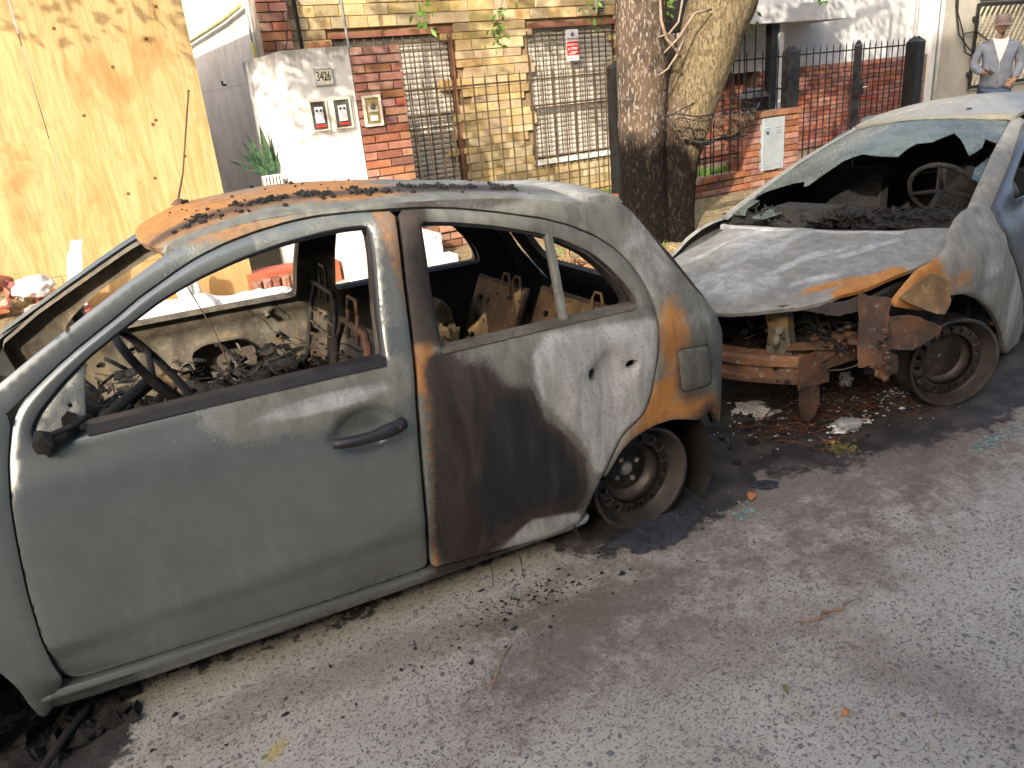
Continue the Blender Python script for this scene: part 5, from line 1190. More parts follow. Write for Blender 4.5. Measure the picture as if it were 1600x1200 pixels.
def paint_h2(a, b):
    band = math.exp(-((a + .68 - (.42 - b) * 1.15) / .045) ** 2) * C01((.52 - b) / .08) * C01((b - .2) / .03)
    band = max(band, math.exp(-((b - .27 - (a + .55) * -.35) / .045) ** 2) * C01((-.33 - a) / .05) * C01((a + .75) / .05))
    gloss_streak = 0  # long ellipses paint glossy highlight streaks with the pale ash tone
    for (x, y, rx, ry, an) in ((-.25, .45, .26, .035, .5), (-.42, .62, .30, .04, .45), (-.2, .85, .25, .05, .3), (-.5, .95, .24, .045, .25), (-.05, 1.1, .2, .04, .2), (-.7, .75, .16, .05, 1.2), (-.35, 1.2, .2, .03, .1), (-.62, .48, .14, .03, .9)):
        dx, dy = a - x, b - y; an = -.75 * an - .1; c_, s_ = math.cos(an), math.sin(an); gloss_streak = max(gloss_streak, .78 * ell(dx * c_ + dy * s_, -dx * s_ + dy * c_, 0, 0, rx, ry, .6))
    ash = max(gloss_streak, .35 * ell(a, b, -.72, .85, .18, .3, .5), 0 * .62 * ell(a, b, -.30, .55, .22, .22, .6), .60 * ell(a, b, -.35, .95, .25, .25, .6), .64 * ell(a, b, -.72, .85, .18, .3, .5), .5 * ell(a, b, -.1, 1.1, .15, .3, .6))
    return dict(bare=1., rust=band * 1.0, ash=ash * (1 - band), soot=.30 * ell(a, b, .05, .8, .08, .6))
mb = panel(hood2_o, [], hfn, .024, .018, lip=.010, edge=.018); cpart('bonnet', mb, M_silver, far, paint_h2, label='buckled bonnet with pale ash, painted highlight streaks and a rust arc')
# fenders
f2_o = [(.345, .80), (.36, .87), (.24, .925), (.10, .925), (-.02, .905), (-.12, .868), (-.18, .825), (-.27, .792), (-.43, .762), (-.50, .70), (-.59, .60), (-.50, .50), (-.52, .54), (-.433, .591), (-.272, .604), (-.15, .588), (-.072, .56), (.06, .510), (.191, .44), (.30, .365), (.413, .282), (.53, .18), (.63, .08), (.68, .045), (.86, .06), (.82, .207), (.72, .34), (.615, .468), (.50, .59), (.395, .68)]
f2_o = [(.345, .80), (.36, .87), (.24, .925), (.10, .925), (-.02, .905), (-.12, .868), (-.18, .825), (-.27, .792), (-.43, .762), (-.52, .70), (-.60, .63), (-.44, .575), (-.36, .600), (-.272, .606), (-.15, .588), (-.072, .56), (.06, .510), (.191, .44), (.30, .365), (.413, .282), (.53, .18), (.63, .08), (.68, .045), (.86, .06), (.82, .207), (.72, .34), (.615, .468), (.50, .59), (.395, .68)]
def paint_f2(a, z):
    return dict(bare=1., rust=1.05 * C01((-.22 - a) / .16) * C01((.86 - z) / .08) + .55 * ell(a, z, -.15, .66, .12, .05, .6), ash=max(.62 * ell(a, z, .18, .62, .16, .2, .5), .66 * ell(a, z, .55, .33, .12, .3, .5), .55 * ell(a, z, .2, .85, .12, .05)), soot=.42 * ell(a, z, -.05, .62, .2, .06, .6))
mb = panel(f2_o, [], side2(dent=lambda a, z: -.010 * math.exp(-((z - .60) / .03) ** 2) * (a < .3) + .004 * noise.noise(Vector((a * 5, z * 5, 9)))), .026, .02, lip=.008); cpart('fender', mb, M_silver, far, paint_f2, label='front fender with rust at its torn front edge')
mb = panel([(x, z - .085 * C01((z - .5) / .3)) for x, z in f2_o], [], side2(mirror=True, inset=.03), .05, .02, flip=True); cpart('fender', mb, M_silver, far, lambda a, z: dict(bare=1., ash=.3))
# torn fender end and bracket plates
def plate(pts3, th, mat_, name, parent=far, paint=None, jag=.0, **k):
    mb = MB(); P_ = [Vector(p) for p in pts3]; n_ = (P_[1] - P_[0]).cross(P_[2] - P_[0]).normalized() * th; c = sum(P_, Vector()) / len(P_)
    ring = []
    for i in range(len(P_)):
        a, b_ = P_[i], P_[(i + 1) % len(P_)]; m_ = max(2, int((b_ - a).length / .02))
        for q in range(m_): ring.append(a.lerp(b_, q / m_) + (lambda v_: v_ - n_.normalized() * v_.dot(n_.normalized()))(Vector((random.uniform(-1, 1), random.uniform(-1, 1), random.uniform(-1, 1)))) * jag)
    mb.v = [tuple(roll2(p)) for p in ring] + [tuple(roll2(p + n_)) for p in ring] + [tuple(roll2(c)), tuple(roll2(c + n_))]; N = len(ring)
    for i in range(N): j = (i + 1) % N; mb.face((i, j, 2 * N)); mb.face((N + j, N + i, 2 * N + 1)); mb.face((i, N + i, N + j, j))
    mb.uv = [(v[0], v[2]) for v in mb.v]; return cpart(name, mb, mat_, parent, paint, **k)
plate([(-.60, .115, .67), (-.44, .055, .745), (-.30, .02, .68), (-.33, .0, .585), (-.40, -.005, .56), (-.47, .02, .58)], .006, M_rustgold, 'torn_fender_end', jag=.003)
plate([(-.66, .12, .60), (-.56, .06, .585), (-.40, .0, .50), (-.42, .0, .475), (-.56, .045, .44), (-.67, .12, .46)], .008, M_rusty, 'hanging_bracket', jag=.004)
plate([(-.70, .24, .70), (-.66, .12, .68), (-.68, .12, .40), (-.70, .22, .37)], .010, M_rusty, 'lamp_bracket', jag=.004)
plate([(-.69, .12, .48), (-.62, .09, .42), (-.60, .085, .34), (-.69, .13, .33)], .03, M_rusty, 'bracket_foot', jag=.006)
plate([(-.86, .52, .66), (-.70, .30, .66), (-.66, .24, .69), (-.66, .24, .62), (-.72, .32, .60)], .008, M_soot, 'lamp_panel', jag=.003)
# bolts and crust on the bracket
mb = MB(); random.seed(11)
for i in range(40): mb.blob(roll2((-.68 + random.uniform(-.03, .05), .10 + random.uniform(0, .05), random.uniform(.34, .56))), random.uniform(.008, .018), i, 1, rough=.6)
cpart('burnt_crust', mb, M_rusty, far, kind='stuff')
# bumper beam, its end plate, crash rail and leg
def sweep(path, prof, mat_, name, parent=far, paint=None, caps=True, **k):      # prof: (offset along -a, z)
    mb = MB(); n_ = len(prof)
    for (a, b_, z0) in path:
        for (o, z) in prof: mb.vert(roll2((a - o, b_, z0 + z)))
    for i in range(len(path) - 1):
        for q in range(n_): mb.face((i * n_ + q, (i + 1) * n_ + q, (i + 1) * n_ + (q + 1) % n_, i * n_ + (q + 1) % n_))
    mb.face(range(n_)); mb.face(range(len(path) * n_ - 1, (len(path) - 1) * n_ - 1, -1)); mb.uv = [(v[1], v[2]) for v in mb.v]
    return cpart(name, mb, mat_, parent, paint, **k)
bp = [(-.705 - .085 * math.sin(PI * i / 12), .46 + (1.14 - .46) * i / 12, .26) for i in range(13)]
sweep(bp, [(-.05, .0), (.045, .0), (.050, .028), (.028, .036), (.028, .078), (.050, .086), (.050, .118), (.040, .135), (-.05, .135)], simple('beam_rust', (.27, .125, .055), (.12, .07, .045), 7, .8, bump=.8, bscale=60, bdist=.005, c3=(.30, .25, .19), lo=.3, hi=.65), 'bumper_beam', label='rusty bumper beam with pressed ribs')
hole = MB()
for (b_, z) in ((.56, .335), (.55, .275), (.50, .275)): hole.tube([roll2((-.787 + .09 * 0, b_, z)), roll2((-.70, b_, z))], .011, 10)
cpart('beam_hole', hole, M_char, far)
mb = MB()
for pr in ([(-.74, .45, .25), (-.60, .45, .25), (-.60, .45, .41), (-.74, .45, .40)],): pass
plate([(-.775, .452, .25), (-.60, .40, .24), (-.60, .40, .42), (-.775, .452, .40)], .012, M_rusty, 'beam_end_plate', jag=.003)
sweep([(-.60, .40, .31), (-.45, .30, .34), (-.30, .26, .42), (0, .26, .45), (.3, .26, .40)], [(-.045, 0), (.045, 0), (.045, .09), (-.045, .09)], M_rusty, 'chassis_rail')
sweep([(-.60, W2 - .40, .31), (-.45, W2 - .30, .34), (-.30, W2 - .26, .42), (0, W2 - .26, .45), (.3, W2 - .26, .40)], [(-.045, 0), (.045, 0), (.045, .09), (-.045, .09)], M_rusty, 'chassis_rail')
plate([(-.74, .44, .27), (-.64, .42, .27), (-.625, .415, .14), (-.66, .42, .075), (-.70, .43, .06), (-.73, .435, .12)], .03, M_rusty, 'hanging_leg', jag=.003)
plate([(-.78, .52, .42), (-.60, .36, .40), (-.40, .22, .44), (-.36, .2, .47), (-.60, .34, .46), (-.76, .5, .455)], .03, M_rusty, 'lower_rail', jag=.003)
# radiator support leg with holes
def sup(u, v): return roll2((-.76 + .05 * (v - .3), .50 + u + (v - .40) * .22, v)), Vector((1, 0, 0))
mb = panel([(-.005, .36), (.14, .36), (.10, .50), (.115, .64), (-.02, .66), (.0, .52)], [arch(.11, .43, .008, 0, 320, 6), arch(.03, .47, .007, 0, 320, 6), arch(.085, .55, .008, 0, 320, 6), arch(.02, .58, .007, 0, 320, 6)], sup, .02, .05, lip=.004, edge=.006)
cpart('radiator_support', mb, M_innerp, far, lambda u, v: dict(bare=1., rust=.50 * ell(u, v, .05, .55, .06, .03) + .35, ash=.3), label='grey green radiator support leg with bolt holes')
mb = MB(); mb.tube([roll2((-.775, .56, .50)), roll2((-.785, .56, .47)), roll2((-.78, .565, .44))], [.014, .018, .010], 8); mb.blob(roll2((-.78, .55, .52)), .022, 4, 1); cpart('burnt_connector', mb, M_innerp, far)
mb = MB(); mb.tube([roll2((-.62, .40, .30)), roll2((-.60, .33, .31)), roll2((-.63, .26, .35)), roll2((-.68, .2, .40))], .003, 6); cpart('loose_cable', mb, M_inner, far)
# engine bay
mb = MB()
for i in range(34): mb.blob(roll2((random.uniform(-.62, -.1), random.uniform(.35, 1.25), random.uniform(.28, .60))), random.uniform(.05, .12), i + 7, 2, (1, 1, .8), .8)
cpart('engine_remains', mb, M_char, far)
mb = MB()
for i in range(26): mb.blob(roll2((random.uniform(-.66, -.5), random.uniform(.28, .50), random.uniform(.43, .48))), random.uniform(.012, .028), i + 27, 1, (1, 1, .6), .9)
cpart('melted_lumps', mb, M_rusty, far)
mb = MB(); mb.box(-.60, .30, .20, .23, .30, .66); mb.box(-.60, .30, W2 - .23, W2 - .20, .30, .66); mb.box(.22, .26, .10, W2 - .1, .12, .80); mb.box(.26, 3.2, .12, W2 - .12, .10, .14)
cpart('body_shell', mb, M_char, far)
for m_ in (0, 1):
    mb = MB(); pr = arch(.0, .22, .40, 10, 150, 14); y0, y1 = (.04, .24) if not m_ else (W2 - .24, W2 - .04)
    for a, z in pr: mb.vert(roll2((a, y0, z))); mb.vert(roll2((a, y1, z)))
    for i in range(len(pr) - 1): mb.face((i * 2, i * 2 + 1, i * 2 + 3, i * 2 + 2), True)
    cpart('wheel_well', mb, M_char, far)
for (a, z) in ((.40, .30), (.50, .20), (.28, .40)):
    mb = MB(); mb.tube([side2(inset=.03)(a, z)[0], side2(inset=.03)(a + .004, z)[0] + Vector((0, .02, 0))], .014, 8); cpart('fender_clip', mb, M_rusty, far)
wheel(far, (.0, .11, .218), .222, .175, math.radians(-37), 18, 5, 1, dish=.06)
wheel(far, (.0, W2 - .13, .17), .222, .175, math.radians(-37), 18, 5, -1)
wheel(far, (2.45, .12, .218), .222, .175, 0, 18, 5, 1)
wheel(far, (2.45, W2 - .12, .17), .222, .175, 0, 18, 5, -1)
# windscreen: surround, A pillars, cowl bar, broken glass
def wband(s0, s1, t0, t1, off, name, mat_, paint=None, n1=3, n2=16, th=.015):
    mb = MB(); uv = []
    for lay_ in (0, 1):
        for i in range(n1 + 1):
            for j in range(n2 + 1):
                s_ = s0 + (s1 - s0) * i / n1; t_ = t0 + (t1 - t0) * j / n2; p = ws(s_, t_) + wsn(s_, t_) * (off - th * lay_); mb.vert(p); uv.append((s_, t_))
    K = (n1 + 1) * (n2 + 1)
    for i in range(n1):
        for j in range(n2):
            a = i * (n2 + 1) + j; mb.face((a, a + n2 + 1, a + n2 + 2, a + 1), True); mb.face((K + a, K + a + 1, K + a + n2 + 2, K + a + n2 + 1), True)
    for i in range(n1):
        for j in (0, n2): a = i * (n2 + 1) + j; mb.face((a, a + n2 + 1, K + a + n2 + 1, K + a))
    for j in range(n2):
        for i in (0, n1): a = i * (n2 + 1) + j; mb.face((a, a + 1, K + a + 1, K + a))
    mb.uv = uv; return cpart(name, mb, mat_, far, paint)
wband(1.0, 1.045, -.02, 1.03, .004, 'pillar', M_silver, lambda s, t: dict(bare=.6, soot=.2), 2, 14)
# near A pillar, broad and rounded
mb = MB(); n_ = 16
for j in range(n_ + 1):
    t_ = -.04 + 1.10 * j / n_; p = ws(0, t_); w_ = .8 + .2 * (1 - t_)
    for (da, db, dz) in ((0, .0, -.015), (.0, -.004, .004), (.025, -.035, -.004), (.07, -.085, -.045), (.10, -.10, -.085), (.09, -.07, -.09), (.04, -.01, -.05)): mb.vert(p + Vector((da, db, dz)) * w_)
for j in range(n_):
    for q in range(7): mb.face((j * 7 + q, (j + 1) * 7 + q, (j + 1) * 7 + (q + 1) % 7, j * 7 + (q + 1) % 7), True)
mb.uv = [(v[0], v[2]) for v in mb.v]; cpart('pillar', mb, M_silver, far, lambda a, z: dict(bare=.75, soot=.25, ash=.25))
mb = MB(); pts = [ws(s_, -.02) + Vector((-.055, 0, -.035)) for s_ in [1.0 - .05 * i for i in range(18)]]
for p in pts:
    for (da, dz) in ((-.018, -.012), (-.018, .010), (.0, .016), (.018, .010), (.018, -.012)): mb.vert(p + Vector((da, 0, dz + .004 * noise.noise(p * 9))))
for i in range(len(pts) - 1):
    for q in range(5): mb.face((i * 5 + q, i * 5 + (q + 1) % 5, i * 5 + 5 + (q + 1) % 5, i * 5 + 5 + q))
mb.face(range(5)); mb.face(range(len(mb.v) - 1, len(mb.v) - 6, -1)); mb.uv = [(v[1], v[2]) for v in mb.v]
cpart('cowl_bar', mb, M_silver, far, lambda a, z: dict(bare=1., ash=.72, soot=.1), label='whitened metal bar below the windscreen')
mb = MB()
for s_ in (.84, .66, .55, .3): mb.box(-.008, .008, -.012, .012, -.04, .0, Matrix.Translation(ws(s_, 0) + Vector((-.07, 0, -.05))))
cpart('cowl_clips', mb, M_inner, far)
mb = MB()
K = 20
for i in range(K + 1):
    s_ = i / K
    for p in (ws(s_, -.02) + Vector((.03, 0, -.03)), ws(s_, -.05) + Vector((-.02, 0, -.09)), ws(s_, -.05) + Vector((-.14, 0, -.10))): mb.vert(p)
for i in range(K):
    for q in (0, 1): mb.face((i * 3 + q, i * 3 + 3 + q, i * 3 + 4 + q, i * 3 + 1 + q), True)
cpart('cowl_tray', mb, M_soot, far)
def glassmat():
    b = NB('scorched_glass'); co = b.coord(); n1 = b.noise(co, 5, 7, .6); n2 = b.noise(co, 60, 5, .6)
    col = b.mix(b.rng(n1, .35, .65), (.045, .058, .055), (.10, .12, .112)); col = b.mix(b.rng(n2, .55, .7), col, (.17, .185, .155))
    cr = b.vor(co, 90, 'Distance', 'DISTANCE_TO_EDGE'); h = b.rng(cr, 0, .04)
    return b.done(col, b.rng(n2, .4, .6, .15, .45), 0, b.bump(b.math('ADD', n2, h), .2, .003), .35)
M_glass = glassmat()
gl = [(1.0, .19), (.96, .235), (.899, .266), (.83, .30), (.766, .308), (.735, .262), (.717, .271), (.70, .34), (.689, .383), (.67, .45), (.659, .495), (.625, .53), (.59, .553), (.48, .52), (.383, .514), (.37, .60), (.351, .65), (.282, .669), (.216, .784), (.17, .72), (.134, .653), (.082, .533), (.06, .58), (.048, .63), (.056, .73), (.02, .70), (.0, .69), (.0, .985), (.1, .985), (.5, .985), (.9, .985), (1.0, .985), (1.0, .6)]
def gfn(u, v): n_ = wsn(u / 1.3, v); return ws(u / 1.3, v) + n_ * (.002 - .010 * C01((.7 - v) * 2) * 0), -n_
mb = panel([(s_ * 1.3, t_) for s_, t_ in gl], [], gfn, .05, .005, lip=0, edge=.01, sm=0); mb.uv = mb.uv; cpart('windscreen_glass', mb, M_glass, far, label='broken windscreen glass hanging along the top and left edge')
for sh in ([(1.0, .02), (1.0, .16), (.93, .15), (.95, .08), (.91, .02)], [(.0, .30), (.0, .55), (-.02, .6), (.035, .42), (.03, .33)], [(.86, .0), (.80, .07), (.74, .10), (.71, .05), (.78, .0)]):
    mb = panel([(s_ * 1.3, t_) for s_, t_ in sh], [], gfn, .05, .005, lip=0, edge=.006, sm=0); cpart('glass_shard', mb, M_glass, far)
# cabin darkness: dashboard, wheel, seats
mb = MB()
for i in range(50):
    s_ = random.uniform(.05, .97); p = ws(s_, .04) + Vector((random.uniform(.04, .22), 0, random.uniform(-.08, -.02))); mb.blob(p, random.uniform(.03, .07), i + 300, 3, (1.2, 1.5, .6), .6)
cpart('dashboard_remains', mb, M_char, far)
mb = MB(); p = ws(.62, .03) + Vector((.12, 0, -.01)); mb.box(p.x - .06, p.x + .1, p.y - .17, p.y + .17, p.z - .05, p.z + .045); cpart('dash_box', mb, M_char, far)
ctr = roll2((.62, .42, .93)); ax = Vector((.85, 0, .5)).normalized(); u_ = Vector((0, 1, 0)); w_ = ax.cross(u_); mb = MB()
mb.tube([ctr + (u_ * math.cos(k * PI / 16) + w_ * math.sin(k * PI / 16)) * .165 for k in range(32)], .013, 8, closed=True); mb.tube([ctr, ctr - ax * .2], .02, 6)
for a in (-.2, 3.4, 1.6): mb.tube([ctr, ctr + (u_ * math.cos(a) + w_ * math.sin(a)) * .16], .012, 6)
cpart('steering_wheel', mb, M_char, far)
for y in (.42, 1.18):
    mb = MB(); mb.box(1.15, 1.25, y - .22, y + .22, .35, .95); mb.box(.8, 1.2, y - .22, y + .22, .30, .42); cpart('seat_remains', mb, M_char, far)
mb = MB(); mb.box(1.9, 2.0, .3, W2 - .3, .14, 1.17); mb.box(.4, 3.1, .12, .14, .14, .78); cpart('cabin_blackout', mb, M_char, far)  # black sheets, also on the next line, added to make the cabin dark
mb = panel([(.30, .2), (3.1, .2), (3.1, .9), (2.9, 1.1), (2.2, 1.2), (1.5, 1.2), (.95, 1.0), (.45, .84)], [], side2(mirror=True, inset=.035), .10, 0, flip=True); cpart('far_side_blackout', mb, M_char, far)
mb = MB(); clutter(mb, 260, lambda r: ws(r.uniform(.05, .97), .03) + Vector((r.uniform(.0, .25), 0, r.uniform(-.06, .02))), .015, .05, .5, 12); clutter(mb, 260, lambda r: roll2((r.uniform(-.68, -.2), r.uniform(.3, 1.2), r.uniform(.35, .58))), .02, .08, .5, 13)
cpart('burnt_wiring_and_trim', mb, M_char, far, kind='stuff')
mb = MB(); clutter(mb, 60, lambda r: roll2((r.uniform(-.66, -.45), r.uniform(.28, .9), r.uniform(.40, .52))), .015, .04, .5, 14)
cpart('ash_coated_scraps', mb, M_inner, far, kind='stuff')
# roof
def rf(a, b): return sinterp(a, [1.22, 1.6, 2.0, 2.6, 3.1, 3.4], [1.265, 1.315, 1.335, 1.31, 1.25, 1.19]) - .055 * abs((b - .8) / .48) ** 2.4
def rfn(a, b): return roll2((a, b, rf(a, b) + .004 * noise.noise(Vector((a * 3, b * 4, 8))))), Vector((0, 0, -1))
r2 = [(1.37, .34), (1.27, .55), (1.225, .8), (1.27, 1.05), (1.37, 1.26), (2.0, 1.29), (3.3, 1.25), (3.35, .8), (3.3, .35), (2.0, .31)]
M_roof2 = burntpaint('dusty_pale_roof_paint', (.25, .235, .19), .24, .2, barec=(.28, .265, .21), barec2=(.21, .195, .155))
mb = panel(r2, [], rfn, .06, .02, flip=False); cpart('roof', mb, M_roof2, far, lambda a, b: dict(bare=.42, ash=.1), label='pale dusty roof, glossy in places')
mb = panel(grow(r2, -.02), [], lambda a, b: (roll2((a, b, rf(a, b) - .04)), Vector((0, 0, 1))), .12, 0); cpart('roof_lining', mb, M_char, far)
mb = MB(); p = rfn(1.42, .60)[0]; mb.lathe([(0, .008), (.012, .006), (.016, 0)], 10, Matrix.Translation(p)); cpart('aerial_socket', mb, M_iron, far)
# doors and rear body
d2 = [(.36, .80), (.41, .68), (.515, .59), (.63, .468), (.735, .34), (.835, .207), (.87, .10), (1.5, .08), (1.5, .86), (1.46, 1.22), (1.36, 1.205), (1.0, 1.08), (.62, .955), (.42, .885)]
w2 = [(.66, .875), (1.42, .88), (1.40, 1.15), (1.33, 1.15), (1.02, 1.045), (.76, .955)]
q2 = [(1.51, .08), (2.08, .08)] + arch(2.45, .21, .36, 185, -5, 12) + [(3.3, .15), (3.38, .5), (3.35, .85), (3.15, .98), (2.85, 1.12), (2.5, 1.22), (2.0, 1.25), (1.47, 1.23), (1.51, .86)]
qw = [(1.56, .89), (2.75, .90), (2.55, 1.10), (2.0, 1.17), (1.54, 1.16)]
for mir in (False, True):
    mb = panel(d2, [w2] , side2(mirror=mir), .04, .03, flip=mir); dd = cpart('front_door', mb, M_bluedoor, far, lambda a, z: dict(bare=0, soot=.35))
    mb = panel(q2, [qw], side2(mirror=mir), .06, .03, flip=mir); cpart('rear_side', mb, M_bluedoor, far, lambda a, z: dict(bare=.1))
    if not mir:
        mb = panel([(.62, .885), (.80, .885), (.80, .965), (.72, .93)], [], side2(inset=.01), .04, .01, sm=0); cpart('mirror_triangle', mb, M_black, dd)
        mb = MB(); mb.blob(side2(inset=-.07)(.78, .90)[0], .06, 2, 2, (.8, 1, .8), .15); cpart('mirror_stub', mb, M_char, dd)
    strip_ = [roll2((a, (S2(1.24) + .0 if not mir else W2 - S2(1.24)), 1.245)) for a in (1.6, 1.9, 2.2, 2.8, 3.2)]
    mb = MB(); mb.tube(strip_, .03, 8); cpart('roof_rail', mb, M_roof2, far, lambda a, z: {}) if False else link('roof_rail', mb.mesh('roof_rail', M_bluedoor), far)
mb = panel([(.12, .2), (W2 - .12, .2), (W2 - .10, .8), (W2 - .2, .95), (.2, .95), (.10, .8)], [], lambda u, v: (roll2((3.42 - .1 * (v > .8), u, v)), Vector((-1, 0, 0))), .08, .02); cpart('boot_lid', mb, M_silver, far, lambda a, z: dict(bare=.5))
mb = panel([(.25, .95), (W2 - .25, .95), (W2 - .36, 1.17), (.36, 1.17)], [], lambda u, v: (roll2((3.36 - (v - .95) * .9, u, v)), Vector((-1, 0, -.8)).normalized()), .08, .01); cpart('rear_window', mb, M_glass, far)
# ================================================================== TREE
def barkmat():
    b = NB('bark'); p = b.pos(); z = b.sep(p)[2]; x = b.sep(p)[0]
    s1 = b.scale(p, (1, 1, .34)); n1 = b.noise(s1, 55, 6, .6, .6); n2 = b.noise(p, 6, 6, .6)
    ridg = b.vor(b.scale(b.n('ShaderNodeVectorMath', operation='ADD').outputs[0], (1, 1, 1)), 1) if False else b.noise(b.scale(p, (1, 1, .30)), 42, 7, .7, 2.2)
    rid = b.math('ADD', b.math('MULTIPLY', ridg, .5), b.math('MULTIPLY', n1, .6))
    left = b.rng(x, 4.70, 4.82)
    c_l = b.mix(b.rng(n1, .54, .60), (.072, .055, .044), (.40, .36, .31)); c_r = b.mix(b.rng(rid, .40, .70), (.075, .055, .032), (.33, .26, .155))
    up = b.rng(z, 1.2, 1.7); c_l = b.mix(b.math('MULTIPLY', b.rng(n2, .3, .6), .4), c_l, (.25, .17, .11))
    col = b.mix(left, c_l, c_r)
    lim = b.mix(left, (1.12, 1.12, 1.12), (.93, .93, .93)); lz = b.math('SUBTRACT', z, b.math('MULTIPLY', b.math('SUBTRACT', b.noise(p, 3.5, 6, .7), .5), .55))
    char = b.rng(b.math('SUBTRACT', lz, lim), .16, -.16)
    col = b.mix(b.math('MULTIPLY', char, .97), col, b.mix(b.rng(n1, .50, .66), (.004, .003, .003), (.026, .016, .011)))
    h = b.math('ADD', rid, b.math('MULTIPLY', b.noise(p, 70, 5, .7), .3))
    return b.done(col, .95, 0, b.bump(h, 1., .03), .12)
M_bark = barkmat()
t = thing('street_tree', 'two stemmed street tree with bark charred black up to chest height', 'tree', (4.6, 5.4, .15))
def trunk(pts, rad, name, seg=96, sub=26, parent=t, amp=.035):
    P_ = [Vector(p) for p in pts]; mb = MB(); rings = []
    n_ = (len(P_) - 1) * sub
    for i in range(n_ + 1):
        f_ = i / sub; k = min(int(f_), len(P_) - 2); u = f_ - k
        xs = list(range(len(P_))); c = Vector([sinterp(f_, xs, [p[q] for p in P_]) for q in range(3)]); r = sinterp(f_, xs, rad)
        for s_ in range(seg):
            a = 2 * PI * s_ / seg; d = Vector((math.cos(a), math.sin(a), 0))
            rr = r * (1 + amp * 2.2 * noise.noise(Vector((d.x * 1.3, d.y * 1.3, c.z * .9 + pts[0][0]))) + amp * .6 * noise.noise(Vector((d.x * 5, d.y * 5, c.z * 3)))) + .011 * abs(noise.noise(Vector((d.x * r * 55, d.y * r * 55, c.z * 13 + pts[0][0] * 9)))) + .05 * math.exp(-max(0, c.z - .1) / .10) * (1 + .6 * math.sin(a * 5))
            mb.vert(c + d * rr)
    for i in range(n_):
        for s_ in range(seg): mb.face((i * seg + s_, i * seg + (s_ + 1) % seg, (i + 1) * seg + (s_ + 1) % seg, (i + 1) * seg + s_), True)
    return wpart(name, mb, M_bark, parent)
trunk([(4.53, 5.45, .08), (4.52, 5.45, .25), (4.50, 5.45, .8), (4.495, 5.45, 1.4), (4.49, 5.45, 2.2), (4.40, 5.42, 3.2), (4.1, 5.3, 4.3)], [.235, .205, .198, .200, .200, .17, .12], 'trunk')
trunk([(4.77, 5.36, .08), (4.76, 5.36, .25), (4.79, 5.36, .75), (4.85, 5.35, 1.02), (4.96, 5.35, 1.35), (5.12, 5.33, 1.75), (5.31, 5.30, 2.2), (5.75, 5.2, 3.2), (6.3, 5.0, 4.2)], [.215, .175, .182, .20, .235, .265, .30, .22, .14], 'trunk')
br = [([(4.62, 5.1, 1.72), (4.55, 5.1, 1.80), (4.47, 5.1, 1.87), (4.42, 5.1, 2.0), (4.41, 5.1, 2.3)], .013), ([(4.95, 5.1, 2.06), (4.72, 5.05, 2.03), (4.55, 5.05, 1.86), (4.40, 5.05, 1.76)], .011), ([(4.70, 5.1, 1.93), (4.58, 5.1, 1.74), (4.48, 5.1, 1.64), (4.38, 5.1, 1.60)], .009), ([(4.66, 5.1, 2.2), (4.60, 5.1, 1.98), (4.50, 5.1, 1.90), (4.38, 5.1, 1.88)], .009)]
for pts, r in br:
    mb = MB(); mb.tube(pts, [r] * (len(pts) - 1) + [r * .4], 6); wpart('twig', mb, simple('twig_bark', (.22, .16, .11), (.34, .26, .19), 20, .9), t)
limbs = [((4.1, 5.3, 4.2), (2.2, 4.6, 5.2)), ((4.2, 5.3, 4.0), (3.2, 6.2, 5.6)), ((4.4, 5.4, 3.2), (2.6, 6.0, 4.4)), ((6.3, 5.0, 4.1), (8.0, 4.6, 5.2)), ((5.8, 5.2, 3.3), (6.6, 6.6, 4.8)), ((4.1, 5.3, 4.2), (.6, 5.4, 5.4)), ((4.3, 5.4, 3.8), (1.0, 6.2, 4.2)), ((6.3, 5.0, 4.1), (5.5, 3.6, 5.6))]
for a, b_ in limbs:
    a, b_ = Vector(a), Vector(b_); mb = MB(); mb.tube([a, a.lerp(b_, .3) + Vector((0, .1, .15)), a.lerp(b_, .65) + Vector((.05, 0, .2)), b_], [.11, .08, .055, .03], 8); wpart('limb', mb, M_bark, t)
def leaves(mb, c, r, n_, size=.07):
    for _ in range(n_):
        while True:
            d = Vector((random.uniform(-1, 1), random.uniform(-1, 1), random.uniform(-1, 1)))
            if d.length < 1: break
        p = Vector(c) + d * r; u = Vector((random.uniform(-1, 1), random.uniform(-1, 1), random.uniform(-1, 1))).normalized(); w_ = u.cross(Vector((random.uniform(-1, 1), random.uniform(-1, 1), random.uniform(-1, 1)))).normalized()
        s_ = size * random.uniform(.6, 1.3); a = len(mb.v)
        mb.v += [tuple(p), tuple(p + u * s_ * .5 + w_ * s_ * .28), tuple(p + u * s_), tuple(p + u * s_ * .5 - w_ * s_ * .28)]; mb.face((a, a + 1, a + 2, a + 3))
random.seed(21); mb = MB()
for _ in range(150):
    cx = random.uniform(-1.5, 8.6); cy = random.uniform(3.6, 6.9); cz = random.uniform(3.5, 6.2)
    if noise.noise(Vector((cx * .6, cy * .6, cz * .6))) < -.12: continue
    leaves(mb, (cx, cy, cz), random.uniform(.25, .5), 105, .10)
for c_ in ((-.6, 4.3, 3.7), (-.1, 4.6, 3.55), (.3, 5.0, 3.4), (-.9, 4.2, 4.2), (.6, 5.3, 3.3), (-1.6, 4.0, 4.6)): leaves(mb, c_, .42, 110, .10)  # extra unseen clumps added to cast dappled shade on the meter pillar
cr = wpart('crown', mb, M_leaf, t, kind='stuff')
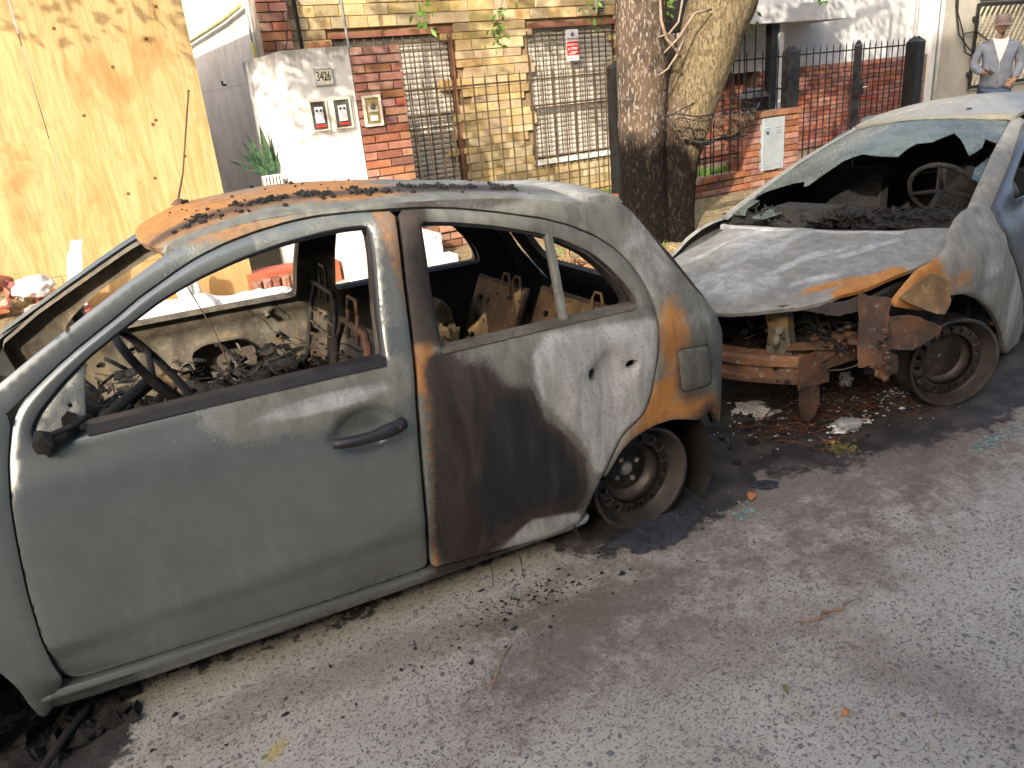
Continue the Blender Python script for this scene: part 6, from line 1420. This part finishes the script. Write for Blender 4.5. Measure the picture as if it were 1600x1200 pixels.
# sprigs of leaves that hang into the picture
def sprig(p0, p1, n_, spread=.09):
    p0, p1 = Vector(p0), Vector(p1); mb = MB(); mid = p0.lerp(p1, .5) + Vector((.03, 0, .02)); mb.tube([p0, mid, p1], [.004, .003, .002], 5); wpart('twig', mb, M_bark, t); mb = MB()
    for i in range(n_):
        f_ = random.uniform(.45, 1.03); c = p0.lerp(p1, f_) + Vector((random.gauss(0, spread * .5), random.gauss(0, spread * .4), random.gauss(0, spread * .5)))
        u = Vector((random.uniform(-1, 1), random.uniform(-.5, .5), random.uniform(-1, .2))).normalized(); w_ = u.cross(Vector((0, 1, .3))).normalized(); s_ = random.uniform(.045, .085); a = len(mb.v)
        mb.v += [tuple(c), tuple(c + u * s_ * .5 + w_ * s_ * .2), tuple(c + u * s_), tuple(c + u * s_ * .5 - w_ * s_ * .2)]; mb.face((a, a + 1, a + 2, a + 3))
    wpart('leaf_cluster', mb, M_leaf, t, kind='stuff')
for a, b_, n_ in (((2.58, 5.6, 2.45), (2.62, 5.6, 2.10), 22), ((3.35, 5.6, 2.5), (3.18, 5.6, 1.93), 34), ((4.05, 5.6, 2.5), (4.12, 5.55, 2.10), 24), ((4.85, 5.5, 2.5), (4.80, 5.5, 2.02), 44), ((5.95, 5.6, 2.5), (5.90, 5.6, 1.93), 40), ((7.0, 5.6, 2.5), (6.9, 5.6, 2.10), 26), ((3.6, 5.6, 2.7), (3.42, 5.6, 2.18), 4)):
    sprig(a, b_, n_)
# wrought iron hanging basket on the tree
t = thing('hanging_basket', 'empty wrought iron wall basket with scrolls hung on the slanting trunk', 'hanging basket', (5.0, 5.1, 1.1))
C_ = Vector((5.02, 5.10, 0)); wd = .50
def bk(u, v, z): return C_ + Vector((u, -v, z))
def half(k, n_, w_, d_, z): a = PI * k / n_; return bk(-math.cos(a) * w_, math.sin(a) * d_ - .05, z)
for (w_, d_, z, r) in ((.50, .24, 1.275, .007), (.44, .21, 1.235, .006), (.30, .15, 1.045, .008), (.24, .10, 1.03, .007)):
    mb = MB(); mb.tube([half(k, 18, w_, d_, z + .02 * math.sin(k * .9)) for k in range(19)], r, 6); wpart('ring', mb, M_iron, t)
mb = MB(); mb.tube([bk(-.5, -.05, 1.275), bk(-.2, -.05, 1.36), bk(.15, -.05, 1.37), bk(.25, .05, 1.33), bk(.55, -.05, 1.27)], .005, 6); wpart('back_rail', mb, M_iron, t)
for k in (0, 3, 6, 9, 12, 15, 18):
    mb = MB(); a, b_ = half(k, 18, .50, .24, 1.275), half(k, 18, .28, .14, 1.04); mb.tube([a, a.lerp(b_, .5) + Vector((0, -.02, -.01)), b_], .005, 6); wpart('stay', mb, M_iron, t)
def spiral(c, r, turns, sgn, u=Vector((1, 0, 0))):
    pts = []
    for i in range(26): f_ = i / 25; a = f_ * turns * 2 * PI; rr = r * (1 - .75 * f_); pts.append(c + u * math.cos(a) * rr * sgn + Vector((0, 0, 1)) * math.sin(a) * rr)
    return pts
for k in (1.5, 4.5, 7.5, 10.5, 13.5, 16.5):
    a = PI * k / 18; tang = Vector((math.sin(a) * .5, -math.cos(a) * .24, 0)).normalized()
    for (zz, rr, w_, d_) in ((1.195, .052, .45, .215), (1.11, .045, .37, .175)):
        for sg in (-1, 1):
            c = bk(-math.cos(a) * w_, math.sin(a) * d_ - .05, zz) + tang * sg * .02
            mb = MB(); mb.tube(spiral(c, rr, 1.3, sg, tang), .0058, 5); wpart('scroll', mb, M_ironr, t)
mb = MB()
for i in range(9):
    x = -.26 + .065 * i; mb.tube([bk(x, -.04, 1.04), bk(x * .95, .09, 1.035 + .006 * (i % 2))], .005, 5)
for i in range(3): mb.tube([bk(-.28, -.02 + i * .05, 1.045), bk(.28, -.02 + i * .05, 1.045)], .005, 5)
wpart('bottom_grid', mb, M_iron, t)

# ================================================================== THE MAN
def skinmesh(name, verts, edges, radii, mats, root=0, sub=2):
    me = bpy.data.meshes.new(name); me.from_pydata(verts, edges, []); o = bpy.data.objects.new('tmp', me); COL.objects.link(o)
    md = o.modifiers.new('s', 'SKIN'); md.use_smooth_shade = True
    for i, r in enumerate(radii):
        sv = me.skin_vertices[0].data[i]; sv.radius = r if isinstance(r, tuple) else (r, r); sv.use_root = (i == root)
    sb = o.modifiers.new('u', 'SUBSURF'); sb.levels = sub; sb.render_levels = sub
    dg = bpy.context.evaluated_depsgraph_get(); out = bpy.data.meshes.new_from_object(o.evaluated_get(dg)); bpy.data.objects.remove(o); out.name = name
    out.materials.clear(); out.materials.append(mats); out.polygons.foreach_set('use_smooth', [True] * len(out.polygons)); return out
M_skin = simple('skin', (.42, .22, .14), (.50, .28, .19), 12, .55, bump=.1)
M_hood = simple('grey_blue_jersey', (.20, .225, .275), (.26, .285, .335), 14, .9, bump=.6, bscale=200, bdist=.002)
M_jean = simple('blue_jeans', (.06, .09, .16), (.10, .13, .22), 14, .85, bump=.4, bscale=160)
M_cap = simple('dusty_brown_cap', (.22, .155, .135), (.28, .205, .18), 20, .85, bump=.3)
M_hair = simple('dark_hair', (.02, .015, .012), (.05, .035, .03), 40, .7)
man = thing('person', 'man in brown cap and open blue grey hooded top looking down at his hand', 'person', (10.95, 6.10, .146), math.radians(-52))
# local: faces -y, x to his left (viewer's right)
hV = [(0, 0, .98), (0, .01, 1.10), (0, .0, 1.22), (0, .0, 1.36), (0, .0, 1.44), (0, -.012, 1.50), (0, -.03, 1.56),
      (.19, .0, 1.40), (.25, .03, 1.16), (.19, -.12, .98), (-.19, .0, 1.40), (-.25, .02, 1.17), (-.17, -.20, 1.09), (.10, 0, .92), (.12, .0, .50), (.12, .03, .09), (.12, -.10, .04), (-.10, 0, .92), (-.12, -.02, .50), (-.12, .03, .09), (-.12, -.10, .04)]
hE = [(0, 1), (1, 2), (2, 3), (3, 4), (4, 5), (5, 6), (3, 7), (7, 8), (8, 9), (3, 10), (10, 11), (11, 12), (0, 13), (13, 14), (14, 15), (15, 16), (0, 17), (17, 18), (18, 19), (19, 20)]
hR = [(.10, .07), (.10, .07), (.10, .07), (.11, .07), (.065, .055), (.052, .052), (.05, .05), .040, .032, .026, .040, .032, .026, .08, .055, .04, .035, .08, .055, .04, .035]
body = skinmesh('body', hV, hE, hR, M_skin)
# head (one closed mesh shaped from a sphere) and hands join the body mesh
hm = MB(); bmh = bmesh.new(); bmesh.ops.create_uvsphere(bmh, u_segments=36, v_segments=28, radius=1); base = 0
for v in bmh.verts:
    x, y, z = v.co; X = x * .076; Y = y * .095; Z = z * .118
    if z < 0: X *= 1 - .32 * (-z) ** 1.6; Y *= 1 - .12 * (-z)
    if y < 0:
        Y += -.026 * math.exp(-((x / .16) ** 2) - ((z + .12) / .20) ** 2) + .010 * (math.exp(-((abs(x) - .36) / .16) ** 2 - ((z - .12) / .11) ** 2)) - .007 * math.exp(-((x / .3) ** 2) - ((z + .48) / .06) ** 2) - .010 * math.exp(-((x / .25) ** 2) - ((z + .80) / .14) ** 2) - .006 * math.exp(-((z - .32) / .12) ** 2)
    if abs(x) > .93 and abs(z) < .28: X += .016 * (1 if x > 0 else -1)
    hm.v.append((X, Y - .035, Z + 1.645))
for f in bmh.faces: hm.face([v.index for v in f.verts], True)
bmh.free()
def hand(mb, wrist, dirv, palm_n, thumb_side, curl):
    wrist = Vector(wrist); d = Vector(dirv).normalized(); n_ = Vector(palm_n).normalized(); s_ = d.cross(n_).normalized() * thumb_side
    mb.tube([wrist - d * .03, wrist + d * .01, wrist + d * .05, wrist + d * .085], [.024, .030, .036, .030], 10)
    for k in range(4):
        off = s_ * (.027 - .018 * k); L = (.072, .080, .074, .058)[k]; p0 = wrist + d * .07 + off; p1 = p0 + (d + n_ * curl * .5).normalized() * L * .4; p2 = p1 + (d * .5 + n_ * curl).normalized() * L * .35; p3 = p2 + (d * .0 + n_ * curl).normalized() * L * .28
        mb.tube([p0, p1, p2, p3], [.010, .0095, .0085, .006], 7)
    q0 = wrist + d * .025 + s_ * .026; q1 = q0 + (s_ + d * .8).normalized() * .035; q2 = q1 + (d + n_ * curl).normalized() * .032; mb.tube([q0, q1, q2], [.013, .011, .008], 7)
hand(hm, (-.17, -.205, 1.09), (.45, -.75, .15), (.2, .1, -1), 1, .8)
hand(hm, (.19, -.125, .98), (-.55, -.55, -.45), (-.3, .6, -.6), -1, .5)
bm = bmesh.new(); bm.from_mesh(body); me2 = hm.mesh('h', M_skin); bm.from_mesh(me2); bm.to_mesh(body); bm.free(); body.polygons.foreach_set('use_smooth', [True] * len(body.polygons))
link('body', body, man)
# hooded top (torso and sleeves), open in a V, hood behind the neck
tV = [(0, .0, .84), (0, .0, 1.02), (0, .0, 1.20), (0, .0, 1.345), (0, .015, 1.425), (.185, .0, 1.395), (.245, .03, 1.28), (.262, .03, 1.16), (.23, -.05, 1.07), (.19, -.11, .995), (-.185, .0, 1.395), (-.25, .02, 1.28), (-.262, .02, 1.17), (-.22, -.10, 1.12), (-.175, -.185, 1.092)]
tE = [(0, 1), (1, 2), (2, 3), (3, 4), (3, 5), (5, 6), (6, 7), (7, 8), (8, 9), (3, 10), (10, 11), (11, 12), (12, 13), (13, 14)]
tR = [(.20, .15), (.195, .145), (.195, .140), (.185, .118), (.085, .075), .070, .066, .060, .052, .042, .070, .066, .060, .052, .042]
tm = skinmesh('hooded_top', tV, tE, tR, M_hood)
for v in tm.vertices:
    n_ = noise.noise(v.co * 14) * .012 + noise.noise(v.co * 30) * .005; v.co += v.co.normalized() * 0 + v.normal * n_
top = link('hooded_top', tm, man)
mb = MB(); mb.tube([(.105 * math.cos(a), .035 + .085 * math.sin(a), 1.455 - .02 * math.sin(a)) for a in [PI * (-.12 + 1.24 * k / 14) for k in range(15)]], [.022 + .026 * math.sin(PI * k / 14) for k in range(15)], 10); link('hood', mb.mesh('hood', M_hood), top)
mb = MB(); N = 12
for i in range(N + 1):
    f_ = i / N; z = 1.475 - .27 * f_; w_ = .092 * (1 - f_) ** .9 + .004
    yy = -(.070 + .062 * math.sin(min(1, f_ * 1.6) * PI / 2)) - .012
    for q in range(5): u = -1 + q / 2; mb.vert((w_ * u, yy + .030 * abs(u) ** 2 * (1 - f_), z + .02 * abs(u) * (1 - f_)))
for i in range(N):
    for q in range(4): mb.face((i * 5 + q, i * 5 + q + 1, i * 5 + 6 + q, i * 5 + 5 + q)[::-1], True)
link('shirt', mb.mesh('shirt', simple('white_shirt', (.72, .71, .70), (.8, .8, .79), 20, .9, bump=.4, bscale=60)), man)
mb = MB(); mb.tube([(.0, -.148, 1.20), (.0, -.150, 1.1), (.0, -.146, .95)], .005, 6); link('zip', mb.mesh('zip', M_gutter), top)
jV = [(0, 0, .90), (.10, 0, .82), (.115, 0, .50), (.12, .02, .10), (-.10, 0, .82), (-.115, -.01, .50), (-.12, .02, .10)]
link('jeans', skinmesh('jeans', jV, [(0, 1), (1, 2), (2, 3), (0, 4), (4, 5), (5, 6)], [(.17, .12), .10, .078, .065, .10, .078, .065], M_jean), man)
# cap, goatee, hair, eyes
mb = MB(); prof = [(.0, .112), (.05, .108), (.082, .088), (.096, .055), (.097, .02), (.094, .0)]
mb.lathe([(r, z) for r, z in prof][::-1], 28, Matrix.Translation((0, -.03, 1.665)) @ Matrix.Diagonal((.93, 1.14, 1.0, 1)))
cp = link('cap', mb.mesh('cap', M_cap), man)
mb = MB(); K = 14
for i in range(K + 1):
    a = PI * (1.28 + .44 * i / K)
    for (rr, zz) in ((.090, .004), (.12, -.010), (.148, -.030)): mb.vert((rr * .95 * math.cos(a), -.03 + rr * math.sin(a) * 1.05, 1.672 + zz))
    for (rr, zz) in ((.148, -.036), (.090, -.006)): mb.vert((rr * .95 * math.cos(a), -.03 + rr * math.sin(a) * 1.05, 1.672 + zz))
for i in range(K):
    for q in range(5): mb.face((i * 5 + q, i * 5 + 5 + q, i * 5 + 5 + (q + 1) % 5, i * 5 + (q + 1) % 5), True)
link('cap_peak', mb.mesh('cap_peak', M_cap), cp)
mb = MB(); mb.blob((0, -.136, 1.545), .020, 4, 2, (1.1, .6, 1.2), .2); mb.box(-.022, .022, -.140, -.130, 1.590, 1.597); link('goatee', mb.mesh('goatee', M_hair), man)
for s_ in (-1, 1):
    mb = MB(); mb.lathe([(0, .009), (.007, .006), (.0095, 0)], 10, Matrix.Translation((s_ * .029, -.1245, 1.658)) @ Matrix.Rotation(PI / 2, 4, 'X') @ Matrix.Diagonal((1.3, .7, .6, 1))); link('eye', mb.mesh('eye', M_hair), man)
    mb = MB(); mb.blob((s_ * .079, -.01, 1.655), .022, 5, 1, (.4, .7, 1.2), .1); link('ear', mb.mesh('ear', M_skin), man)
    mb = MB(); mb.blob((s_ * .066, .0, 1.685), .03, 6, 1, (.5, 1.4, .9), .2); link('hair', mb.mesh('hair', M_hair), man)
    mb = MB(); mb.box(s_ * .12 - .045, s_ * .12 + .045, -.16, .10, .0, .07); link('shoe', mb.mesh('shoe', M_hair), man)
mb = MB(); mb.box(-.035, .035, -.065, .065, -.005, .005, Matrix.Translation((-.12, -.30, 1.105)) @ Matrix.Rotation(.5, 4, 'Z') @ Matrix.Rotation(.4, 4, 'X'))
ph = link('mobile_phone', mb.mesh('mobile_phone', simple('phone_dark', (.02, .015, .01), (.05, .035, .02), 9, .3)), None, label='small dark phone held in the right hand of the man', category='phone')
ph.matrix_world = Matrix.Translation((10.95, 6.10, .146)) @ Matrix.Rotation(math.radians(-52), 4, 'Z')

# ================================================================== RUBBLE, BAGS, STICKS
random.seed(5)
M_rub = simple('broken_brick', (.36, .10, .055), (.46, .17, .10), 10, .95, bump=1., bscale=60, bdist=.01, rand=.3, c3=(.55, .48, .40))
M_rubg = simple('broken_mortar', (.46, .42, .36), (.60, .56, .50), 10, .95, bump=1., bscale=60, bdist=.01, rand=.25, c3=(.30, .25, .2))
# earth core of the pile
mb = MB()
N1, N2 = 24, 12
def hp(x, y): return .146 + max(0, .50 - .95 * max(0, x + .52) - .9 * max(0, 6.62 - y) - .25 * max(0, -1.1 - x)) * .92
for j in range(N2 + 1):
    for i in range(N1 + 1):
        x = -1.9 + 2.1 * i / N1; y = 5.95 + .93 * j / N2; mb.vert((x, y, hp(x, y) + .03 * noise.noise(Vector((x * 6, y * 6, 0)))))
for j in range(N2):
    for i in range(N1): a = j * (N1 + 1) + i; mb.face((a, a + 1, a + N1 + 2, a + N1 + 1), True)
setp(single('rubble_core', mb, M_dirt, 'loose earth and grit filling the brick rubble pile', 'rubble'), kind='stuff')
def chunk(L, Wd, H, seed, mat_):
    bm = bmesh.new(); bmesh.ops.create_cube(bm, size=1); bmesh.ops.subdivide_edges(bm, edges=bm.edges, cuts=2, use_grid_fill=True)
    cut = seed * 1.7
    for v in bm.verts:
        p = v.co.copy(); v.co = Vector((p.x * L, p.y * Wd, p.z * H)); d = noise.noise_vector(Vector(p * 2.3) + Vector((seed * 7, seed, 0))) * .26 * min(L, Wd, H); v.co += d
        if p.x > .1: v.co.x -= L * .28 * (.5 + noise.noise(Vector((p.y * 3 + seed, p.z * 3, seed))))
    me = bpy.data.meshes.new('broken_brick'); bm.to_mesh(me); bm.free(); me.materials.append(mat_); return me
cm = [chunk(random.uniform(.10, .22), random.uniform(.09, .13), random.uniform(.05, .07), k, M_rub) for k in range(7)] + [chunk(random.uniform(.07, .13), random.uniform(.06, .11), random.uniform(.05, .08), k + 20, M_rubg) for k in range(4)]
descr = ['orange', 'dull red', 'pinkish', 'dusty brown', 'mortar crusted']
for k in range(120):
    x = random.uniform(-1.35, .08); y = random.uniform(6.05, 6.78)
    if hp(x, y) < .2 and random.random() < .6: continue
    me = random.choice(cm); o = link('broken_brick', me, None, (x, y, hp(x, y) + random.uniform(.01, .06)), category='rubble', group='broken bricks of the rubble pile')
    o['label'] = ('pale mortar lump' if 'mortar' in me.materials[0].name else 'broken orange brick') + (' on top of the rubble pile' if hp(x, y) > .48 else ' halfway down the rubble pile' if hp(x, y) > .28 else ' at the foot of the rubble pile') + (', beside the white foam strip' if x > -.3 else ', at its left part' if x < -.8 else ', in its middle')
    o.rotation_euler = (random.uniform(-.7, .7), random.uniform(-.7, .7), random.uniform(0, 6.28)); s_ = random.uniform(.7, 1.15); o.scale = (s_, s_, s_)
mb = MB(); seg = 14
for i in range(seg + 1):
    f_ = i / seg; x = -.045 + .10 * f_ ** 2; z = .36 + .48 * f_; y0 = 6.60
    for (dx, dy) in ((-.055, 0), (.045, 0), (.045, .05), (-.055, .05)): mb.vert((x + dx * (1 - .25 * f_ * (f_ > .8)), y0 + dy, z))
for i in range(seg):
    for q in range(4): mb.face((i * 4 + q, i * 4 + (q + 1) % 4, i * 4 + 4 + (q + 1) % 4, i * 4 + 4 + q), q == 9)
mb.face((3, 2, 1, 0)); mb.face([seg * 4 + q for q in range(4)])
single('foam_strip', mb, M_white, 'curved white foam strip standing up out of the rubble', 'foam', (0, 6.6, .4))
def crumple(c, r, sq, seed, name, label, mat_, cat, z0=None, sub=4, amp=.45, **k):
    bm = bmesh.new(); bmesh.ops.create_icosphere(bm, subdivisions=sub, radius=1); mb = MB()
    for v in bm.verts:
        p = v.co; d = 1 + amp * noise.noise(p * 1.6 + Vector((seed * 5, 0, seed))) + amp * .35 * abs(noise.noise(p * 5 + Vector((seed, 3, 1)))) * 2; q = Vector((p.x * r * sq[0] * d, p.y * r * sq[1] * d, p.z * r * sq[2] * d)) + Vector(c)
        if z0 is not None: q.z = max(q.z, z0 + .002 * p.x)
        mb.v.append(tuple(q))
    for f in bm.faces: mb.face([v.index for v in f.verts], sub > 3)
    bm.free(); return single(name, mb, mat_, label, cat, c, **k)
M_bag = simple('white_sack', (.74, .73, .72), (.82, .81, .80), 10, .6, bump=.6, bscale=30, bdist=.01, c3=(.6, .58, .55))
crumple((.62, 6.25, .20), .33, (1.1, .6, .35), 1, 'white_sack', 'slumped white sack nearest the rubble pile', M_bag, 'sack', .15)
crumple((1.12, 6.2, .19), .30, (1.1, .6, .32), 2, 'white_sack', 'flat white sack in front of the plywood offcut', M_bag, 'sack', .15)
crumple((.70, 6.45, .36), .13, (.6, .5, 1.3), 3, 'plastic_bag', 'upright white plastic bag against the plywood offcut', M_bag, 'bag', .15)
crumple((-.30, 6.50, .58), .10, (1.1, .6, .7), 4, 'plastic_bag', 'crumpled white plastic bag on top of the rubble', M_bag, 'bag')
M_stick = simple('dry_stick', (.22, .11, .05), (.36, .21, .11), 9, .9, bump=.5)
for k in range(60):
    x = random.gauss(3.55, .22); y = random.gauss(5.0, .35); L = random.uniform(.15, .55); a = random.uniform(0, 2 * PI); z = .17 + random.uniform(0, .10)
    p = Vector((x, y, z)); d = Vector((math.cos(a) * L, math.sin(a) * L, random.uniform(-.04, .05))); mb = MB(); mb.tube([p, p + d * .5 + Vector((random.gauss(0, .02), random.gauss(0, .02), .02)), p + d], [random.uniform(.006, .014)] * 2 + [.003], 5)
    single('stick', mb, M_stick, 'dry brown stick in the loose heap left of the tree foot', 'stick', p, 'sticks heaped at the foot of the tree')

# ================================================================== BURNT LITTER ON THE ROAD
def flat_patch(pts, h, name, label, mat_, cat, jag=.012, z0=.004, amp=.006):
    P_ = resample(smoothpoly(pts, 2), .02); P_ = [(x + random.uniform(-jag, jag), y + random.uniform(-jag, jag)) for x, y in P_]
    def fn(u, v):
        d = pdist(u, v, P_); return Vector((u, v, z0 + h * min(1, d / .04) ** .5 + amp * noise.noise(Vector((u * 25, v * 25, 1))) * min(1, d / .03))), Vector((0, 0, -1))
    mb = panel(P_, [], fn, .022, 0, lip=0, edge=.008, sm=0, flip=False); c = (sum(p[0] for p in P_) / len(P_), sum(p[1] for p in P_) / len(P_), 0)
    return single(name, mb, mat_, label, cat, c)
M_melt = simple('melted_rubber', (.012, .013, .018), (.035, .038, .05), 30, .5, bump=1., bscale=90, bdist=.01, c3=(.11, .12, .14))
flat_patch([(1.38, 2.02), (1.50, 1.97), (1.48, 1.90), (1.60, 1.86), (1.72, 1.88), (1.78, 1.94), (1.88, 1.96), (1.92, 2.06), (1.78, 2.10), (1.6, 2.06)], .012, 'rubber_puddle', 'black puddle of melted rubber beside the bare rear wheel', M_melt, 'melted rubber')
flat_patch([(2.15, 1.95), (2.24, 1.90), (2.28, 1.96), (2.2, 2.02)], .006, 'melted_scrap', 'small black melted scrap on the road beyond the rear wheel', M_melt, 'melted plastic')
def heap(cx, cy, rx, ry, n_, s0, s1, mat_, name, label, cat, z=.004, sq=(1.3, 1.3, .35), rough=.9, kind='stuff'):
    mb = MB()
    for i in range(n_):
        a = random.uniform(0, 2 * PI); r = abs(random.gauss(0, .5)); s_ = random.uniform(s0, s1); mb.blob((cx + math.cos(a) * r * rx, cy + math.sin(a) * r * ry, z + s_ * .2), s_, i + cx * 31, 1, (sq[0] * random.uniform(.5, 1.4), sq[1] * random.uniform(.5, 1.4), sq[2]), rough)
    return setp(single(name, mb, mat_, label, cat, (cx, cy, 0)), kind=kind)
heap(2.74, 2.52, .09, .12, 90, .008, .030, M_ash, 'ash_heap', 'white flaky ash patch between the two burnt cars', 'ash')
heap(2.98, 2.10, .20, .07, 70, .003, .011, M_ash, 'ash_flakes', 'scattered white ash flakes beside the crumpled foil', 'ash')
heap(2.9, 2.35, .7, .30, 300, .002, .006, M_ash, 'ash_specks', 'fine white ash specks strewn under the nose of the silver car', 'ash')
heap(3.4, 2.2, .7, .3, 140, .002, .006, M_ash, 'ash_specks', 'fine white ash specks strewn round the bare front wheel', 'ash')
heap(2.85, 2.3, .5, .3, 260, .006, .022, M_char, 'charred_bits', 'charred crumbs below the rusty bumper beam', 'charred debris')
heap(1.85, 2.4, .35, .3, 220, .005, .020, M_char, 'charred_bits', 'charred crumbs behind the bare rear wheel', 'charred debris')
heap(-.36, 2.21, .16, .10, 90, .010, .035, M_char, 'charred_bits', 'charred lumps beside the front wheel arch at the lower left', 'charred debris', rough=1.1, sq=(1.2, 1.2, .8))
heap(1.0, 1.9, 1.2, .25, 160, .002, .006, M_char, 'charred_crumbs', 'tiny black crumbs on the road along the sill', 'charred debris')
M_grit = simple('road_grit', (.16, .13, .10), (.32, .28, .23), 20, .9, rand=0, bump=.4)
heap(1.7, 1.2, 2.4, 1.1, 500, .0015, .0045, M_grit, 'road_grit', 'loose grit scattered over the concrete road', 'grit')
M_teal = simple('glass_crumbs', (.12, .22, .22), (.24, .36, .35), 40, .2, bump=0)
heap(2.0, 1.86, .12, .10, 40, .0025, .006, M_teal, 'glass_crumbs', 'pale green glass crumbs behind the rear wheel', 'broken glass')
heap(3.25, 1.62, .35, .06, 110, .0025, .006, M_teal, 'glass_crumbs', 'pale green glass crumbs in front of the silver car wheel', 'broken glass')
heap(3.95, 1.75, .12, .05, 110, .003, .007, M_teal, 'glass_crumbs', 'pale green glass crumbs at the right edge under the door', 'broken glass')
M_foil = simple('crumpled_foil', (.46, .47, .46), (.62, .62, .60), 14, .35, .6, bump=.8, bscale=40, bdist=.01, c3=(.3, .3, .26))
crumple((2.88, 2.08, .03), .055, (1.1, .8, .45), 9, 'foil_scrap', 'crumpled silvery foil scrap on the burnt patch', M_foil, 'foil', .005, 3, .9)
crumple((3.32, 2.42, .04), .04, (.6, .8, .9), 12, 'foil_scrap', 'small upright ash grey scrap beside the bare front wheel', M_ash, 'ash scrap', .005, 3, .9)
M_wire = simple('burnt_copper_wire', (.16, .055, .025), (.075, .03, .02), 9, .7, .2, bump=.3)
mb = MB()
for k in range(46):
    c = Vector((random.gauss(2.83, .14), random.gauss(2.27, .09), .008)); pts = []; a0 = random.uniform(0, 6.28); r = random.uniform(.05, .16)
    for i in range(10): a = a0 + i * .28; pts.append(c + Vector((math.cos(a) * r, math.sin(a) * r * .6, .010 * math.sin(i * 1.3 + k) + .010)))
    mb.tube(pts, .0022, 4)
setp(single('burnt_wires', mb, M_wire, 'tangle of rusty burnt tyre wires below the hanging bumper leg', 'wire', (2.83, 2.27, 0)), kind='stuff')
mb = MB()
for k in range(60):
    c = Vector((random.gauss(3.30, .20), random.gauss(2.25, .14), .008)); pts = []; a0 = random.uniform(0, 6.28); r = random.uniform(.08, .22)
    for i in range(10): a = a0 + i * .2; pts.append(c + Vector((math.cos(a) * r, math.sin(a) * r * .6, .012 * math.sin(i * 1.3 + k) + .012)))
    mb.tube(pts, .0018, 4)
setp(single('burnt_wires', mb, M_wire, 'tangle of rusty burnt tyre wires beside the bare front wheel', 'wire', (3.3, 2.2, 0)), kind='stuff')
heap(2.72, 1.98, .10, .08, 70, .006, .014, simple('mossy_clump', (.05, .045, .015), (.13, .11, .04), 20, .95), 'burnt_clump', 'brownish clump of burnt stuff nearer than the foil scrap', 'charred debris', sq=(1, 1, .7))
def leafy(x, y, a, L, mat_, label, name='fallen_leaf', cat='leaf'):
    mb = MB(); n_ = 8; c, s_ = math.cos(a), math.sin(a); rows = []
    for i in range(n_ + 1):
        f_ = i / n_; w_ = L * .26 * math.sin(PI * f_) ** .8 + .0005; zz = .010 + .012 * math.sin(PI * f_)
        for u in (-1, 0, 1): lx, ly = (f_ - .5) * L, w_ * u; mb.vert((x + lx * c - ly * s_, y + lx * s_ + ly * c, zz - .006 * (u == 0)))
    for i in range(n_):
        for q in (0, 1): mb.face((i * 3 + q, i * 3 + q + 1, i * 3 + 4 + q, i * 3 + 3 + q), True)
    return single(name, mb, mat_, label, cat, (x, y, 0))
M_dleaf = simple('fallen_leaf', (.36, .13, .05), (.45, .20, .08), 30, .8)
leafy(2.10, 1.92, .6, .07, M_dleaf, 'orange dry leaf beside the dark patch beyond the rear wheel'); leafy(2.72, 2.03, .9, .05, M_dleaf, 'small orange leaf between wires and foil'); leafy(1.45, .98, .1, .035, M_dleaf, 'tiny tan leaf near the middle of the road foreground'); leafy(2.05, 2.35, .2, .05, M_dleaf, 'brown leaf lying in the soot behind the hatchback')
M_gleaf = simple('dull_green_leaf', (.12, .11, .05), (.2, .18, .09), 30, .8); leafy(1.39, 1.13, 1.2, .035, M_gleaf, 'dull olive leaf on the concrete in the right foreground')
mb = MB(); mb.tube([(1.65, 1.30, .010), (1.70, 1.265, .014), (1.735, 1.285, .012), (1.79, 1.25, .016), (1.82, 1.275, .010), (1.87, 1.262, .014)], [.002, .0035, .0045, .0035, .003, .0012], 6); single('twig', mb, M_stick, 'crooked dry twig lying on the road at the right', 'twig', (1.75, 1.27, 0))
mb = MB(); mb.tube([(.72, 1.62, .006), (.82, 1.72, .008), (.87, 1.75, .006)], .0018, 5); single('twig', mb, M_stick, 'thin straight straw on the concrete below the sill', 'straw', (.8, 1.7, 0))
mb = MB(); mb.tube([(-.47, 2.02, .01), (-.36, 2.14, .05), (-.28, 2.26, .04), (-.24, 2.32, .06)], .012, 7); mb.tube([(-.42, 2.20, .01), (-.33, 2.25, .08), (-.25, 2.24, .07), (-.22, 2.30, .03)], .010, 7); single('charred_bracket', mb, M_char, 'charred bent strut lying at the lower left corner beside the wheel arch', 'car debris', (-.35, 2.2, 0))
